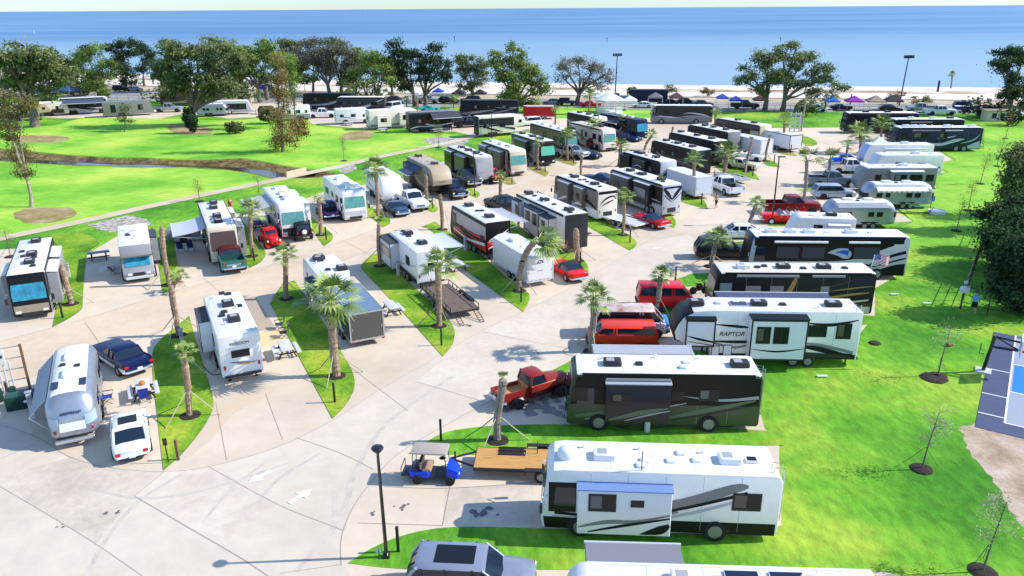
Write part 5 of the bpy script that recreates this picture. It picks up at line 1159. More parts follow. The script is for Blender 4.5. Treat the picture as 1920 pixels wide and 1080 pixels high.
t = RV('motorhome', 'black and brown coach with gold swooshes, pale roof and small flag at its tail', (1332, 500), (1634, 502), 3.6, 'A', hd=178, side=BLK, roof=CREAM, low=(BROWN, .16, .34), sw=[(0, [(.12, .22, .04), (.3, .24, .14), (.44, .42, .36), (.5, .80, .3), (.5, .92, .1)]), (0, [(.48, .20, .03), (.62, .36, .12), (.8, .50, .2), (.99, .58, .06)]), (1, [(.5, .12, .1), (.7, .28, .2), (.99, .42, .12)]), (2, [(.6, .62, .04), (.75, .72, .12), (.86, .86, .04)]), (0, [(.72, .60, .03), (.85, .66, .1), (.99, .72, .04)]), (1, [(.8, .14, .4), (.9, .16, .5), (1, .18, .5)])], swc=[GOLD, BEIGE, BROWN],
    wins=[(.04, .12, .46, .78, M('pale_blind_glass', (.2, .28, .3), .1)), (.2, .30, .48, .72, M('curtain_glass', (.25, .23, .24), .2)), (.35, .44, .48, .72, M('curtain_glass')), (.66, .72, .52, .72, M('curtain_glass'))], acs=[(.2, .15, WHITE), (.45, .1), (.7, .1)], vents=[(.29, .1), (.34, -.2), (.83, .2), (.57, .3)], awns=[(.14, .52, 1, .25, .93, .9, PEWT), (.60, .80, 1, .25, .93, .9, PEWT)])
t = RV('motorhome', 'long navy blue luxury coach with white roof air units and silver oval on its flank', (1398, 434), (1698, 437), 3.8, 'A', hd=177, side=SILV, roof=ROOF, front=DNAVY, rail=DNAVY, bot=(BLK, .35), sw=[(1, [(.0, .66, 1.9), (.3, .66, 1.85), (.6, .67, 1.75), (.74, .74, 1.2), (.9, .86, .5)]), (1, [(.0, .86, .7), (.5, .88, .6), (1, .9, .5)]), (0, [(.5, .62, .05), (.56, .64, .62), (.62, .6, .9), (.645, .62, .3)]), (2, [(.55, .62, .05), (.59, .64, .3), (.63, .62, .5)]), (1, [(.4, .18, .08), (.52, .3, .2), (.6, .22, .1), (.7, .36, .2), (.8, .3, .1)]), (1, [(.5, .14, .05), (.66, .24, .2), (.8, .2, .1)]), (1, [(.76, .34, .05), (.9, .56, .25), (1, .66, .25)]), (1, [(.8, .30, .05), (.92, .44, .14), (1, .52, .14)]), (1, [(.84, .16, .5), (.93, .22, .9), (1, .22, 1)])], swc=[SILV, BLK, BLUEL],
    wins=[(.18, .32, .48, .76, AWNDK), (.34, .48, .48, .76, AWNDK), (.66, .82, .48, .76, AWNDK)], acs=[(.16, .05, WHITE), (.28, .05, WHITE), (.4, .05, WHITE), (.66, .05, WHITE)], vents=[(.51, .1, WHITE), (.78, .1, WHITE)], awns=[(.16, .49, 1, .25, .87, .8, WHITE), (.62, .81, 1, .25, .87, .8, WHITE)], cover=BLK, axle=(.15, .74, .82))
RV('travel_trailer', 'small white travel trailer with raked nose and dark roof unit beside the navy coach', (1480, 401), (1600, 405), 2.95, 'T', hd=172, cat='trailer', side=WHITE, L=6.0, sw='lines', swc=[SILV, PEWT, LGREY], wins=[(.36, .5, .35, .78)], slides=[(.57, .9, .2, .80, .5, 1, LGREY, WHITE, [(.64, .84, .38, .68)])], acs=[(.66, 0)], vents=[(.35, .2, WHITE)], fine=True)
airstream('silver rounded trailer nearest the red pickup with white roof strip', (1545, 374), (1668, 371), 2.9, 178, L=7.4, near=1, awn=(.14, 2.35))
airstream('silver rounded trailer with a scalloped white awning beside the grey trailer', (1618, 341), (1747, 340), 2.9, 178, near=1, awn=(.5, 2.2), stripes=True)
RV('travel_trailer', 'charcoal grey travel trailer with curved nose and long windowed slide-out', (1610, 312), (1747, 309), 3.2, 'T', hd=179, cat='trailer', side=PEWT, roof=ROOF, front=GREYT, wins=[(.2, .28, .45, .72), (.86, .96, .45, .72)], slides=[(.38, .80, .25, .86, .6, 1, PEWT, WHITE, [(.42, .58, .5, .76, ), (.62, .78, .5, .76)])], acs=[(.6, 0, WHITE)], vents=[(.35, .2, WHITE)])
RV('travel_trailer', 'white travel trailer with two dark blue side stripes and blue nose', (1641, 290), (1757, 286), 3.1, 'T', hd=178, cat='trailer', side=WHITE, front=paint('cfd8e6'), sw=[(0, [(.1, .45, .2), (.5, .45, .2), (1, .47, .2)]), (0, [(.25, .25, .04), (.6, .25, .04), (1, .25, .04)])], swc=[DKBL], wins=[(.3, .38, .4, .7), (.62, .74, .45, .66, M('blue_glass', (.03, .08, .3), .1))], acs=[(.63, 0, WHITE)], vents=[(.85, .2, WHITE), (.9, -.3, WHITE)])
RV('travel_trailer', 'white travel trailer with rounded blue nose and long rolled awning below the dark coach', (1626, 272), (1734, 266), 3.0, 'T', hd=178, cat='trailer', side=WHITE, front=paint('a9bce0'), sw='belt', swc=[BLUEL, SILV], wins=[(.35, .5, .35, .62, M('blue_glass'))], slides=[(.3, .72, .2, .68, .4, 1, LGREY, WHITE, [(.52, .66, .3, .58)])], acs=[(.62, 0, WHITE)], awns=[(.28, .9, 1, .25, .82, .8, WHITE)])
RV('motorhome', 'dark blue coach with silver flame swooshes and twin rear axle on the lawn edge', (1675, 237), (1838, 237), 3.8, 'A', hd=178, side=DNAVY, front=TEALB, roof=ROOF, rail=DNAVY, bot=(TEALB, .9), sw=[(0, [(.25, .42, .05), (.4, .32, .3), (.55, .34, .1)]), (0, [(.4, .2, .1), (.55, .3, .4), (.7, .46, .5), (.8, .52, .1)]), (0, [(.48, .55, .03), (.6, .58, .2), (.7, .66, .05)]), (1, [(.1, .16, .1), (.5, .2, .3), (.76, .22, .4)]), (0, [(.76, .34, .05), (.9, .48, .2), (.97, .72, .05)]), (0, [(.84, .16, .4), (.93, .24, .95), (1, .3, 1.3)])], swc=[SILV, TEALB, PEWT], wins=[(.05, .14, .5, .8), (.2, .38, .55, .8), (.5, .6, .55, .78)], acs=[(.14, 0, WHITE), (.24, 0, WHITE), (.34, 0, WHITE), (.62, 0, WHITE), (.9, 0, WHITE)], awns=[(.18, .5, 1, .25, .88, .8, PEWT), (.56, .76, 1, .25, .88, .8, SILV)], axle=(.16, .72, .81))
RV('motorhome', 'black and teal coach with grey swooshes just behind the dark blue coach', (1668, 222), (1784, 217), 3.7, 'A', hd=178, L=12.2, side=TEALB, roof=ROOF, band=(BLK, .45, .9), sw='slash', swc=[PEWT, SILV, DNAVY], acs=[(.3, 0, WHITE), (.6, 0, WHITE), (.84, 0)], awns=[(.25, .55, 1, .25, .87, .8, PEWT)], fine=False)
RV('motorhome', 'black coach with silver rear swoosh farthest back at the tan lawn bend', (1582, 210), (1714, 207), 3.7, 'A', hd=176, L=13, side=CHAR, front=BLK, band=(BLK, .35, .9), roof=ROOF, sw=[(0, [(.6, .3, .1), (.75, .5, .5), (.95, .7, .3)]), (1, [(.65, .25, .05), (.8, .42, .2), (1, .6, .1)])], swc=[SILV, PEWT], acs=[(.3, 0, BLK), (.6, 0, BLK)], fine=False)
RV('travel_trailer', 'white trailer cut by the bottom edge with a grey awning unrolled over the grass', (1010, 1091), (1660, 1112), 3.15, 'T', hd=177, cat='trailer', L=11.2, side=WHITE, sw='lines', swc=[SILV, PEWT, DKBL], wins=[(.3, .42, .45, .7), (.6, .7, .45, .7)], acs=[(.40, -.3, WHITE), (.8, -.2, WHITE)], vents=[(.12, .3, WHITE), (.2, .5, WHITE), (.5, -.3)], solar=[(.58, -.45, 1.2, .8), (.72, -.45, 1.2, .8)], awns=[(.1, .42, -1, 1.55, .92, .86, M('silver_awning_fabric', (.2, .2, .235), .7))], ladder=True)
RV('motorhome', 'white and brown motorhome with black oval swirls on side and tail beside the dump-bed trailer', (1057, 324), (1139, 355), 3.55, 'A', hd=116, side=M('taupe_paint', (.15, .125, .105), .35), roof=ROOF, rear=CREAM, bot=(WHITE, .95), rail=BLK, sw='oval', swc=[CREAM, BROWN, BLK], wins=[(.05, .13, .5, .74), (.45, .52, .55, .74), (.68, .78, .5, .72)], slides=[(.2, .44, .18, .9, .6, 1, M('taupe_paint'), AWN, [], [(0, [(.22, .3, .1), (.34, .42, .3), (.43, .5, .05)]), (1, [(.2, .26, .05), (.43, .36, .1)])]), (.55, .74, .3, .9, .5, 1, M('taupe_paint'), AWN, [(.62, .68, .55, .74)], [(0, [(.56, .34, .1), (.66, .42, .3), (.73, .4, .1)])])], acs=[(.28, 0), (.72, 0)], vents=[(.45, .3), (.47, -.2), (.58, .1), (.14, -.3), (.85, .1)], )
RV('motorhome', 'silver and grey coach with dark V-shaped graphic on its tail behind a palm', (1158, 313), (1262, 345), 3.75, 'A', hd=116, side=PEWT, rear=SILV, roof=ROOF, rail=CHAR, band=(BLK, .4, .9), low=(SILV, .1, .36), sw='sweep', swc=[BLK, SILV, CHAR], wins=[(.05, .13, .5, .75)], slides=[(.14, .46, .2, .9, .7, 1, M('graphite', (.07, .07, .075), .3), AWN, [(.2, .3, .55, .74)], [(0, [(.16, .3, .05), (.3, .4, .16), (.45, .6, .05)])]), (.55, .82, .3, .9, .6, 1, CHAR, LGREY, [(.58, .78, .45, .76, M('blind_glass', (.12, .15, .19), .1))])], acs=[(.25, 0), (.47, 0), (.78, -.2)], vents=[(.4, .3), (.5, -.2), (.87, .3)], axle=(.15, .75, .83))
RV('fifth_wheel_trailer', 'white and grey fifth wheel with black tail wall and twin slide-outs', (985, 357), (1078, 402), 3.8, '5', hd=116, cat='trailer', side=CREAM, rear=CHAR, roof=ROOF, rail=DNAVY, sw=[(0, [(.1, .85, .1), (.4, .8, .4), (.7, .88, .1)]), (1, [(.3, .34, .05), (.6, .26, .14), (1, .16, .1)]), (1, [(.25, .3, .05), (.45, .2, .1), (.7, .14, .05)])], swc=[DKBL, CHAR], wins=[(.1, .16, .6, .8)], slides=[(.04, .2, .42, .85, .4, 1, LGREY, DNAVY, [(.13, .18, .5, .75)]), (.36, .64, .15, .86, .75, 1, CREAM, DNAVY, [(.4, .48, .5, .78), (.53, .61, .48, .78)], [(1, [(.37, .3, .05), (.5, .2, .14), (.62, .15, .05)])]), (.66, .84, .12, .82, .8, 1, CREAM, DNAVY, [(.71, .77, .56, .72), (.71, .77, .28, .46)])], acs=[(.13, .1), (.44, .1), (.85, -.1)], vents=[(.25, .1), (.62, .1), (.93, .3)], rearwin=False)
RV('travel_trailer', 'red and black toy hauler with white tail slashes behind the white cargo trailer', (866, 377), (932, 416), 3.6, 'T', hd=116, cat='trailer', side=BLK, rear=BLK, roof=ROOF, low=(REDP, .22, .42), band=(M('pale_decal', (.35, .36, .36), .3), .55, .88), sw=[(0, [(.2, .5, .1), (.5, .36, .4), (.8, .3, .1)]), (1, [(.1, .34, .1), (.5, .28, .2), (1, .42, .3)]), (2, [(.3, .6, .05), (.6, .5, .2), (1, .6, .4)])], swc=[BLK, WHITE, REDP], wins=[(.12, .2, .5, .8), (.86, .94, .45, .62)], acs=[(.24, 0), (.78, 0)], vents=[(.5, .1), (.52, -.3)], awns=[(.2, .85, -1, 2.4, .92, .8, AWN)], rearwin=False)
tt = [o for o in C.objects if o.get('label', '').startswith('red and black toy hauler')][0]; L_ = tt['L']
g = MB(); g.box((-L_ / 2 - .02, 0, 1.55), (.03, 2.3, .7), REDP); x = -L_ / 2 - .042
for k, (y0, z0, y1, z1, wd) in enumerate(((1.0, 1.9, -1.1, 2.5, .22), (.9, 1.6, -1.1, 2.0, .2), (1.1, 1.15, -1.1, 1.6, .28), (.2, 2.3, -1.0, 2.8, .12), (1.1, 1.75, -.3, 1.8, .1))):
 cp = curve([(y0, z0, .03), ((y0 + y1) / 2, (z0 + z1) / 2 + .12 * (-1) ** k, wd), (y1, z1, .03)]); g.strip([(x - .003 * k, y, z) for y, z, w_ in cp], [w_ for y, z, w_ in cp], WHITE if k != 1 else SILV, (1, 0, 0))
g.build('tail_graphic', tt, smooth=0)
RV('travel_trailer', 'white travel trailer with dark slide-out and canopy awning between two palms by the black flatbed', (745, 427), (811, 469), 3.25, 'T', hd=116, cat='trailer', side=WHITE, roof=ROOF, bot=(BLK, .35), sw='lines', swc=[PEWT, CHAR, SILV], wins=[(.66, .78, .48, .72)], slides=[(.06, .44, .18, .88, .8, 1, LGREY, AWNDK, [(.1, .4, .46, .72, M('blind_glass2', (.3, .28, .24), .2))])], acs=[(.3, 0), (.72, -.1)], vents=[(.18, .1), (.22, -.4), (.4, .2)], awns=[(.2, .8, -1, 2.3, .9, .84, M('pale_awning_fabric', (.5, .54, .6), .7))])
RV('fifth_wheel_trailer', 'white trailer with roof units and rear ladder just behind the dark cargo trailer', (590, 474), (628, 511), 3.3, 'T', hd=116, cat='trailer', side=WHITE, roof=ROOF, bot=(BLK, .3), sw='lines', swc=[PEWT, SILV, CHAR], slides=[(.72, .97, .2, .8, .6, 1, CREAM, AWNDK, [(.8, .9, .35, .55)])], acs=[(.3, .1), (.36, .3), (.9, -.8)], vents=[(.85, .2)], ladder=True)
t = RV('travel_trailer', 'white travel trailer with lettered tail, dark roof units and patio mat beside a picnic table', (412, 545), (446, 626), 3.25, 'T', hd=116, cat='trailer', side=WHITE, roof=ROOF, bot=(BLK, .18), L=8.9, sw='lines', swc=[SILV, PEWT, LGREY], wins=[(.62, .7, .48, .7)], slides=[(.2, .52, .2, .84, .7, 1, WHITE, AWNDK, [])], acs=[(.38, -.1), (.72, -.1)], vents=[(.1, .0), (.14, -.4), (.45, -.75), (.53, .3), (.6, .5)])
x = -t['L'] / 2 - .02
text_mesh('FREEDOM', .26, DARK, 'lettering', t, (x, 0, 2.62), (R(90), 0, R(-90)))
g = MB(); cp = curve([(-.7, 1.45, .03), (0, 1.32, .16), (.8, 1.2, .03)]); g.strip([(x, -y, z) for y, z, q in cp], [q for y, z, q in cp], PEWT, (1, 0, 0)); cp = curve([(-.2, 1.25, .02), (.3, 1.22, .1), (1., 1.3, .02)]); g.strip([(x - .004, -y, z) for y, z, q in cp], [q for y, z, q in cp], AMBER, (1, 0, 0)); g.build('tail_graphic', t, smooth=0)
t = airstream('silver rounded trailer with side awning, white roof and solar panels beside the white sedan', (130, 657), (125, 747), 2.9, 116, L=8.6, near=1, solar=True, awn=(.8, 1.7), rearbig=True)
x = -t['L'] / 2
text_mesh('AIRSTREAM', .2, DNAVY, 'lettering', t, (x + .1, 0, 1.98), (R(62), 0, R(-90)), ex=.02)
cargo_trailer('white enclosed cargo trailer with dark emblem on its rear door, beside the red coupe', (951, 437), (1013, 479), 2.75, 116, M('white_trailer_skin', (.72, .73, .74), .35), M('white_trailer_roof', (.66, .66, .66), .5), W=2.5, ac=.34, logo=True, group='cargo trailers')
cargo_trailer('black cargo trailer with steel blue roof and white door frame near a grey picnic table', (647, 530), (686, 584), 2.6, 116, CHAR, M('blue_trailer_roof', (.21, .28, .37), .3, .4), W=2.45, reardoor=M('brown_rear_door', (.085, .08, .078), .4), frame=GALV, group='cargo trailers', L=6.6)
flat_trailer('empty black flatbed trailer with weathered plank deck and lowered ramps', 843, 558, 116, L=6.2, W=2.3)
RV('motorhome', 'black and pewter motorhome with cyan windshield cover at the edge of the lawn', (44, 516), (69, 446), 3.6, 'A', hd=-64, near=1, side=PEWT, front=BLK, mask=paint('9a8d7c', .35), band=(BLK, .45, .92), roof=ROOF, rail=BLK, sw='wave', swc=[BLK, SILV, CHAR], slides=[(.12, .42, .2, .88, .75, 1, GREYT, CREAM, [(.2, .3, .4, .72)]), (.5, .8, .2, .88, .7, 1, GREYT, CREAM, []), (.2, .5, .2, .86, .6, -1, GREYT, CREAM, [])], acs=[(.3, .1), (.5, .1), (.88, .1)], vents=[(.42, .3), (.48, -.6), (.62, -.7), (.2, .4)], cover=CYAN)
RV('class_c_motorhome', 'grey and white cab-over motorhome with bright blue windshield shade', (252, 462), (246, 422), 3.25, 'C', hd=-64, near=-1, L=8.0, side=PEWT, front=paint('93959a', .3), roof=ROOF, sw='lines', swc=[CHAR, SILV, PEWT], slides=[(.5, .85, .2, .86, .6, -1, GREYT, AWNDK, [])], acs=[(.55, 0, WHITE)], vents=[(.45, .3, WHITE), (.5, -.4), (.7, .2, WHITE), (.72, -.5, WHITE), (.35, .1, WHITE)], cover=CYAN)
RV('motorhome', 'pewter motorhome with brown windshield cover and outspread pale awning behind the green pickup', (414, 426), (396, 377), 3.6, 'A', hd=-65, near=-1, side=GREYT, front=BEIGE, low=(CHAR, .1, .3), roof=ROOF, rail=None, sw='wave', swc=[CHAR, PEWT, BLK], slides=[(.1, .4, .12, .86, .75, -1, GREYT, CREAM, [(.14, .24, .45, .75)]), (.62, .85, .2, .86, .6, -1, GREYT, CREAM, [])], acs=[(.18, -.1, BLK), (.38, 0), (.7, 0), (.9, .2)], vents=[(.3, .1), (.28, -.5)], awns=[(.15, .6, 1, 2.8, .9, .78, M('pale_awning_fabric', (.5, .54, .6), .7))], cover=BROWNCOV, axle=(.16, .74))
RV('motorhome', 'white motorhome with striped awning and teal curtain behind the black off-roader', (548, 385), (512, 348), 3.55, 'A', hd=-64, near=-1, side=WHITE, roof=ROOF, bot=(CHAR, .8), mask=CHAR, sw='lines', swc=[SILV, PEWT, CHAR], slides=[(.1, .42, .2, .92, .7, -1, WHITE, WHITE, []), (.55, .8, .2, .92, .6, -1, WHITE, WHITE, [])], acs=[(.3, .1, WHITE), (.55, .1, WHITE), (.82, .1, WHITE)], vents=[(.4, -.3), (.65, .2)], awns=[(.25, .8, 1, 2.6, .9, .8, M('striped_awning_fabric', (.28, .26, .24), .8, col2=(.66, .66, .66), scale=5, stretch=(3, .01, .01)))], cover=TEAL, door=(.09, .15, -1))
RV('motorhome', 'white motorhome with grey bumper and teal curtained windshield beside a leaning palm', (664, 357), (629, 329), 3.55, 'A', hd=-64, near=-1, L=9.6, side=WHITE, roof=ROOF, bot=(SILV, .7), mask=SILV, sw='lines', swc=[SILV, PEWT, LGREY], acs=[(.35, 0, WHITE), (.68, 0, WHITE)], vents=[(.2, .2, WHITE), (.5, .3, WHITE), (.55, -.3, WHITE)], cover=TEAL, slides=[(.2, .6, .2, .88, .5, -1, WHITE, LGREY, [(.3, .45, .5, .75)])])
t = RV('travel_trailer', 'white travel trailer with winged emblem on its nose behind the white pickup', (736, 333), (714, 318), 3.2, 'T', hd=-64, near=-1, cat='trailer', L=7.6, side=WHITE, front=WHITE, roof=ROOF, sw='lines', swc=[CHAR, SILV, PEWT], wins=[(.3, .4, .5, .72)], acs=[(.6, 0)])
g = MB(); L_ = t['L']
for s in (1, -1): g.strip([(L_ / 2 - .30 + .03, s * y, z) for y, z in ((.12, 2.05), (.5, 2.1), (1.0, 2.2))], [.22, .16, .03], DKBL, (1, 0, .4))
g.build('nose_emblem', t, smooth=0)
t = RV('fifth_wheel_trailer', 'tan fifth wheel with rounded lettered nose and navy side awning behind the black pickup', (829, 315), (779, 291), 3.85, '5', hd=-64, near=-1, cat='trailer', side=M('taupe_dark', (.16, .14, .125), .4), front=TAN, roof=TAN, sw='wave', swc=[TAN, PEWT, CHAR], wins=[(.14, .2, .5, .75)], slides=[(.72, .97, .2, .82, .6, 1, M('taupe_dark'), AWNNV, [(.78, .9, .45, .7)])], acs=[(.3, .1, BROWN), (.9, .1, BROWN)], vents=[(.5, 0, TAN)], awns=[(.4, .78, 1, 2.0, .88, .66, AWNNV)])
g = MB(); L_ = t['L']; g.strip([(L_ / 2 - .06, y, 2.2 + .12 * y * y) for y in (-.9, -.4, 0, .4, .9)], [.1, .2, .24, .2, .1], CHAR, (1, 0, .3)); g.build('nose_emblem', t, smooth=0)
RV('motorhome', 'dark olive motorhome with charcoal nose cover and white roof behind the grey pickup', (909, 294), (853, 272), 3.65, 'A', hd=-64, near=-1, side=M('olive_paint', (.085, .085, .045), .25), front=GREY, roof=ROOF, rail=BLK, band=(BLK, .42, .9), sw='slash', swc=[M('olive_light_paint', (.2, .2, .12), .3), TAN, CHAR], slides=[(.72, .96, .2, .88, .6, 1, M('olive_paint'), LGREY, [(.75, .92, .5, .76)]), (.3, .62, .2, .86, .5, 1, M('olive_paint'), LGREY, [])], acs=[(.3, .2), (.52, 0), (.76, 0)], vents=[(.42, .1), (.66, .2), (.14, .1)], cover=GREY, mask=GREY)
RV('motorhome', 'taupe motorhome with teal windshield cover beside the dark green one', (970, 282), (919, 262), 3.65, 'A', hd=-64, near=-1, side=M('taupe_side', (.19, .165, .125), .3), front=BEIGE, roof=ROOF, rail=BLK, band=(BLK, .4, .9), sw='wave', swc=[TAN, BROWN, BEIGE], slides=[(.72, .96, .2, .88, .6, 1, PEWT, LGREY, [(.75, .92, .5, .76)]), (.22, .62, .2, .86, .6, 1, M('taupe_side'), LGREY, [(.45, .52, .5, .75)])], acs=[(.3, .2, WHITE), (.55, 0, WHITE), (.85, 0, WHITE)], vents=[(.42, .1), (.66, .2)], cover=TEAL)
RV('motorhome', 'dark green coach with diagonal pinstripes and green windshield shade', (1027, 265), (973, 248), 3.7, 'A', hd=-64, near=-1, side=M('forest_paint', (.04, .06, .04), .2), front=BLK, roof=ROOF, rail=BLK, sw='slash', swc=[M('sage_paint', (.22, .25, .19), .3), TAN, SILV], acs=[(.25, 0), (.5, 0), (.85, 0)], vents=[(.4, .1), (.66, .2)], cover=M('green_windshield_cover', (.1, .5, .34), .4), slides=[(.12, .2, .15, .86, .3, 1, GREYT, LGREY, []), (.4, .8, .25, .86, .5, 1, M('forest_paint'), LGREY, [])])
RV('motorhome', 'black and gold coach with chevron graphics behind a tall palm', (1066, 247), (1011, 229), 3.7, 'A', hd=-64, near=-1, side=M('bronze_paint', (.13, .1, .05), .25), front=BLK, roof=ROOF, rail=BLK, low=(BLK, .1, .3), sw='slash', swc=[BLK, GOLD, BLK], acs=[(.3, 0, WHITE), (.52, 0, WHITE), (.76, 0, WHITE)], cover=TEAL, wins=[(.5, .6, .3, .8), (.2, .3, .5, .7)], fine=True)
RV('motorhome', 'cream motorhome with brown curves and teal curtained windshield behind the maroon truck', (1142, 243), (1081, 227), 3.6, 'A', hd=-64, near=-1, side=BEIGE, front=CREAM, roof=paint('d8c6b8', .5), sw='wave', swc=[PEWT, BROWN, TAN], wins=[(.2, .3, .5, .74), (.45, .52, .5, .74), (.58, .62, .3, .8), (.8, .92, .5, .78)], acs=[(.4, 0), (.3, .3)], vents=[(.6, 0), (.7, .2, WHITE)], cover=TEAL)
RV('motorhome', 'dark striped motorhome with white roof behind the cream one', (1130, 220), (1082, 213), 3.6, 'A', hd=-62, near=-1, L=10, side=BLK, front=CREAM, roof=ROOF, sw='slash', swc=[TAN, SILV, PEWT], acs=[(.2, 0), (.45, 0), (.75, 0)], fine=False)
RV('motorhome', 'deep blue coach with silver waves, folded dark awning and sky blue windshield', (1206, 224), (1140, 212), 3.7, 'A', hd=-60, near=-1, L=11, side=DNAVY, front=DNAVY, roof=M('navy_roof', (.02, .03, .06), .4), sw='wave', swc=[SILV, BLK, SILV], acs=[(.3, 0, WHITE), (.5, 0, WHITE)], cover=CYAN, awns=[(.35, .85, 1, 1.8, .92, .74, AWNDK)], fine=True)
RV('motorhome', 'black and white motorhome with swirl decal beside a stout palm', (1178, 281), (1254, 302), 3.6, 'A', hd=116, side=CHAR, rear=SILV, roof=ROOF, band=(BLK, .4, .92), low=(SILV, .1, .3), sw='oval', swc=[SILV, PEWT, BLK], slides=[(.05, .3, .2, .9, .4, 1, BLK, CHAR, []), (.4, .7, .2, .88, .6, 1, CHAR, CHAR, [(.64, .68, .4, .7)], [(0, [(.42, .6, .03), (.55, .7, .1), (.68, .6, .03)]), (1, [(.46, .3, .05), (.56, .4, .5), (.66, .5, .05)])])], acs=[(.25, 0), (.35, 0), (.7, 0)], vents=[(.5, .2), (.1, 0)])
RV('motorhome', 'charcoal coach with oval pink-brown swirl and dark rails', (1233, 260), (1322, 281), 3.7, 'A', hd=116, side=BROWN, rear=CHAR, roof=ROOF, rail=BLK, band=(BLK, .55, .92), sw='oval', swc=[M('rose_paint', (.3, .2, .18), .3), SILV, BLK], acs=[(.2, 0), (.45, 0), (.75, 0)], vents=[(.35, .2), (.6, .2)], fine=True)
RV('motorhome', 'black coach with silver crescent on its tail beside the big white cargo trailers', (1265, 245), (1353, 264), 3.7, 'A', hd=116, side=BLK, rear=BLK, roof=ROOF, sw='oval', swc=[PEWT, SILV, CHAR], acs=[(.15, 0), (.5, 0), (.8, 0)], awns=[(.2, .8, 1, .25, .9, .8, BLK)], fine=True)
RV('motorhome', 'black motorhome with curved grey stripe in the row behind the crescent coach', (1304, 231), (1373, 247), 3.7, 'A', hd=116, side=CHAR, rear=PEWT, roof=ROOF, band=(BLK, .4, .9), sw='oval', swc=[SILV, PEWT, BLK], acs=[(.3, 0), (.5, 0), (.8, 0)], awns=[(.2, .8, 1, .25, .9, .8, BLK)], fine=True)
RV('motorhome', 'tan and brown motorhome with beige tail behind the white cargo trailers', (1356, 219), (1431, 235), 3.6, 'A', hd=116, side=BROWN, rear=BEIGE, roof=CREAM, sw=[(0, [(.5, .5, .8), (.7, .5, 1.4), (1, .5, 1.6)]), (1, [(.1, .5, .2), (.4, .6, .3), (.6, .7, .1)])], swc=[TAN, BLK], wins=[(.2, .35, .5, .75), (.62, .8, .5, .75)], acs=[(.4, 0), (.75, 0)], fine=True)
WT = M('white_trailer_skin'); WTR = M('white_trailer_roof')
cargo_trailer('white cargo trailer parked beside the cream low-slung car', (1384, 251), (1439, 262), 2.75, 116, WT, WTR, W=2.5, group='cargo trailers', L=7.2)
cargo_trailer('white cargo trailer with black tail frame farther back by the spotlight palm', (1441, 240), (1494, 253), 2.8, 112, WT, WTR, W=2.5, group='cargo trailers', frame=CHAR)
cargo_trailer('white cargo trailer hiding behind a tall palm, next to the white work pickup', (1270, 313), (1322, 332), 2.75, 112, M('blueish_trailer_skin', (.62, .66, .74), .4), WTR, W=2.5, group='cargo trailers', L=7.0)
RV('motorhome', 'black and silver motorhome standing by the white gazebo', (1228, 195), (1336, 197), 3.6, 'A', hd=174, side=PEWT, band=(CHAR, .42, .92), roof=ROOF, sw='oval', swc=[SILV, BLK, SILV], wins=[(.03, .1, .55, .85), (.2, .3, .55, .75)], fine=True, L=12)
RV('motorhome', 'long black coach half hidden by the leaning oak', (878, 184), (972, 187), 3.7, 'A', hd=175, side=BLK, band=(CHAR, .2, .4), roof=M('dark_roof', (.05, .05, .055), .5), sw='slash', swc=[PEWT, SILV, CHAR], fine=False, L=12.5)
RV('motorhome', 'black coach with grey lower swirls under the bare oak', (588, 172), (660, 175), 3.7, 'A', hd=168, side=CHAR, band=(BLK, .4, .95), roof=M('dark_roof'), sw='wave', swc=[SILV, PEWT, BLK], fine=False, L=12)
cargo_trailer('red cargo trailer with pale roof under the leaning oak', (985, 196), (1040, 198), 2.7, 178, paint('b01218', .3), M('pale_trailer_roof', (.6, .55, .52), .5), W=2.4, group='cargo trailers', L=6.6)
RV('fifth_wheel_trailer', 'white fifth wheel with three slide-outs beside the pine straw bank', (780, 200), (690, 207), 3.7, '5', hd=26, near=-1, cat='trailer', side=CREAM, roof=ROOF, bot=(PEWT, .5), wins=[(.1, .16, .6, .8), (.62, .66, .5, .75)], slides=[(.22, .42, .2, .8, .7, 1, CREAM, CREAM, [(.3, .36, .45, .7)]), (.6, .86, .15, .7, .7, 1, CREAM, CREAM, [(.68, .8, .4, .6)])], acs=[(.5, 0, WHITE)], fine=True)
RV('fifth_wheel_trailer', 'black and red toy hauler with drooping black awning', (863, 204), (765, 211), 3.75, '5', hd=22, near=-1, cat='trailer', side=CHAR, rear=CHAR, roof=PEWT, band=(BLK, .2, .9), sw=[(0, [(.55, .6, .3), (.7, .5, .8), (.85, .4, .1)]), (1, [(.2, .4, .1), (.5, .3, .3), (.7, .4, .3)]), (1, [(.4, .2, .1), (.8, .3, .2), (1, .2, .1)])], swc=[MAROON, SILV], awns=[(.1, .62, 1, 2.2, .95, .72, AWNDK)], rearwin=False, fine=True)
RV('fifth_wheel_trailer', 'white and black striped fifth wheel at the end of the footpath', (972, 212), (892, 218), 3.7, '5', hd=24, near=-1, cat='trailer', side=CREAM, rear=CHAR, roof=ROOF, band=(CHAR, .5, .9), sw='slash', swc=[BLK, PEWT, TAN], fine=True, L=9.5)
RV('class_c_motorhome', 'white cab-over motorhome next to the white fifth wheel', (683, 202), (627, 204), 3.1, 'C', hd=20, near=-1, side=WHITE, roof=ROOF, sw='lines', swc=[SILV, LGREY, PEWT], fine=True, L=7.2)
RV('travel_trailer', 'small white trailer behind the brown cypress', (520, 199), (573, 197), 3.0, 'T', hd=200, near=1, cat='trailer', side=WHITE, roof=ROOF, low=(PEWT, .2, .42), sw='lines', swc=[SILV, PEWT, LGREY], fine=False, L=6.5)
airstream('white rounded trailer dappled with shade under the great oak', (418, 193), (367, 194), 2.8, 12, L=6.6, near=-1, fine=False)
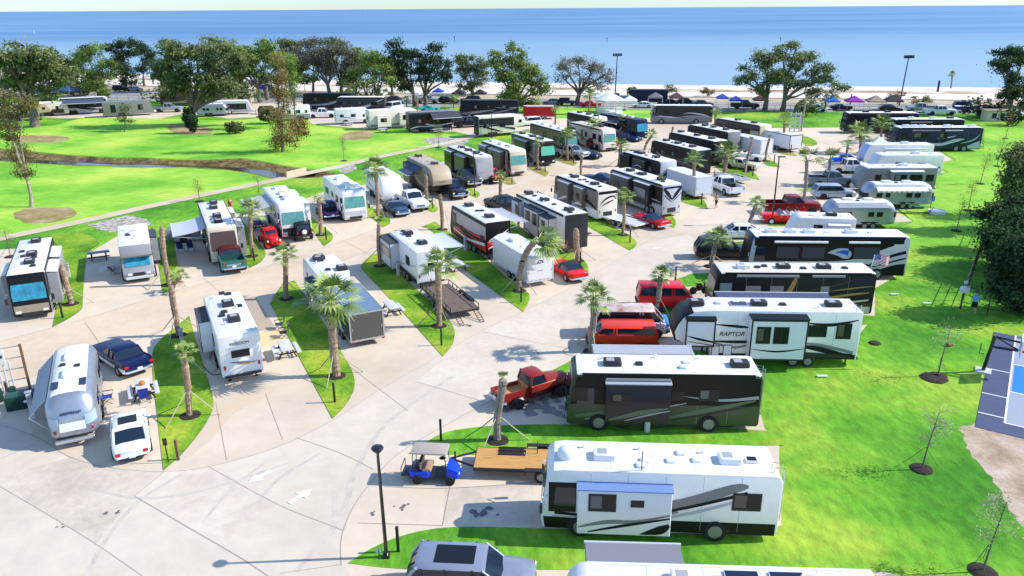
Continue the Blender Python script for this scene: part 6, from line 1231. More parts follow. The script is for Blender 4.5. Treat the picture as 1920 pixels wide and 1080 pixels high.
RV('motorhome', 'silver and navy motorhome with full-length black awning', (202, 180), (108, 185), 3.6, 'A', hd=24, near=-1, side=SILV, roof=ROOF, band=(DNAVY, .4, .9), sw='wave', swc=[DNAVY, BLK, SILV], awns=[(.08, .9, 1, 2.0, .92, .72, AWNNV)], fine=True, axle=(.17, .7, .79))
RV('travel_trailer', 'grey green trailer shaded by small trees beyond the black awning', (287, 183), (190, 191), 3.3, 'T', hd=28, near=-1, cat='trailer', side=M('grey_green_paint', (.16, .18, .16), .5), roof=PEWT, wins=[(.2, .3, .4, .75), (.75, .85, .3, .8)], fine=False, L=10)  # side paint is an even dark grey green
RV('travel_trailer', 'white and brown trailer behind the thick oak trunk', (112, 189), (66, 192), 3.0, 'T', hd=20, near=-1, cat='trailer', side=CREAM, roof=ROOF, low=(BROWN, .2, .5), fine=False, L=6.5)
def tailart(key, strips):
 o = [q for q in C.objects if q.get('label', '').startswith(key)][0]; x = -o['L'] / 2 - .016; g = MB()
 for k, (pts, m_) in enumerate(strips): cp = curve(pts); g.strip([(x - .003 * k, a, b) for a, b, c in cp], [c for a, b, c in cp], m_, (1, 0, 0))
 g.build('tail_graphic', o, smooth=0)
tailart('silver and grey coach with dark V', [([(1.15, 3.3, .3), (.5, 2.6, .4), (0, 2.0, .1)], DNAVY), ([(-1.15, 3.3, .3), (-.5, 2.6, .4), (0, 2.0, .1)], DNAVY), ([(1.2, 2.7, .05), (.6, 2.2, .12), (0, 1.75, .04)], CHAR), ([(-1.2, 2.7, .05), (-.6, 2.2, .12), (0, 1.75, .04)], CHAR), ([(-1.2, 3.38, .2), (1.2, 3.38, .2)], DNAVY)])
tailart('white and brown motorhome', [([(1.0, 1.9, .06), (.3, 2.5, .2), (-.6, 2.75, .16), (-1.0, 2.4, .08)], BLK), ([(.9, 1.7, .04), (.1, 2.05, .18), (-.7, 2.3, .1)], BROWN), ([(-1.2, 3.2, .3), (1.2, 3.2, .3)], BLK)])
tailart('black and white motorhome with swirl', [([(1.1, 1.6, .1), (0, 2.2, .4), (-1.1, 2.6, .1)], CHAR)]); tailart('black coach with silver crescent', [([(1.0, 1.7, .05), (.3, 2.4, .25), (-.8, 2.6, .08)], SILV)])
RV('motorhome', 'brown coach with black roof under the great oak limbs', (300, 171), (352, 169), 3.5, 'A', hd=184, side=BROWN, roof=M('dark_roof'), sw='wave', swc=[TAN, BLK, BEIGE], fine=False, L=11)
RV('motorhome', 'tan coach showing between the oaks beyond the dappled trailer', (385, 172), (440, 171), 3.5, 'A', hd=182, side=TAN, roof=CREAM, sw='slash', swc=[BROWN, BLK, CREAM], fine=False, L=11)
RV('fifth_wheel_trailer', 'white fifth wheel at the west edge behind the ochre cypress', (52, 190), (-8, 196), 3.6, '5', hd=24, near=-1, cat='trailer', side=TAN, roof=ROOF, low=(BROWN, .2, .45), fine=False, L=10)
RV('travel_trailer', 'white trailer between the black coach and double-trunk oak', (470, 187), (520, 185), 3.0, 'T', hd=12, near=-1, cat='trailer', side=SILV, roof=ROOF, band=(CHAR, .35, .8), sw='lines', swc=[SILV, PEWT, LGREY], fine=False, L=8)
RV('motorhome', 'dark coach behind the white cab-over motorhome grove', (668, 180), (722, 181), 3.6, 'A', hd=176, side=CHAR, roof=ROOF, sw='wave', swc=[SILV, PEWT, BLK], fine=False, L=11)
def h2(f, r_, z=.7): a, b = G(*f, z), G(*r_, z); return math.degrees(math.atan2(a.y - b.y, a.x - b.x))
PW = paint('e8eaec', .25); PRED = paint('d8140f', .18); PBLU = paint('141c4a', .15); PSIL = paint('a9aeb4', .25, .5); PBLK = paint('0d0f13', .15); PNVY = paint('1a2742', .18); PMAR = paint('7d0f1b', .2); PGRY = paint('55595f', .25, .4); PCRM = paint('d9cdb2', .3); PTEL = paint('2f6f68', .35); CARG = 'vehicles parked on the pads'
def CAR(*a, **k): k.setdefault('group', CARG); return car(*a, **k)
CAR('sedan', 'white sedan with sunroof parked by the aluminium trailer', 243, 806, 117, 'sedan', PW, sunroof=True, H=1.46)
CAR('classic_car', 'navy and white two-tone finned classic car with chrome bumpers', 228, 664, h2((190, 642), (258, 686)), 'classic', PBLU, col2=PW, chrome=True, rim=CHROME)
CAR('vintage_pickup', 'red vintage pickup with dark hood and open wooden bed at the green motorhome', 997, 720, h2((1045, 708), (948, 735)), 'oldpick', paint('8f2a20', .3), col2=paint('2a1418', .25), chrome=True, bedc=WOODL, cat='pickup', rim=CHROME)
CAR('suv', 'silver SUV with black glass roof at the bottom edge', 884, 1074, -4, 'suv', paint('8f98ab', .2, .3), sunroof=True, cat='suv', L=5.1)
CAR('vintage_pickup', 'teal green old pickup with lettered tailgate and rusty bumper', 432, 481, 115, 'pickup', PTEL, chrome=False, cat='pickup', tailtext='CHEVROLET', L=5.4, H=1.75, bedc=paint('2a5550', .5), roofcol=paint('5a2220', .4))
CAR('hot_rod', 'bright red fat-fendered hot rod beside the black off-roader', 506, 442, -62, 'rod', PRED, rim=CHROME)
CAR('off_roader', 'black soft-top off-roader with white spare wheel cover', 562, 428, 117, 'jeep', PBLK, cat='off-roader')
CAR('vintage_pickup', 'deep blue old pickup with chrome bumper next to the teal-curtained motorhome', 614, 391, 116, 'oldpick', paint('201c78', .2), chrome=True, cat='pickup')
CAR('pickup_truck', 'white crew-cab pickup beside the dark blue muscle car', 772, 373, -63, 'pickup', PW, chrome=True, cat='pickup')
CAR('muscle_car', 'dark slate blue muscle car parked beside the white pickup', 742, 389, -60, 'coupe', paint('2c3f63', .18), chrome=True)
CAR('pickup_truck', 'black heavy pickup with chrome grille at the tan fifth wheel', 846, 352, -62, 'pickup', paint('11182a', .15), chrome=True, cat='pickup')
CAR('pickup_truck', 'dark grey pickup in front of the charcoal-nosed motorhome', 873, 331, -62, 'pickup', paint('3a3e47', .2), chrome=True, cat='pickup')
CAR('off_roader', 'red off-roader between the grey pickup and a slim palm', 921, 328, -58, 'jeep', PRED, cat='off-roader', rim=DARK)
CAR('pickup_truck', 'silver pickup with blue reflections beside a green-shaded coach', 1070, 284, -45, 'pickup', PSIL, cat='pickup')
CAR('sports_car', 'black low sports car beside the silver pickup', 1102, 288, -45, 'coupe', PNVY)
CAR('suv', 'maroon lifted wagon in front of the cream motorhome', 1130, 270, -25, 'suv', PMAR, cat='suv', chrome=True, scale=1.05)
CAR('sedan', 'dark blue sedan in front of the deep blue coach', 1180, 256, -50, 'sedan', paint('1b2f5e', .2))
CAR('sports_car', 'navy car half hidden between the swirl motorhome and its neighbour', 1122, 333, 150, 'coupe', paint('16305e', .2))
CAR('pickup_truck', 'black pickup hitched to the fifth wheel with black tail', 944, 384, 118, 'pickup', paint('1a2130', .2), cat='pickup')
CAR('muscle_car', 'red coupe with black vinyl roof by the headless palm', 1063, 503, h2((1038, 488), (1087, 517)), 'coupe', PRED, roofcol=DARK, chrome=True, rim=CHROME)
CAR('muscle_car', 'red coupe with blue roof behind the white tilt trailer', 1219, 411, h2((1193, 402), (1246, 418)), 'coupe', paint('b80f24', .2), roofcol=paint('23305e', .4), chrome=True)
flat_trailer('white tilt-deck car trailer beside the red coupe with blue roof', 1168, 410, 128, L=5.6, W=2.1, deck=LGREY, frame=WHITE, rails=False, ramps=False, deckz=.6)
CAR('pickup_truck', 'white work pickup with open bed at the end of a white cargo trailer', 1359, 346, h2((1340, 338), (1380, 354), 1), 'pickup', PW, cat='pickup')
flat_trailer('grey flatbed car trailer beyond the white work pickup', 1372, 331, 116, L=4.8, deck=GREY, frame=GREY, rails=False, ramps=False)
CAR('classic_car', 'cream low classic car on the pad beside a thin palm', 1390, 306, -40, 'classic', PCRM, chrome=True)
CAR('sports_car', 'white convertible by the cream classic car', 1404, 292, -35, 'coupe', PW, open_top=True)
CAR('sports_car', 'white car with red rear deck next to the black coach', 1324, 292, -50, 'coupe', PW, roofcol=PRED)
CAR('pickup_truck', 'dark red crew-cab pickup next to the red convertible', 1483, 383, -2, 'pickup', PMAR, cat='pickup', chrome=True)
CAR('convertible', 'bright red open classic convertible with white interior', 1472, 404, 176, 'classic', paint('e01018', .15), col2=paint('c40d14', .15), chrome=True, open_top=True, rim=WHITE)
CAR('suv', 'silver blue SUV in front of the scalloped-awning trailer', 1563, 358, -3, 'suv', paint('a6b4c6', .2, .3), cat='suv')
CAR('pickup_truck', 'steel grey pickup behind the ragged palm', 1558, 335, -3, 'pickup', paint('7f8899', .25, .3), cat='pickup')
CAR('pickup_truck', 'white crew-cab pickup nosed up to the striped blue trailer', 1592, 311, -2, 'pickup', PW, cat='pickup')
CAR('hot_rod', 'bright blue hot rod behind the white crew-cab', 1583, 299, 178, 'rod', paint('0b55c9', .2))
CAR('sedan', 'white sedan nosed out beside the navy coach', 1383, 432, 176, 'sedan', PW, L=4.8)
CAR('suv', 'black large SUV with blue-reflecting roof in front of the navy coach', 1357, 464, -3, 'suv', paint('10131a', .15), cat='suv', L=5.3, H=1.9)
CAR('delivery_van', 'bright red tall panel wagon behind a palm at the black coach', 1246, 553, -2, 'van', paint('d5122c', .2), cat='van', L=4.2, H=1.95, wr=.33)
t = CAR('van', 'pale blue van with rusty white roof and open side door', 1183, 600, -2, 'van', paint('c3cfe2', .4), cat='van', roofcol=M('rusty_white_roof', (.72, .7, .68), .5, col2=(.33, .12, .05), scale=.9), L=5.2)
m = MB(); m.box((.75, -1.0, 1.15), (.95, .03, 1.35), DARK); m.build('doorway', t, smooth=0)
m = MB(); m.cbox((2.35, 0, .6), (.62, 1.9, .6), .12, paint('3f7fb5', .25)); m.build('nose_panel', t)
CAR('van', 'low red vintage wagon tucked beside the grey awning', 1166, 627, 178, 'van', paint('c62a1c', .25), cat='van', L=4.7, H=1.75, roofcol=paint('d63a22', .25), wr=.33)
CAR('pickup_truck', 'silver pickup under the great oak', 315, 202, 8, 'pickup', PSIL, cat='pickup', fine=False)
CAR('pickup_truck', 'white pickup in front of the bare-oak coach', 603, 212, 8, 'pickup', PW, cat='pickup', fine=False)
CAR('suv', 'white SUV below the red cargo trailer', 992, 227, 205, 'suv', PW, cat='suv', fine=False)
CAR('pickup_truck', 'black pickup hitched to the black and red toy hauler', 877, 229, 20, 'pickup', PBLK, cat='pickup', fine=False)
CAR('pickup_truck', 'maroon pickup beyond the dappled rounded trailer', 412, 189, 8, 'pickup', PMAR, cat='pickup', fine=False)
CAR('suv', 'grey SUV between the shaded trailer and silver pickup', 262, 203, 20, 'suv', PGRY, cat='suv', fine=False)
CAR('suv', 'black SUV behind the white trailer at the russet cypress', 505, 206, 10, 'suv', PBLK, cat='suv', fine=False)
CAR('coupe', 'turquoise coupe behind the black and red toy hauler', 805, 203, 10, 'coupe', paint('1fb5b0', .25), fine=False)
CAR('van', 'small white van behind the white fifth wheel', 743, 198, 60, 'van', PW, cat='van', fine=False)
RDH = h2((1900, 205), (1280, 198), 0)
BC = 'cars parked along the beach road'
for lb, x, y, kd, cl, nm, ct_, rv_ in (('charcoal car on the beach road between the two dark trees', 228, 165, 'suv', PBLK, 'suv', 'suv', 0), ('silver car on the beach road beside the charcoal one', 252, 166, 'sedan', PSIL, 'sedan', 'car', 0),
 ('slate car on the beach road beside the small light-green bush', 735, 185, 'sedan', PGRY, 'sedan', 'car', 1), ('silver pickup beside the white canopy behind the two-trunk oak', 800, 186, 'pickup', PSIL, 'pickup_truck', 'pickup', 0), ('black SUV beside the bright blue canopy', 842, 187, 'suv', PBLK, 'suv', 'suv', 0), ('black car between the two black canopies', 882, 186, 'suv', PBLK, 'suv', 'suv', 1),
 ('dark slate SUV left of the bare-limbed oak trunk', 1063, 190, 'jeep', paint('2f3342', .25), 'suv', 'suv', 0), ('grey pickup near the foot of the tall light mast', 1156, 182, 'pickup', paint('8a8f9a', .3), 'pickup_truck', 'pickup', 1), ('red low car behind the gazebo', 1107, 195, 'classic', PRED, 'classic_car', 'car', 0),
 ('black car behind the silver-swirl motorhome by the gazebo', 1287, 189, 'sedan', PBLK, 'sedan', 'car', 0), ('grey car at the tail of the gazebo motorhome', 1317, 193, 'sedan', PGRY, 'sedan', 'car', 0), ('navy pickup behind the pair of blue canopies', 1396, 196, 'pickup', PNVY, 'pickup_truck', 'pickup', 0),
 ('white SUV showing past the right trunk of the three-trunk oak', 1528, 202, 'suv', PW, 'suv', 'suv', 0), ('navy car between the blue and purple canopies', 1577, 200, 'coupe', PNVY, 'coupe', 'car', 0), ('black car beside the tan canopy', 1670, 203, 'sedan', PBLK, 'sedan', 'car', 0), ('silver pickup behind the white four-door pickup', 1727, 202, 'pickup', PSIL, 'pickup_truck', 'pickup', 1), ('white four-door pickup at the beach fence', 1762, 207, 'pickup', PW, 'pickup_truck', 'pickup', 0),
 ('navy wagon on the beach road behind the blue boat', 1810, 197, 'suv', paint('1c2a55', .2), 'suv', 'suv', 0), ('blue grey pickup beside the evergreen bushes', 1858, 209, 'pickup', paint('56647f', .25), 'pickup_truck', 'pickup', 0), ('white car near the edge oak', 1893, 210, 'sedan', PW, 'sedan', 'car', 0), ('light grey car parked where the tan verge meets the leaning oak', 1035, 190, 'sedan', PSIL, 'sedan', 'car', 1),
 ('black car beside the maroon canopy', 1252, 191, 'sedan', PBLK, 'sedan', 'car', 1), ('white car beside the white-and-blue canopy', 1205, 196, 'sedan', PW, 'sedan', 'car', 1)):
 CAR(nm, lb, x, y, RDH + 180 * rv_, kd, cl, cat=ct_, group=BC, fine=False)
PALMS = [
 ('short slim palm in a mulch ring beside the white sedan island tip', 357, 780, 345, 663, 'half', 44, .18, dict(braces=3)),
 ('tall stout palm with broad full crown beside the black cargo trailer', 631, 706, 621, 563, 'full', 104, .26, dict(braces=3)),
 ('palm with green crown on the strip beside the black flatbed', 823, 612, 823, 500, 'full', 68, .22, {}),
 ('bent palm with wind-blown crown beside the white emblem trailer', 973, 546, 1010, 447, 'wind', 78, .24, dict(curve_=1.6, rz=0)),
 ('palm at the head of the island behind the small rear-ladder trailer', 538, 561, 534, 478, 'full', 46, .2, {}),
 ('slim leaning palm with small crown between the lettered trailer and class C pad', 334, 630, 322, 535, None, 0, .2, dict(top=False)),
 ('palm with tuft crown near the cut-topped trunk on the narrow strip', 322, 548, 338, 520, 'half', 36, .17, dict(braces=0, mulch=False)),
 ('cut-topped bare palm trunk beside the white cab-over motorhome', 316, 535, 303, 424, None, 0, .2, dict(top=False)),
 ('cut-topped leaning trunk at the black and pewter motorhome', 133, 571, 116, 497, None, 0, .22, dict(top=False)),
 ('leafy palm between the brown-covered motorhome and the hot rod', 473, 481, 470, 397, 'full', 50, .19, {}),
 ('palm with bushy trunk skirt by the black off-roader', 602, 441, 598, 374, 'half', 24, .2, {}),
 ('slim palm with sparse green tuft at the awning trailer head', 712, 499, 710, 420, 'tuft', 26, .17, {}),
 ('tall palm beside the white winged-nose trailer', 709, 408, 704, 318, 'full', 50, .2, {}),
 ('cut-topped trunk beside the white crew-cab', 801, 378, 798, 328, None, 0, .19, dict(top=False)),
 ('tall cut-topped trunk standing in the road bend near the red toy hauler', 829, 431, 826, 365, None, 0, .2, dict(top=False, braces=0)),
 ('short palm near the red off-roader', 939, 385, 938, 333, 'full', 26, .19, {}),
 ('stout cut-topped trunk behind the red coupe', 1083, 490, 1079, 428, None, 0, .27, dict(top=False)),
 ('palm with two-part crown by the white tilt trailer', 1168, 441, 1171, 368, 'full', 34, .17, {}),
 ('slim palm in front of the V-tailed coach', 1235, 400, 1238, 338, 'tuft', 20, .18, {}),
 ('grey-trunk palm in front of the pale blue van', 1110, 660, 1113, 560, 'full', 64, .22, dict(grey=True)),
 ('palm in front of the bright red panel wagon', 1231, 583, 1240, 517, 'full', 40, .2, dict(grey=True)),
 ('shaggy palm in front of the black large SUV', 1332, 500, 1346, 448, 'full', 50, .2, dict(grey=True)),
 ('palm with lopsided crown near the white sedan and navy coach', 1400, 438, 1418, 385, 'half', 36, .2, dict(grey=True)),
 ('ragged brown-fronded palm in the main road bend', 1507, 378, 1513, 302, 'sparse', 60, .19, dict(grey=True)),
 ('ragged palm in front of the steel grey pickup', 1550, 346, 1557, 300, 'sparse', 52, .19, dict(grey=True)),
 ('thin palm in front of the white crew-cab by the striped trailer', 1584, 323, 1590, 273, 'half', 26, .16, dict(grey=True)),
 ('palm standing before the white cargo trailer by the work pickup', 1302, 371, 1301, 300, 'full', 36, .19, {}),
 ('broad palm beside the cream classic car', 1357, 331, 1363, 288, 'full', 50, .26, {}),
 ('thin palm at the tip of the cream classic car island', 1398, 323, 1409, 265, 'tuft', 18, .17, {}),
 ('thin palm before the back of the white cargo trailer pair', 1435, 302, 1442, 260, 'tuft', 16, .17, {}),
 ('palm with dry golden crown by the black-framed cargo trailer', 1468, 281, 1470, 228, 'half', 34, .2, {}),
 ('short slim palm standing alone in the road near the swirl motorhome', 1089, 329, 1091, 293, 'tuft', 16, .18, dict(mulch=False, braces=0)),
 ('stout palm with bushy crown at the nose of the swirl-decal motorhome', 1161, 312, 1164, 275, 'full', 34, .26, {}),
 ('slim palm in front of the green-shaded coach', 1008, 318, 1008, 268, 'half', 22, .17, {}),
 ('tall palm in front of the silver pickup', 1063, 301, 1064, 252, 'full', 32, .19, {}),
 ('palm beside the maroon lifted wagon', 1111, 279, 1115, 235, 'half', 34, .17, {}),
 ('palm in front of the deep blue coach', 1160, 259, 1169, 229, 'half', 26, .17, {}),
 ('leaning palm in the road past the blue sedan', 1208, 282, 1222, 255, 'half', 26, .2, dict(mulch=False, braces=0)),
 ('cut-topped trunk beside the taupe motorhome', 951, 331, 949, 285, None, 0, .2, dict(top=False)),
 ('slim cut-topped trunk at the head of the charcoal coach row', 1259, 262, 1262, 237, None, 0, .17, dict(top=False, braces=0, mulch=False)),
 ('small palm at the tail of the gazebo motorhome', 1340, 234, 1343, 213, 'half', 22, .18, dict(braces=0)),
 ('palm with pale green crown beside the dark blue coach, shorter of the two', 1613, 287, 1612, 250, 'full', 46, .24, {}),
 ('palm with yellow-green crown beside the dark blue coach, taller of the two', 1651, 266, 1653, 234, 'full', 42, .2, {}),
 ('slim palm beside the red cargo trailer', 1041, 243, 1041, 207, 'half', 20, .17, {}),
 ('palm with ball crown on the gazebo lawn', 1104, 214, 1106, 178, 'full', 26, .18, {}),
 ('bare young trunk propped by stakes under the two-trunk oak', 783, 208, 782, 180, None, 0, .2, dict(top=False, mulch=False)),
 ('small palm behind the white fifth wheel', 763, 202, 762, 188, 'half', 18, .16, dict(braces=0, mulch=False)),
 ('small pale palm beyond the toy hauler', 851, 203, 853, 187, 'half', 22, .16, dict(braces=0, mulch=False)),
 ('palm with sparse crown in front of the green motorhome pad', 933, 826, 942, 712, 'tuft', 34, .21, dict(grey=True)),
 ('young palm behind the reeds of the great oak', 592, 203, 594, 185, 'half', 20, .15, dict(braces=0, mulch=False)),
 ('palm at the fifth wheel end of the footpath', 672, 205, 660, 184, 'half', 22, .16, dict(braces=0, mulch=False)),
]
for (lb, bx, by, cx, cy, cr_, w_, tr_, kw) in PALMS: palm(lb, bx, by, cx, cy, cr_, w_ or None, tr_, **kw)
palm('distant palm on the open beach', 1783, 165, 1785, 140, 'full', 14, .22, braces=0, mulch=False, group=None)
shrub('dark fan palm clump at the foot of the great oak', 362, 250, 2.6, 5.0, 'dark', 2600, 'fan_palm', .5, 'palm'); shrub('low fan palm bush by the shaded pine straw', 442, 251, 3.6, 2.6, 'oak', 1500, 'fan_palm', .4, 'palm')
OT = 'live oaks along the beach road'
tree('broad oak with thick leaning trunk at the meadow edge', (66, 238), [(20, 110, 45, 34), (70, 115, 40, 36), (110, 140, 28, 30), (15, 150, 42, 26), (60, 150, 44, 28), (-40, 130, 40, 40), (95, 165, 24, 18), (45, 92, 30, 16)], 'oak', 9000, .85, .62, group=OT, spread=.6)
tree('pale green airy tree with exposed limbs beside the broad oak', (186, 182), [(165, 95, 30, 24), (195, 112, 24, 22), (150, 130, 24, 22), (200, 145, 24, 18), (172, 160, 26, 14)], 'bright', 3800, .42, .5, group=OT, twigs=2)
tree('dark slender tree before the gap in the grove', (237, 166), [(215, 95, 22, 24), (240, 90, 20, 20), (228, 125, 22, 24), (240, 145, 22, 14)], 'dark', 4200, .4, .6, group=OT)
tree('dark tree with side crown at the beach gap', (271, 162), [(262, 88, 20, 14), (278, 105, 15, 12), (268, 122, 16, 12)], 'dark', 2200, .36, .55, group=OT)
tree('great spreading oak with low sweeping limbs on the meadow', (356, 235), [(330, 100, 34, 24), (370, 90, 36, 20), (410, 105, 34, 26), (320, 135, 34, 26), (365, 130, 36, 30), (415, 145, 36, 28), (330, 165, 30, 18), (440, 120, 24, 22), (455, 170, 30, 10), (400, 175, 26, 14)], 'oak', 10000, .75, .58, group=OT, spread=.6, twigs=1)
tree('oak with upright double trunk by the brown cypress', (491, 192), [(465, 100, 26, 24), (500, 92, 26, 20), (530, 105, 24, 24), (450, 135, 24, 22), (490, 130, 30, 24), (425, 90, 22, 16)], 'bright', 5500, .55, .58, group=OT, trunks=[(488, 192), (502, 187)])
tree('grey leafless-limbed oak at the black coach', (619, 180), [(570, 92, 26, 20), (600, 85, 26, 16), (635, 98, 28, 22), (650, 120, 22, 22), (590, 118, 30, 22), (630, 135, 22, 16), (555, 110, 20, 22)], 'grey', 6500, .5, .45, group=OT, twigs=3)
tree('rounded dark oak behind the grey-limbed oak', (640, 178), [(640, 92, 26, 18), (662, 112, 20, 22), (655, 140, 20, 16), (612, 78, 18, 8)], 'oak', 3500, .4, .55, group=OT)
tree('light airy oak with forked trunk beside the white fifth wheel', (697, 205), [(695, 112, 24, 18), (668, 130, 20, 20), (720, 138, 22, 18), (690, 150, 28, 18), (725, 118, 16, 14), (655, 158, 22, 12), (700, 170, 22, 8)], 'bright', 3800, .42, .45, group=OT, trunks=[(690, 207), (708, 203)], twigs=2, hollow=.6)
tree('dark two-trunk oak with tall side plumes', (790, 203), [(737, 90, 18, 16), (735, 108, 14, 12), (770, 110, 26, 20), (800, 105, 24, 18), (817, 88, 11, 10), (825, 125, 20, 20), (785, 138, 34, 20), (755, 130, 20, 20), (760, 160, 20, 10), (838, 150, 8, 20)], 'dark', 7000, .5, .52, group=OT, trunks=[(778, 200), (798, 200)])
tree('compact dark oak on the beach side of the canopies', (887, 178), [(875, 118, 22, 16), (895, 118, 20, 15), (865, 142, 16, 14), (890, 145, 26, 18), (882, 165, 22, 10)], 'oak', 4200, .5, .52, group=OT)
tree('leaning full-leafed oak overhanging the red cargo trailer', (962, 212), [(962, 92, 16, 12), (945, 112, 26, 18), (980, 118, 26, 20), (1005, 130, 20, 20), (930, 130, 18, 20), (965, 145, 34, 22), (1000, 160, 24, 18), (960, 175, 26, 18), (985, 190, 26, 18), (1020, 165, 14, 14)], 'bright', 9000, .6, .5, group=OT, spread=.5, hollow=.35)
tree('bare-limbed spreading oak behind the gazebo', (1083, 197), [(1060, 125, 20, 16), (1085, 120, 22, 14), (1115, 122, 20, 16), (1135, 140, 18, 16), (1055, 145, 12, 12), (1095, 145, 26, 16), (1120, 158, 22, 10)], 'grey', 3600, .55, .4, group=OT, twigs=3, hollow=.6)
tree('great three-trunk oak above the beach fence', (1468, 208), [(1430, 110, 26, 22), (1470, 98, 24, 16), (1492, 92, 20, 12), (1505, 118, 26, 20), (1540, 125, 24, 14), (1400, 135, 22, 14), (1440, 145, 34, 20), (1490, 148, 34, 22), (1545, 150, 28, 18), (1565, 165, 20, 10), (1390, 150, 16, 10), (1420, 165, 22, 14), (1520, 172, 24, 12)], 'oak', 10000, .55, .5, group=OT, trunks=[(1434, 207), (1467, 208), (1492, 214)], spread=.5)
tree('tall dark oak at the photo edge behind the evergreen bushes', (1893, 220), [(1890, 102, 24, 14), (1870, 115, 20, 12), (1915, 110, 24, 18), (1880, 130, 16, 14), (1900, 150, 18, 14), (1890, 172, 20, 14), (1920, 165, 24, 24), (1935, 200, 24, 26)], 'dark', 6500, .55, .5, group=OT)
for k, (x, y, bl, lb, mt) in enumerate(((1327, 180, [(1327, 172, 13, 9)], 'small round tree on the verge beyond the blue canopies', 'olive'), (1683, 195, [(1672, 182, 14, 8), (1690, 178, 12, 7)], 'flat-topped small tree at the leaning light mast', 'brown'), (1730, 197, [(1722, 186, 14, 7), (1738, 185, 10, 7)], 'flat-topped small tree further along the verge', 'olive'), (1245, 180, [(1248, 168, 14, 10), (1262, 172, 10, 8)], 'bushy dark tree beside the dark container', 'oak'), (722, 178, [(722, 172, 10, 6), (735, 176, 8, 5)], 'low light bush tree beside the slate car', 'bright'), (1548, 198, [(1550, 182, 16, 12)], 'small tree at the skirt of the three-trunk oak', 'oak'))):
 tree(lb, (x, y), bl, mt, 700, .16, .32, 'small_tree', spread=.3)
for k, (x, y, bl, lb) in enumerate((((-60), 215, [(-60, 120, 60, 40), (-110, 130, 50, 40)], 'dense oak at the far west end'), (128, 168, [(120, 120, 22, 26), (105, 105, 18, 18), (135, 140, 20, 16)], 'dark oak filling behind the pale airy tree'), (300, 172, [(305, 118, 20, 20), (325, 90, 20, 16), (300, 140, 16, 14)], 'dark oak filling behind the great spreading oak'), (545, 172, [(540, 92, 24, 18), (555, 125, 22, 20)], 'olive oak behind the brown cypress'), (455, 178, [(450, 100, 28, 22), (470, 120, 26, 22), (440, 140, 24, 16)], 'mid-green oak behind the upright double-trunk oak'))):
 tree(lb, (x, y), bl, 'oak', 3800, .4, .6, group=OT)
for k, (x, y, bl, lb, mt) in enumerate(((92, 176, [(88, 120, 24, 26), (110, 150, 24, 22)], 'olive oak in the gap right of the broad oak', 'oak'), (160, 172, [(150, 110, 24, 24), (170, 145, 26, 18), (185, 165, 20, 12)], 'dark oak behind the pale airy tree trunk', 'dark'), (420, 182, [(425, 110, 24, 24), (405, 150, 26, 20), (450, 160, 26, 16)], 'olive oak behind the low sweeping limbs', 'oak'), (520, 178, [(515, 110, 28, 24), (545, 130, 26, 22), (510, 155, 24, 16)], 'light oak beside the green-topped cypress', 'bright'),
 (588, 176, [(580, 105, 26, 20), (608, 125, 26, 20), (575, 140, 22, 16)], 'olive oak left of the grey-limbed oak', 'oak'), (668, 180, [(665, 110, 24, 18), (690, 128, 22, 18), (650, 148, 22, 12)], 'olive oak behind the light airy oak', 'oak'), (735, 182, [(725, 128, 18, 16), (745, 148, 16, 14)], 'small oak left of the two-trunk oak', 'bright'), (30, 182, [(30, 130, 34, 26), (0, 120, 30, 26), (50, 160, 26, 14)], 'dark oak behind the broad oak trunk', 'dark'))):
 tree(lb, (x, y), bl, mt, 3600, .36, .58, group=OT)
for lb, x, y, w_, h_, mt in (('dark undergrowth beside the broad oak trunk', 100, 200, 9, 4, 'dark'), ('olive undergrowth below the pale airy tree', 165, 178, 8, 3.5, 'oak'), ('dense bush behind the silver pickup', 300, 192, 8, 5, 'oak'), ('leafy bush left of the russet cypress', 505, 232, 4, 4, 'olive'), ('dark bush behind the white cab-over motorhome', 655, 192, 6, 4, 'oak'), ('low bush under the sweeping limbs', 440, 196, 8, 3.5, 'dark')): shrub(lb, x, y, w_, h_, mt, 1200, leaf=.4)
tree('tall russet cypress standing on the creek meadow', (531, 285), [(520, 110, 12, 14), (524, 140, 16, 18), (520, 165, 18, 16), (530, 190, 16, 16), (525, 215, 22, 16), (530, 240, 28, 18), (528, 262, 32, 15)], [LF['brown'][0], LF['olive'][1], LF['brown'][2]], 4200, .26, .3, 'cypress_tree', droop=.8, spread=.4, depth=1.0, fork=.9, hollow=.25)
tree('green-topped cypress behind the russet one', (556, 240), [(540, 115, 20, 18), (548, 142, 20, 14), (540, 168, 20, 14)], 'bright', 2200, .2, .36, 'cypress_tree', droop=.6, spread=.35)
tree('small russet cypress beside the tall one', (558, 265), [(556, 228, 16, 12), (560, 244, 18, 10)], 'brown', 1300, .1, .3, 'cypress_tree', droop=.6, spread=.3)
tree('thin dark young tree before the shaded trailer', (234, 247), [(232, 205, 16, 12), (236, 222, 14, 10)], 'oak', 700, .1, .3, 'young_tree', spread=.3)
tree('leaning bald cypress with wispy ochre foliage at the left edge', (60, 388), [(8, 180, 24, 16), (22, 205, 26, 14), (45, 192, 20, 16), (15, 240, 22, 24), (30, 285, 16, 26), (45, 318, 16, 14)], 'olive', 4200, .2, .26, 'cypress_tree', droop=.4, spread=.3, twigs=3, bark=M('pale_bark', (.35, .29, .22), .9, var=.3), trunks=[(60, 388)], fork=.5, hollow=.5)
WG = 'trees beyond the right-hand fence'
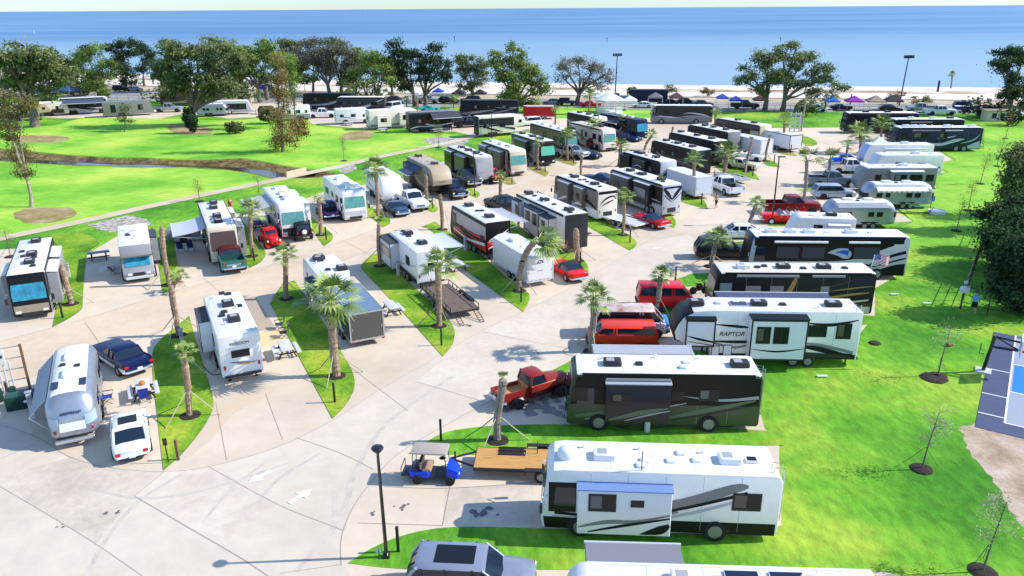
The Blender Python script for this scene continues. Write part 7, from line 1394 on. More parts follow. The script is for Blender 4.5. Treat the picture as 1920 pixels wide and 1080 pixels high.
for k, (x, y, bl, n, mt, lb) in enumerate(((1905, 430, [(1890, 310, 30, 26), (1915, 300, 30, 30), (1875, 345, 26, 24), (1910, 350, 34, 30), (1895, 385, 30, 24)], 8000, 'oak', 'round olive tree where the fence begins'), (1935, 500, [(1900, 400, 40, 30), (1930, 420, 40, 40), (1880, 430, 30, 24), (1925, 455, 40, 30)], 9000, 'wood', 'bright mid-green tree leaning over the fence'), (1895, 520, [(1868, 455, 26, 26), (1890, 470, 34, 34), (1870, 500, 24, 24)], 7000, 'wood', 'dark tree at the middle of the fence'), (1925, 585, [(1885, 500, 36, 34), (1925, 490, 44, 44), (1890, 545, 36, 28), (1930, 545, 40, 34)], 10000, 'dark', 'darkest tree at the fence corner'), (1990, 540, [(1970, 420, 50, 60), (2000, 470, 50, 60), (1960, 520, 40, 40)], 6000, 'dark', 'deep green tree behind the fence corner'), (1880, 470, [(1848, 400, 20, 20), (1858, 430, 18, 18), (1880, 405, 26, 26), (1905, 385, 26, 24)], 5000, 'dark', 'slim dark tree at the far end of the fence'), (1975, 400, [(1950, 300, 40, 50), (1985, 330, 40, 60)], 5000, 'oak', 'olive tree half out of the picture'))):
 tree(lb, (x + 14, y), [(q[0] + 14, *q[1:]) for q in bl], mt, n * 1.3, .35, .32, 'dense_tree', group=WG, spread=.45, hollow=.35)
for lb, x, y, w_, h_, mt in (('evergreen bush between the beach fence and dark blue coach', 1840, 222, 7, 4.5, 'dark'), ('evergreen bush beside the pale kiosk', 1870, 222, 6, 4, 'dark'), ('bush at the foot of the edge oak', 1905, 235, 6, 4.5, 'dark'), ('bush at the foot of the three-trunk oak', 1512, 218, 6, 4.2, 'oak'), ('round bush by the dark container', 1193, 183, 4, 3, 'oak'), ('small bush on the meadow beside the awning motorhome', 148, 180, 6, 3.4, 'oak'), ('shrubs on the shaded bank beyond the trailer', 195, 186, 5, 3., 'bright')): shrub(lb, x, y, w_, h_, mt, 1200, leaf=.4)
for a in (('sapling beside the footpath with round top', 645, 302, 3.2, .5, 'oak', 260, 0), ('olive sapling at the footpath rocks', 822, 277, 3.8, .8, 'olive', 420, .1), ('small sapling by the lower footpath', 374, 378, 2.8, .5, 'olive', 260, .1), ('leafless sapling by the striped awning', 487, 374, 3.2, .7, 'olive', 120, 0), ('thin sapling behind the black and pewter motorhome', 20, 482, 3., .8, 'olive', 120, 0),
    ('grey sapling staked in a mulch ring by the sand', 1728, 880, 3.4, .75, 'pale', 330, .3), ('grey sapling in a mulch ring at the bottom corner', 1842, 1072, 3.6, .75, 'pale', 330, .3), ('bare sapling near the basketball hoop', 1758, 705, 3.4, .9, 'pale', 160, .2), ('thin sapling on the lawn beyond the aluminium trailers', 1793, 433, 3.4, .4, 'olive', 160, .2), ('ochre sapling by the fence end', 1815, 395, 3.6, .5, 'olive', 220, 0), ('lone sapling on the strip by the fence', 1838, 345, 3.8, .6, 'olive', 260, .2), ('thin tall sapling beyond the navy-striped trailer', 1869, 312, 4.5, .5, 'olive', 220, .3), ('twig tree at the back lawn', 1885, 260, 4., .6, 'brown', 200, .2)):
 sapling(*a)
mulch_bed(1640, 644, .4); mulch_bed(1751, 709, .8)
def lamp(label, x, y, h, tilt=0, head='disc', r_=.085, col=BLACK):
 p = G(x, y); T = thing('street_lamp', label, 'lamp', p); m = MB(); m.box((0, 0, .1), (.3, .3, .2), col); m.path([(0, 0, 0), (tilt * .5, 0, h * .5), (tilt, 0, h)], [r_, r_ * .9, r_ * .7], col, 10); m.build('pole', T)
 q = MB()
 if head == 'disc':
  q.lathe([(.05, 0), (.07, .12), (.24, .3), (.26, .36), (.22, .42), (.001, .45)], (tilt, 0, h), col, 18); q.build('lamp_head', T)
 elif head == 'flat':
  q.cbox((tilt + .25, 0, h), (.8, .35, .1), .03, col); q.build('lamp_head', T)
 else:
  q.box((tilt, 0, h - .1), (2.2, .12, .12), col); q.build('crossbar', T)
  for k in (-.9, -.3, .3, .9): f = MB(); f.cbox((tilt + k, -.2, h - .05), (.5, .5, .6), .1, DARK); f.build('floodlight', T)
 return T
lamp('black lamp post with disc head at the tip of the lower grass strip', 725, 1045, 5.0, -.05)
lamp('black lamp post beside the tan fifth wheel pad', 890, 367, 5.2, head='flat', r_=.06)
lamp('black lamp post in front of the ragged palm road bend', 1447, 420, 7.2, head='flat', r_=.09)
lamp('slim black lamp post at the awning motorhome grove', 576, 212, 7, head='flat', r_=.06, col=DARK)
lamp('tall upright floodlight mast on the beach road behind the gazebo', 1153, 184, hgt(1153, 184, 104), .2, 'flood', .16, paint('2a3a44', .5))
lamp('tall leaning floodlight mast on the beach road', 1686, 198, hgt(1686, 198, 108), .4, 'flood', .16, paint('2a3a66', .5))
lamp('black lamp post near the sapling at the footpath end', 922, 258, 4.6, head='flat', r_=.07)
def post(label, x, y, h=1.1, m=WOODP): p = G(x, y); b = MB(); b.box((0, 0, h / 2), (.12, .12, h), m); b.cbox((0, 0, h - .001), (.14, .14, .05), .02, DARK); o = b.build('marker_post', smooth=0, loc=p); return tag(o, label, 'post', 'site marker posts on the islands')
for lb, x, y in (('marker post beside the disc-head lamp', 747, 1035), ('marker post by the golf cart', 827, 826), ('marker post at the tip of the flatbed palm island', 828, 648), ('marker post at the bent palm island tip', 977, 567), ('marker post behind the red coupe', 1088, 497), ('marker post at the tilt trailer island tip', 1181, 456), ('marker post at the bottom island tip near the broad palm', 628, 755), ('marker post on the island beside the class A with brown cover', 477, 490), ('marker post by the white crew-cab island', 811, 391), ('marker post on the off-roader island', 612, 450), ('marker post by the shirtless walker', 1315, 384), ('marker post at the cream classic car island', 1411, 331), ('marker post on the tip before the spotlight palm', 1482, 288), ('marker post near the silver pickup', 1075, 307), ('marker post near the green-shaded coach island tip', 1022, 323), ('marker post near the red off-roader island', 960, 345), ('marker post near the maroon wagon', 1124, 289), ('marker post on the strip before the navy coach', 1266, 528), ('marker post in the black motorhome wedge', 118, 597), ('marker post on the small island by the thin palm pair', 1451, 307)): post(lb, x, y, 1.25 if y > 450 else 1.35, DARK if y < 900 else DARK)
for lb, x, y, txt in (('black site number sign on a thin post at the sedan island', 316, 868, ''),):
 p = G(x, y); T = thing('site_sign', lb, 'sign', p); m = MB(); m.box((0, 0, .55), (.05, .05, 1.1), DARK); m.build('post', T); m = MB(); m.box((0, 0, 1.25), (.22, .04, .4), BLACK); m.build('sign_panel', T);
 m = MB(); m.box((.42, .25, .6), (.12, .12, 1.2), WOODP); m.build('post', T)
def pedestal(label, x, y, h=1.25, txt=None):
 p = G(x, y); T = thing('power_pedestal', label, 'pedestal', p, R(25), 'grey power pedestals'); m = MB(); m.cbox((0, 0, 0), (.26, .2, h), .02, LGREY); m.build('cabinet', T); m = MB(); m.box((0, -.105, h * .72), (.2, .015, h * .35), GREY); m.build('door', T); m = MB(); m.cbox((0, 0, h), (.34, .28, .05), .02, GREY); m.build('cap', T); return T
for a in (('power pedestal at the front wheel of the white motorhome', 1180, 1000), ('power pedestal behind the green motorhome rear wheel', 1213, 810), ('power pedestal at the trailer with patio mat', 343, 648), ('power pedestal beside the red toy hauler', 873, 470), ('power pedestal by the awning trailer dark skirt', 747, 518), ('power pedestal beside the cab-over motorhome', 300, 478), ('power pedestal under the white raptor trailer hatch', 1344, 660), ('power pedestal by the black-tailed fifth wheel', 972, 430), ('power pedestal at the cut-topped trunk', 130, 520), ('low meter pedestal beside the white motorhome pedestal', 1195, 1002)):
 pedestal(a[0].replace('raptor', 'lettered'), a[1], a[2], .7 if 'low' in a[0] else 1.25)
T = pedestal('tall grey numbered pedestal beside the aluminium trailer awning', 64, 785, 1.7)
text_mesh('213', .17, DARK, 'lettering', T, (0, -.12, 1.35), (R(90), 0, 0))
p = G(42, 762); T = thing('transformer_box', 'dark green transformer box on the grass beside the tall pedestal', 'transformer', p, R(26)); m = MB(); m.cbox((0, 0, 0), (1.5, .95, .85), .05, paint('12382f', .5), top=paint('1d5145', .5)); m.build('cabinet', T); m = MB(); m.box((0, -.48, .4), (1.3, .02, .65), paint('12382f', .5)); m.build('door', T); m = MB(); m.box((.3, -.495, .5), (.22, .01, .14), WHITE); m.build('sticker', T)
a, b = G(-30, 760), G(60, 742); T = thing('utility_rack', 'rusty post rack with grey meter boxes and conduits at the left edge', 'utility rack', b, math.atan2(b.y - a.y, b.x - a.x)); H_ = hgt(58, 745, 648)
for x in (0, -2.6): m = MB(); m.box((x, 0, H_ / 2), (.14, .14, H_), WOODP); m.build('post', T)
for k in range(5): m = MB(); m.box((-1.3, .05, .5 + k * (H_ - .6) / 4), (2.7, .04, .06), GALV); m.build('rail', T)
for x in (-1.05, -1.75, -2.3): m = MB(); m.cbox((x, -.1, H_ - 1.05), (.34, .18, .9), .03, LGREY); mb_ = m.build('meter_box', T); q = MB(); q.lathe([(.1, 0), (.1, -.06), (.06, -.1), (.001, -.1)], (x, -.2, H_ - .5), DARK, 12, 'y'); q.build('meter', mb_)
for x in (-.75, -1.05, -1.3, -1.75, -2.1): m = MB(); m.cyl((x, -.08, .05), (x, -.08, H_ - .9), .05, LGREY, 8); m.build('conduit', T)
for x in (-.9, -1.6): m = MB(); m.cbox((x, -.1, .1), (.4, .25, .8), .04, paint('23423a', .5)); m.build('junction_box', T)
p = G(14, 735); T = thing('wooden_post', 'short timber post stub by the utility rack', 'post', p); m = MB(); m.box((0, 0, .35), (.3, .25, .7), WOODP); m.build('post', T)
p = G(1489, 247); T = thing('utility_rack', 'tall pale service frame with bars near the three-trunk oak', 'utility rack', p); H_ = hgt(1489, 247, 210)
for x in (-.9, 0, .9): m = MB(); m.box((x, 0, H_ / 2), (.2, .2, H_), LGREY); m.build('post', T)
for k in range(5): m = MB(); m.box((0, .0, .6 + k * (H_ - .9) / 4), (2, .24, .14), LGREY); m.build('rail', T)
m = MB(); m.cyl((1.4, .3, 0), (1.6, .3, H_ + 2.6), .17, M('pale_bark', (.35, .29, .22)), 8); m.build('pole', T)
def picnic_table(label, x, y, hd, top=LGREY, fr=DARK, cloth=None):
 p = G(x, y, .7); T = thing('picnic_table', label, 'table', (p.x, p.y, 0), R(hd), 'picnic tables'); m = MB(); m.cbox((0, 0, .70), (1.85, .78, .06), .02, cloth or top); m.build('tabletop', T)
 for s in (1, -1): m = MB(); m.cbox((0, s * .72, .42), (1.85, .28, .06), .02, top); m.build('bench', T)
 for s in (1, -1): m = MB(); m.box((s * .6, 0, .38), (.1, 1.5, .08), fr); m.path([(s * .6, .6, 0), (s * .6, .25, .7)], .05, fr, 6); m.path([(s * .6, -.6, 0), (s * .6, -.25, .7)], .05, fr, 6); m.build('leg', T)
 return T
for a in (('grey picnic table beside the black cargo trailer', 733, 572, 116), ('concrete picnic table beside the patio mat trailer', 535, 648, 116), ('concrete picnic bench past the awning trailer', 857, 492, 116), ('picnic table with navy cloth by the striped-awning motorhome', 484, 418, 116, DARK, DARK, NAVY), ('black picnic table with blue cloth beside the cab-over motorhome', 184, 473, 26, DARK, DARK, M('grey_blue_cloth', (.2, .25, .36), .8)), ('black picnic table before the tan fifth wheel', 780, 348, 116, DARK), ('white picnic table beside the white fifth wheel', 718, 241, 26), ('pale picnic table by the black and red toy hauler', 820, 242, 20), ('pale picnic table near the white cab-over motorhome', 653, 229, 20), ('pale picnic table beyond the striped fifth wheel', 955, 243, 20)): picnic_table(*a)
T = picnic_table('picnic table with spotted white cloth and orange pumpkin beside the blue chair', 267, 723, 118, cloth=M('spotted_white_cloth', (.75, .75, .76), .8, col2=(.45, .46, .5), scale=9))
def on_table(T, nm, lb, ct_, mb): o = mb.build(nm, loc=T.location + V((0, 0, .76))); return tag(o, lb, ct_)
m = MB(); m.lathe([(.05, 0), (.15, .03), (.19, .12), (.15, .22), (.05, .24), (.03, .3)], (0, 0, 0), M('pumpkin_orange', (.75, .19, .02), .5), 14); on_table(T, 'pumpkin', 'orange pumpkin on the spotted white tablecloth', 'pumpkin', m)
def chair(label, x, y, hd, col=NAVY, high=1.0):
 p = G(x, y, .45); T = thing('camp_chair', label, 'chair', (p.x, p.y, 0), R(hd), 'folding camp chairs'); m = MB(); m.add([(.25, -.26, .44), (.25, .26, .44), (-.2, .26, .4), (-.2, -.26, .4), (.25, -.26, .42), (.25, .26, .42), (-.2, .26, .38), (-.2, -.26, .38)], [(0, 1, 2, 3), (4, 7, 6, 5), (0, 4, 5, 1), (2, 6, 7, 3)], col); m.build('seat', T)
 m = MB(); m.add([(-.2, -.26, .4), (-.2, .26, .4), (-.42, .26, high), (-.42, -.26, high), (-.22, -.26, .4), (-.22, .26, .4), (-.45, .26, high), (-.45, -.26, high)], [(0, 1, 2, 3), (4, 7, 6, 5), (2, 6, 7, 3)], col); m.build('backrest', T)
 for s in (1, -1):
  m = MB(); m.path([(.28, s * .3, 0), (-.32, s * .3, .42), (-.44, s * .28, high)], .018, DARK, 5); m.path([(-.3, s * .3, 0), (.28, s * .3, .46), (.28, s * .3, .62)], .018, DARK, 5); m.build('leg', T)
  m = MB(); m.box((.02, s * .32, .64), (.55, .07, .03), DARK); m.build('armrest', T)
 return T
for a in (('royal blue reclining camp chair beside the aluminium trailer', 201, 742, 20, M('royal_blue_fabric', (.01, .04, .42), .7), 1.0), ('royal blue high-back camp chair at the spotted tablecloth', 269, 742, 118, M('royal_blue_fabric'), 1.1), ('navy camp chair under the outspread pale awning, nearer the lawn', 339, 465, -50), ('navy camp chair under the outspread pale awning, nearer the motorhome', 358, 463, -50), ('black adirondack chair at the patio mat, behind its twin', 523, 607, 200, BLACK, 1.1), ('black adirondack chair at the patio mat, nearer the picnic table', 531, 622, 200, BLACK, 1.1), ('dark folding chair with red bag by the cab-over motorhome', 214, 505, 60, MAROON, .8), ('grey folding chair before the striped fifth wheel', 935, 250, 20, LGREY, .9)): chair(*a)
def mat_sheet(name, label, pts, m, z=.032): o = sheet(name, pts, z, m, thick=.008); o['kind'] = 'thing'; del o['kind']; return tag(o, label, 'mat')
mat_sheet('patio_mat', 'straw yellow patio mat beside the lettered white trailer', [(486, 624), (520, 618), (535, 640), (490, 650)], M('straw_mat', (.62, .5, .28), .9))
mat_sheet('patio_mat', 'tan wooden patio deck along the lettered white trailer', [(458, 560), (478, 555), (518, 616), (484, 621)], M('deck_tan', (.42, .34, .26), .85))
mat_sheet('doormat', 'small pale mat on the cab-over motorhome pad', [(186, 500), (201, 498), (200, 507), (186, 508)], M('pale_mat', (.7, .68, .6), .9))
for lb, x, y, d, m_ in (('small steel step at the aluminium trailer door', 191, 779, (.6, .5, .4), GALV), ('white folding table beside the concrete picnic table', 529, 672, (1.1, .5, .65), WHITE), ('dark hatch step behind the black-tailed fifth wheel', 1104, 440, (.5, .35, .2), BROWN), ('grey steps at the teal-curtain motorhome door', 522, 425, (.7, .7, .55), LGREY)):
 p = G(x, y); T = thing('step_stool' if 'table' not in lb else 'folding_table', lb, 'step' if 'table' not in lb else 'table', p, R(26)); m = MB(); m.cbox((0, 0, d[2] - .05), (d[0], d[1], .05), .015, m_); m.build('top', T)
 for sx_ in (1, -1):
  for sy in (1, -1): m = MB(); m.box((sx_ * (d[0] / 2 - .05), sy * (d[1] / 2 - .05), d[2] / 2 - .03), (.04, .04, d[2] - .06), m_); m.build('leg', T)
p = G(345, 437, .8); T = thing('teardrop_trailer', 'small grey teardrop trailer under the outspread pale awning', 'trailer', (p.x, p.y, 0), R(20)); pr = [(-1.6, .5), (-1.75, .9), (-1.5, 1.35), (-.8, 1.65), (0, 1.7), (.8, 1.6), (1.4, 1.2), (1.6, .8), (1.5, .45)]
m = MB(); m.loft([[(x, y, z * k + .5 * (1 - k)) for x, z in pr] for y, k in ((-.8, .93), (-.72, 1), (.72, 1), (.8, .93))], GREYT); m.build('body', T)
for s in (1, -1): wheel(T, -.1, s * .85, .33, .2, side=s); m = MB(); m.box((-.1, s * .82, .72), (1, .3, .05), GREYT); m.build('fender', T)
m = MB(); m.path([(1.4, .4, .45), (2.5, 0, .45)], .04, DARK); m.path([(1.4, -.4, .45), (2.5, 0, .45)], .04, DARK); m.build('hitch', T); m = MB(); m.box((.3, -.81, 1.1), (.7, .03, .7), GLASS); m.build('door', T)
p = G(815, 878, .6); T = thing('golf_cart', 'blue golf cart with beige canopy and tan seats before the flatbed trailer', 'golf cart', (p.x, p.y, 0), R(-5)); T.scale = (.92,) * 3; CB = paint('0d3fd0', .15)
m = MB(); m.box((-.05, 0, .38), (2.5, 1.12, .14), DARK); m.cbox((-.75, 0, .42), (1.1, 1.15, .34), .08, CB); m.build('body', T)
m = MB(); m.loft([[(.72, -.55, .4), (.72, .55, .4), (.72, .5, .98), (.72, -.5, .98)], [(.95, -.58, .36), (.95, .58, .36), (.95, .5, .95), (.95, -.5, .95)], [(1.3, -.5, .36), (1.3, .5, .36), (1.3, .38, .72), (1.3, -.38, .72)], [(1.42, -.3, .42), (1.42, .3, .42), (1.42, .26, .58), (1.42, -.26, .58)]], CB); m.build('cowl', T)
TS = M('tan_vinyl', (.42, .27, .17), .5)
for x in (-.35,): m = MB(); m.cbox((x, 0, .76), (.5, 1.0, .14), .05, TS); m.build('seat', T); m = MB(); m.cbox((x - .32, 0, .86), (.12, 1.0, .42), .05, TS); m.build('backrest', T)
m = MB(); m.cbox((-.98, 0, .76), (.42, 1.0, .12), .05, BLACK); m.cbox((-.76, 0, .84), (.1, 1., .4), .05, BLACK); m.build('rear_seat', T)
m = MB(); m.cbox((-1.5, 0, .4), (.5, 1.0, .08), .03, BLACK); m.path([(-1.7, .5, .45), (-1.72, .5, .9), (-1.72, -.5, .9), (-1.7, -.5, .45)], .025, DARK, 6); m.build('foot_deck', T)
m = MB(); m.cbox((-.2, 0, 1.82), (1.95, 1.15, .09), .06, M('beige_canopy', (.40, .34, .30), .6)); m.build('canopy', T)
for x0, x1 in ((.75, .62), (-1.1, -1.05)):
 for s in (1, -1): m = MB(); m.path([(x0, s * .5, .8), (x1, s * .5, 1.84)], .022, DARK, 6); m.build('canopy_post', T)
m = MB(); m.path([(.6, .28, .9), (.42, .28, 1.12)], .02, DARK, 6); m.lathe([(.17, -.015), (.19, 0), (.17, .015), (.15, 0), (.17, -.015)], (.4, .28, 1.14), DARK, 14); m.build('steering_wheel', T)
for s in (1, -1): m = MB(); m.cbox((1.36, s * .3, .58), (.08, .18, .1), .03, LENS); m.build('headlight', T)
for x in (.9, -.85):
 for s in (1, -1): wheel(T, x, s * .55, .27, .2, DARK, s)
t = flat_trailer('black flatbed trailer with varnished plank deck and folded ramps behind the golf cart', 966, 860, 176, L=4.0, W=1.95, deck=WOODL, rails=False, ramps=False, fold=True, deckz=.6, wxs=(-1.35,))
def bicycle(label, x, y, hd):
 p = G(x, y, .4); T = thing('bicycle', label, 'bicycle', (p.x, p.y, 0), R(hd))
 for xx in (.52, -.52):
  m = MB(); m.lathe([(.31, -.02), (.34, 0), (.31, .02), (.29, 0), (.31, -.02)], (xx, 0, .34), RUBBER, 20, 'y')
  for k in range(6): m.path([(xx, 0, .34), (xx + .3 * math.cos(k * 1.05), 0, .34 + .3 * math.sin(k * 1.05))], .005, GALV, 3)
  m.build('wheel', T)
 m = MB(); m.path([(-.52, 0, .34), (-.12, 0, .34), (.38, 0, .78), (-.2, 0, .75), (-.12, 0, .34)], .02, PMAR, 6); m.path([(-.52, 0, .34), (-.2, 0, .75), (-.22, 0, .9)], .016, PMAR, 6); m.path([(.52, 0, .34), (.38, 0, .8), (.36, 0, 1.0)], .02, GALV, 6); m.build('frame', T)
 m = MB(); m.cbox((-.24, 0, .9), (.26, .14, .06), .02, DARK); m.build('saddle', T); m = MB(); m.path([(.3, .3, 1.0), (.38, .1, 1.02), (.38, -.1, 1.02), (.3, -.3, 1.0)], .014, DARK, 6); m.build('handlebar', T)
bicycle('bicycle leaning at the nose of the black and brown coach', 1311, 543, 10); bicycle('second bicycle behind it, nearer the coach windscreen', 1322, 536, 14); bicycle('bicycle standing beside the aluminium trailer steps', 188, 716, 110)
p = G(730, 368, .5); T = thing('motorcycle', 'red motorcycle on the pad before the winged-nose trailer', 'motorcycle', (p.x, p.y, 0), R(-60))
for xx in (.72, -.72): wheel(T, xx, 0, .33, .14)
m = MB(); m.cbox((.2, 0, .68), (.6, .3, .28), .1, PMAR); m.cbox((0, 0, .3), (.6, .32, .4), .06, GALV); m.path([(-.72, 0, .33), (0, 0, .5), (.45, 0, .85), (.72, 0, .33)], .05, DARK); m.build('frame', T); m = MB(); m.cbox((-.35, 0, .72), (.7, .3, .12), .04, BLACK); m.build('seat', T); m = MB(); m.path([(.4, .38, 1.0), (.52, 0, 1.0), (.4, -.38, 1.0)], .02, CHROME, 6); m.build('handlebar', T)
p = G(1612, 585); T = thing('flag_pole', 'white flag pole with striped flag behind the black and brown coach', 'flag', p); H_ = hgt(1612, 585, 478); m = MB(); m.cyl((0, 0, 0), (.45, 0, H_), .03, WHITE, 8); m.build('pole', T)
m = MB(); nx, ny = 12, 13
def fp(i, j): u = i / nx; return (.45 + 1.15 * u, .10 * math.sin(u * 7) * (u + .2), H_ - .05 - .75 * j / ny + .07 * math.sin(u * 6))
RD_ = M('flag_red', (.6, .03, .06), .7); WH_ = M('flag_white', (.8, .8, .8), .7); BL_ = M('flag_blue', (.05, .07, .35), .7)
for j in range(ny):
 for i in range(nx): m.add([fp(i, j), fp(i + 1, j), fp(i + 1, j + 1), fp(i, j + 1)], [(0, 1, 2, 3)], BL_ if (i < 5 and j < 7) else (RD_ if j % 2 == 0 else WH_))
for i in range(4):
 for j in range(3):
  a = fp(.6 + i, .9 + j * 2.1); m.box((a[0], a[1] - .012, a[2]), (.035, .006, .035), WH_)
m.build('flag', T, smooth=0)
p = G(1195, 1004); T = thing('antenna_mast', 'thin black antenna mast standing beside the white motorhome', 'antenna', p); m = MB(); m.cyl((0, 0, 0), (.02, 0, hgt(1195, 1004, 846)), .025, BLACK, 6); m.build('mast', T)
def cord(label, pts, m_, r_=.025, name='ground_cable'):
 mb = MB(); mb.path([G(x, y, .055) for x, y in curve(pts, 40)], r_, m_, 5); o = mb.build(name); return tag(o, label, 'cord')
cord('black power cord lying behind the green motorhome', [(1155, 800), (1200, 806), (1260, 798), (1320, 796), (1365, 800), (1400, 793)], DARK); cord('grey hose beside the lettered white trailer', [(400, 655), (392, 675), (405, 690), (390, 700), (375, 690), (362, 678)], LGREY); cord('black cord at the tail of the lettered white trailer', [(380, 685), (398, 702), (418, 700)], DARK); cord('coiled hose at the white motorhome pedestal', [(1200, 1002), (1230, 1000), (1280, 998), (1330, 1000)], LGREY)
p = G(1843, 696); T = thing('basketball_hoop', 'black basketball hoop with glass board leaning over the court', 'basketball hoop', p, R(-32)); H_ = hgt(1843, 696, 628)
m = MB(); m.cbox((0, 0, 0), (.9, .9, .1), .02, LGREY); m.build('base', T); m = MB(); m.path([(0, 0, .1), (.25, 0, H_)], .12, BLACK, 8); m.build('pole', T)
m = MB(); m.path([(.25, 0, H_ - .05), (1.6, 0, H_ - .15)], .07, BLACK, 6); m.path([(.18, 0, H_ - .75), (1.6, 0, H_ - .7)], .09, BLACK, 6); m.path([(.25, 0, H_ - .05), (1.55, 0, H_ - .65)], .05, BLACK, 6); m.build('arm', T)
m = MB(); m.box((1.68, 0, H_ - .35), (.06, 1.6, 1.05), M('backboard_glass', (.75, .78, .8), .1)); m.build('backboard', T); m = MB(); m.lathe([(.21, 0), (.24, .02), (.21, .04), (.19, .02), (.21, 0)], (1.98, 0, H_ - .75), paint('d92b1c'), 18); m.build('rim', T)
m = MB(); m.path([(-.15, .1, H_ * .45), (-.4, .1, H_ * .45), (-.4, .1, H_ * .72)], .03, BLACK, 6); m.build('crank', T)
def fence(label, pts, h, step, name='rail_fence', rails=(.45, .95), m_=DARK, rr=.03, solid=None):
 p = [G(x, y) for x, y in pts]; T = thing(name, label, 'fence', p[0]); o = p[0]; seg = []
 for a, b in zip(p, p[1:]):
  n = max(1, int((b - a).length / step))
  for k in range(n): seg.append(a.lerp(b, k / n))
 seg.append(p[-1])
 if len(seg) > 95: seg = [seg[int(i * (len(seg) - 1) / 94)] for i in range(95)]
 for q in seg: m = MB(); d = q - o; m.cyl((d.x, d.y, 0), (d.x, d.y, h), rr * 1.3, m_, 6); m.build('fence_post', T)
 for r_ in rails: m = MB(); m.path([tuple(q - o + V((0, 0, h * r_))) for q in seg], rr, m_, 5); m.build('fence_rail', T)
 return T
fence('long dark beach fence of thin posts along the parking lane', [(-90, 182), (200, 188), (640, 198), (960, 202.5), (1280, 207.5), (1600, 211.5), (1900, 215)], 1.5, 3.2, m_=paint('3a352f', .7))
fence('dark fence running along the wood at the lawn edge', [(1855, 425), (1842, 465), (1822, 520), (1800, 578), (1850, 592), (1925, 606)], 1.9, 2.0, rails=(.3, .62, .97))
p = G(1800, 578); T = thing('sign_board', 'small white notice board on the fence corner', 'sign', p, R(0)); m = MB(); m.box((0, -.08, 1.0), (.06, .06, 2.0), DARK); m.build('post', T); m = MB(); m.box((0, -.13, 1.6), (.75, .03, .55), WHITE); m.build('sign_panel', T); m = MB(); m.box((0, -.1, 2.15), (.25, .1, .25), LGREY); m.build('box', T)
def canopy(label, x, y, w, m_, h=2.3):
 p = G(x, y); T = thing('canopy_tent', label, 'canopy', p, R(RDH), 'pop-up canopies along the beach road'); w *= .8; h -= .15; e = w / 2; mb = MB(); mb.add([(-e, -e, h), (e, -e, h), (e, e, h), (-e, e, h), (0, 0, h + w * .32), (-e, -e, h - .25), (e, -e, h - .25), (e, e, h - .25), (-e, e, h - .25)], [(0, 1, 4), (1, 2, 4), (2, 3, 4), (3, 0, 4), (0, 5, 6, 1), (1, 6, 7, 2), (2, 7, 8, 3), (3, 8, 5, 0)], m_); mb.build('canopy', T, smooth=0)
 for sx_ in (1, -1):
  for sy in (1, -1): mb = MB(); mb.cyl((sx_ * (e - .04), sy * (e - .04), 0), (sx_ * (e - .04), sy * (e - .04), h), .035, LGREY, 5); mb.build('leg', T)
FB = M('blue_canopy', (.02, .06, .5), .7); FK = M('black_canopy', (.02, .02, .025), .8); FW = M('white_canopy', (.72, .76, .8), .7); FG = M('grey_canopy', (.16, .16, .19), .7); FM = M('maroon_canopy', (.1, .04, .045), .7); FP = M('purple_canopy', (.28, .01, .38), .7); FT = M('tan_canopy', (.34, .25, .18), .7); FC = M('bright_blue_canopy', (.02, .17, .66), .7)
for lb, x, y, w, m_ in (('white canopy behind the two-trunk oak', 777, 190, 4.2, FW), ('blue canopy beside the silver pickup', 822, 187, 3.4, FB), ('black canopy behind the compact oak, nearer the blue one', 861, 190, 4., FK), ('black canopy behind the compact oak, nearer the long black coach', 900, 191, 4., FK), ('white canopy above the red low car', 1120, 198, 3.9, FW), ('white canopy beside the gazebo', 1180, 206, 4.2, FW), ('grey canopy before the dark container', 1228, 199, 4.2, FG), ('maroon canopy behind the gazebo motorhome', 1267, 199, 4., FM), ('royal blue canopy beyond the gazebo motorhome tail', 1353, 200, 3.3, FB), ('royal blue canopy beside the navy pickup', 1378, 205, 3.4, FB), ('brown-maroon canopy at the leaning oak trunk', 1424, 204, 4., FM), ('bright blue canopy past the three-trunk oak', 1558, 207, 3.6, FC), ('purple canopy behind the farthest black coach', 1599, 207, 4.4, FP), ('tan canopy behind the farthest black coach', 1639, 207, 4.6, FT), ('black canopy beside the tan one', 1672, 206, 4.4, FK), ('royal blue canopy seen between the oak trunks', 496, 180, 3.6, FB), ('bright blue small canopy seen past the oak trunk', 506, 178, 2.4, FC), ('faded blue gable canopy beside the awning motorhome', 128, 184, 6., M('faded_blue_canopy', (.05, .1, .2), .7)), ('white gable canopy under the light airy oak', 710, 192, 4.6, FW), ('white canopy in front of the blue-nosed trailer row', 1645, 290, 2.6, FW)): canopy(lb, x, y, w, m_)
p = G(1142, 211); T = thing('gazebo', 'white hexagonal gazebo with railings on the bright lawn', 'gazebo', p); n = 8; r0 = 3.1
def rg(r_, z): return [(r_ * math.cos(6.2832 * k / n + .39), r_ * math.sin(6.2832 * k / n + .39), z) for k in range(n)]
m = MB(); m.loft([rg(r0, 0), rg(r0, .35)], WHITE); m.build('floor', T); m = MB(); m.loft([rg(r0 + .35, 2.75), rg(r0 + .3, 2.9), rg(1.3, 3.9), rg(1.0, 4.05), rg(.05, 4.5)], WHITE); m.build('roof', T)
for q in rg(r0 - .15, 0): m = MB(); m.box((q[0], q[1], 1.55), (.18, .18, 2.5), WHITE); m.build('column', T)
rr = rg(r0 - .15, 0)
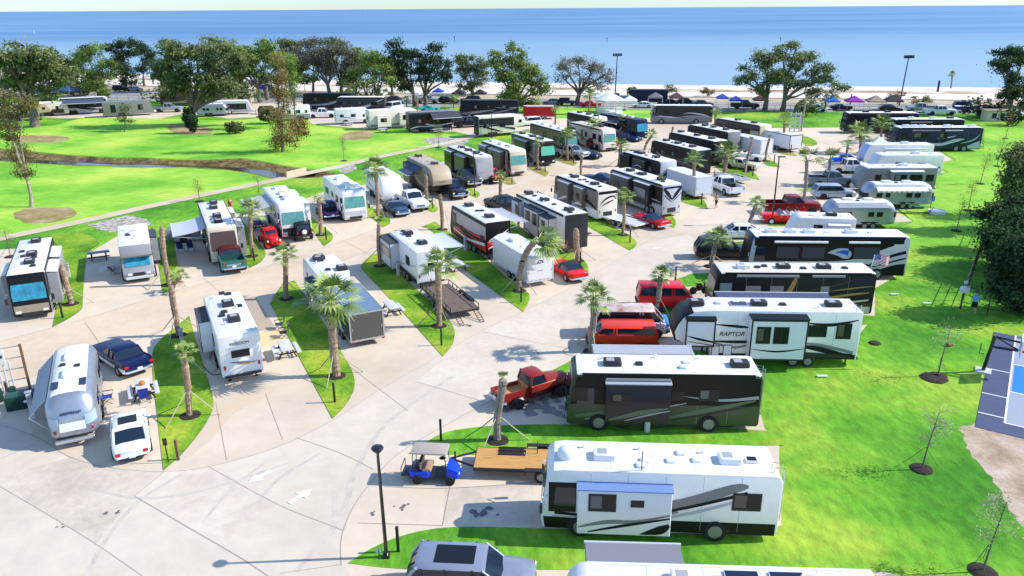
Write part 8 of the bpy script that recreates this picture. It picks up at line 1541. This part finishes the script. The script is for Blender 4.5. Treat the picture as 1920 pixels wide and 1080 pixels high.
for k in range(n):
 a, b = V(rr[k]), V(rr[(k + 1) % n]);
 if k == 5: continue
 m = MB()
 for z in (.5, 1.25, 2.55): m.path([a + V((0, 0, z)), b + V((0, 0, z))], .05, WHITE, 4)
 for j in range(1, 8): q = a.lerp(b, j / 8); m.cyl(q + V((0, 0, .5)), q + V((0, 0, 1.25)), .03, WHITE, 4)
 m.build('railing', T)
p = G(1216, 190); T = thing('shipping_container', 'dark blue shipping container on the beach road', 'container', p, R(RDH)); m = MB(); m.cbox((0, 0, 0), (9, 2.6, 2.9), .04, paint('141a33', .5)); m.build('body', T); m = MB()
for k in range(22): m.box((-4.3 + k * .41, -1.32, 1.45), (.16, .05, 2.6), paint('141a33', .5))
m.build('ribbing', T); m = MB(); m.box((4.52, 0, 1.45), (.04, 2.3, 2.6), paint('1d2547', .5)); m.build('door', T)
p = G(1872, 226); T = thing('kiosk', 'low pale kiosk with square openings among the bushes', 'kiosk', p, R(-4)); m = MB(); m.box((0, 0, 1.0), (6, 2.4, 2.0), BEIGE); m.build('wall', T); m = MB(); m.cbox((0, 0, 2.0), (6.5, 2.9, .2), .04, TAN); m.build('roof', T)
for x in (-1.6, 0, 1.6): m = MB(); m.box((x, -1.21, 1.1), (.9, .04, 1.0), DARK); m.build('window', T)
def boat(label, x, y, hd, hull, L=5.2):
 p = G(x, y); T = thing('trailered_boat', label, 'boat', p, R(hd)); m = MB(); rs = []
 for f, w, z in ((-.5, .95, .55), (-.1, 1.05, .5), (.25, .85, .55), (.42, .45, .75), (.5, .06, 1.0)): rs.append([(f * L, -w, 1.3 + .1 * (f > .2)), (f * L, -w * .7, z + .2), (f * L, 0, z), (f * L, w * .7, z + .2), (f * L, w, 1.3 + .1 * (f > .2)), (f * L, 0, 1.22)])
 m.loft(rs, hull, fm=lambda k, i: WHITE if i >= 4 else hull); m.build('hull', T); m = MB(); m.add([(.5, -.7, 1.3), (.5, .7, 1.3), (.15, .6, 1.75), (.15, -.6, 1.75)], [(0, 1, 2, 3)], GLASSB); m.build('windshield', T); m = MB(); m.cbox((-.5 * L - .2, 0, .9), (.35, .35, .8), .08, BLACK); m.build('outboard_motor', T)
 m = MB(); m.box((.2, 0, .48), (L * .9, .1, .1), GALV); m.path([(L * .5, 0, .48), (L * .5 + 1, 0, .48)], .05, GALV); m.build('trailer_frame', T)
 for s in (1, -1): wheel(T, -.5, s * .95, .3, .18, fine=False, side=s)
boat('blue and white boat on a trailer at the beach fence', 1812, 210, RDH, paint('1d3fb0')); boat('silver boat with pink trim on a trailer before the long black coach', 898, 212, 178, SILV)
for lb, x, y, yt in (('bare wooden pile on the beach', 1758, 172, 151), ('thin post on the verge by the three-trunk oak', 1594, 196, 176)):
 b = MB(); b.cyl((0, 0, 0), (0, 0, hgt(x, y, yt)), .3 if 'pile' in lb else .15, paint('3b4152', .8), 8); tag(b.build('wooden_pile', loc=G(x, y)), lb, 'post')
for lb, x, y, yt in (('slim channel marker in the water beyond the two-trunk oak', 852, 78, 68), ('slim channel marker in the open water', 1138, 79, 71), ('slim channel marker above the three-trunk oak', 1463, 79, 71), ('pale channel marker near the horizon grove', 64, 63, 57)):
 q = G(x, y, -1.15); s = (q - CAM).dot(_F) / FPX; b = MB(); b.cyl((0, 0, -1), (0, 0, (y - yt) * s), .8 * s * .6, paint('39567d', .7) if 'pale' not in lb else WHITE, 6); b.box((0, 0, (y - yt) * s * .85), (s * 1.8, s * .4, s * 2.4), paint('39567d', .7) if 'pale' not in lb else WHITE); tag(b.build('channel_marker', loc=q), lb, 'channel marker', 'channel markers')
p = G(1722, 400); T = thing('hammock_stand', 'green hammock on a stand on the lawn beside the aluminium trailers', 'hammock', p, R(-20)); m = MB(); m.path([(-1.7, 0, 1.3), (-1.2, 0, .1), (1.0, 0, .1), (1.4, 0, .8)], .04, DARK); m.build('stand', T); m = MB(); m.add([(-1.7, -.1, 1.3), (-.5, -.45, .8), (1.3, -.1, .8), (1.3, .1, .8), (-.5, .45, .8), (-1.7, .1, 1.3)], [(0, 1, 4, 5), (1, 2, 3, 4)], paint('0f6b45', .7)); m.build('sling', T)
p = G(1743, 398); T = thing('feather_banner', 'small blue banner on a black pole on the lawn', 'banner', p); m = MB(); m.cyl((0, 0, 0), (0, 0, 1.9), .03, DARK, 6); m.build('pole', T); m = MB(); m.box((.18, 0, 1.55), (.32, .02, .6), paint('5aa0dc', .7)); m.build('banner', T)
p = G(1755, 400); T = thing('paddling_pool', 'white round paddling pool on the lawn by the hammock', 'pool', p); m = MB(); m.lathe([(.9, 0), (.95, .35), (.85, .38), (.8, .3), (.001, .28)], (0, 0, 0), WHITE, 20); m.build('wall', T)
for lb, x, y, rz in (('white cornhole board on the shaded lawn', 1738, 570, .15), ('white board lying on the shaded lawn nearer the coach', 1677, 553, .15), ('white board lying on the near lawn', 1541, 707, .15)):
 b = MB(); b.box((0, 0, .08), (.65, .22, .06), WHITE); tag(b.build('game_board', loc=G(x, y)), lb, 'board'); bpy.data.objects[-1]
b = MB(); b.lathe([(.001, 0), (.12, .05), (.14, .12), (.1, .2), (.001, .22)], (0, 0, 0), M('terracotta', (.4, .12, .04), .6), 12); b.box((.18, 0, .1), (.2, .16, .12), M('terracotta')); tag(b.build('toy_bucket', loc=G(1778, 649)), 'small orange bucket on the lawn near the hoop', 'bucket')
p = G(711, 1044); T = thing('yard_sign', 'tiny pale sign at the disc-head lamp', 'sign', p); m = MB(); m.box((0, 0, .2), (.03, .03, .4), DARK); m.build('stake', T); m = MB(); m.box((0, 0, .32), (.25, .03, .2), M('pale_sign', (.55, .68, .62), .6)); m.build('sign_panel', T)
person('man in blue shirt and dark shorts walking at the fence corner', 1824, 588, 60, M('sky_blue_cotton', (.13, .33, .62), .8), M('black_shorts', (.012, .012, .015), .8), pose='walk')
person('shirtless man in black shorts walking on the road by a palm island', 1342, 391, 200, None, M('black_shorts'), pose='walk')
person('person in red shirt and white cap bending behind the brown-covered motorhome', 432, 395, -60, M('red_cotton', (.55, .03, .03), .8), M('red_shorts', (.3, .03, .03), .8), pose='bend', hat=WHITE)
cd = bpy.data.cameras.new('camera'); co = bpy.data.objects.new('camera', cd); C.objects.link(co); sc.camera = co
cd.sensor_width = 36; cd.lens = 36 * FPX / 1920; cd.clip_start = .5; cd.clip_end = 90000
co.matrix_world = Matrix(((_R.x, _U.x, -_F.x, 0), (_R.y, _U.y, -_F.y, 0), (_R.z, _U.z, -_F.z, CH), (0, 0, 0, 1)))
SUN_EL, SUN_AZ = R(37.5), R(3.0)      # azimuth from +X towards +Y
sd = V((math.cos(SUN_EL) * math.cos(SUN_AZ), math.cos(SUN_EL) * math.sin(SUN_AZ), math.sin(SUN_EL)))
sl = bpy.data.lights.new('sun', 'SUN'); so = bpy.data.objects.new('sun', sl); C.objects.link(so); sl.energy = 2.7; sl.angle = R(.55); sl.color = (1, .925, .82)
so.rotation_euler = (-sd).to_track_quat('-Z', 'Y').to_euler(); so.location = sd * 200
wd = bpy.data.worlds.new('World'); sc.world = wd; wd.use_nodes = True; nt = wd.node_tree; bg = nt.nodes['Background']
sk = nt.nodes.new('ShaderNodeTexSky'); sk.sky_type = 'NISHITA'; sk.sun_disc = False; sk.sun_elevation = SUN_EL; sk.sun_rotation = math.pi / 2 - SUN_AZ; sk.air_density = .8; sk.dust_density = 0.; sk.ozone_density = 2.5; sk.altitude = 20
tx = nt.nodes.new('ShaderNodeMix'); tx.data_type = 'RGBA'; tx.blend_type = 'MULTIPLY'; tx.inputs['Factor'].default_value = 1; tg = nt.nodes.new('ShaderNodeTexCoord'); sz = nt.nodes.new('ShaderNodeSeparateXYZ'); nt.links.new(tg.outputs['Generated'], sz.inputs['Vector']); rp = nt.nodes.new('ShaderNodeValToRGB'); rp.color_ramp.elements[0].color = (.31, .362, .44, 1); rp.color_ramp.elements[1].color = (1, .97, .93, 1); rp.color_ramp.elements[1].position = .28; nt.links.new(sz.outputs['Z'], rp.inputs['Fac']); nt.links.new(rp.outputs['Color'], tx.inputs['B']); nt.links.new(sk.outputs['Color'], tx.inputs['A']); nt.links.new(tx.outputs['Result'], bg.inputs['Color']); bg.inputs['Strength'].default_value = .15
sc.view_settings.view_transform = 'Standard'; sc.view_settings.look = 'None'; sc.view_settings.exposure = 1.17; sc.view_settings.gamma = 1
sc.render.engine = 'CYCLES'; sc.cycles.max_bounces = 5; sc.cycles.diffuse_bounces = 2; sc.cycles.use_denoising = True
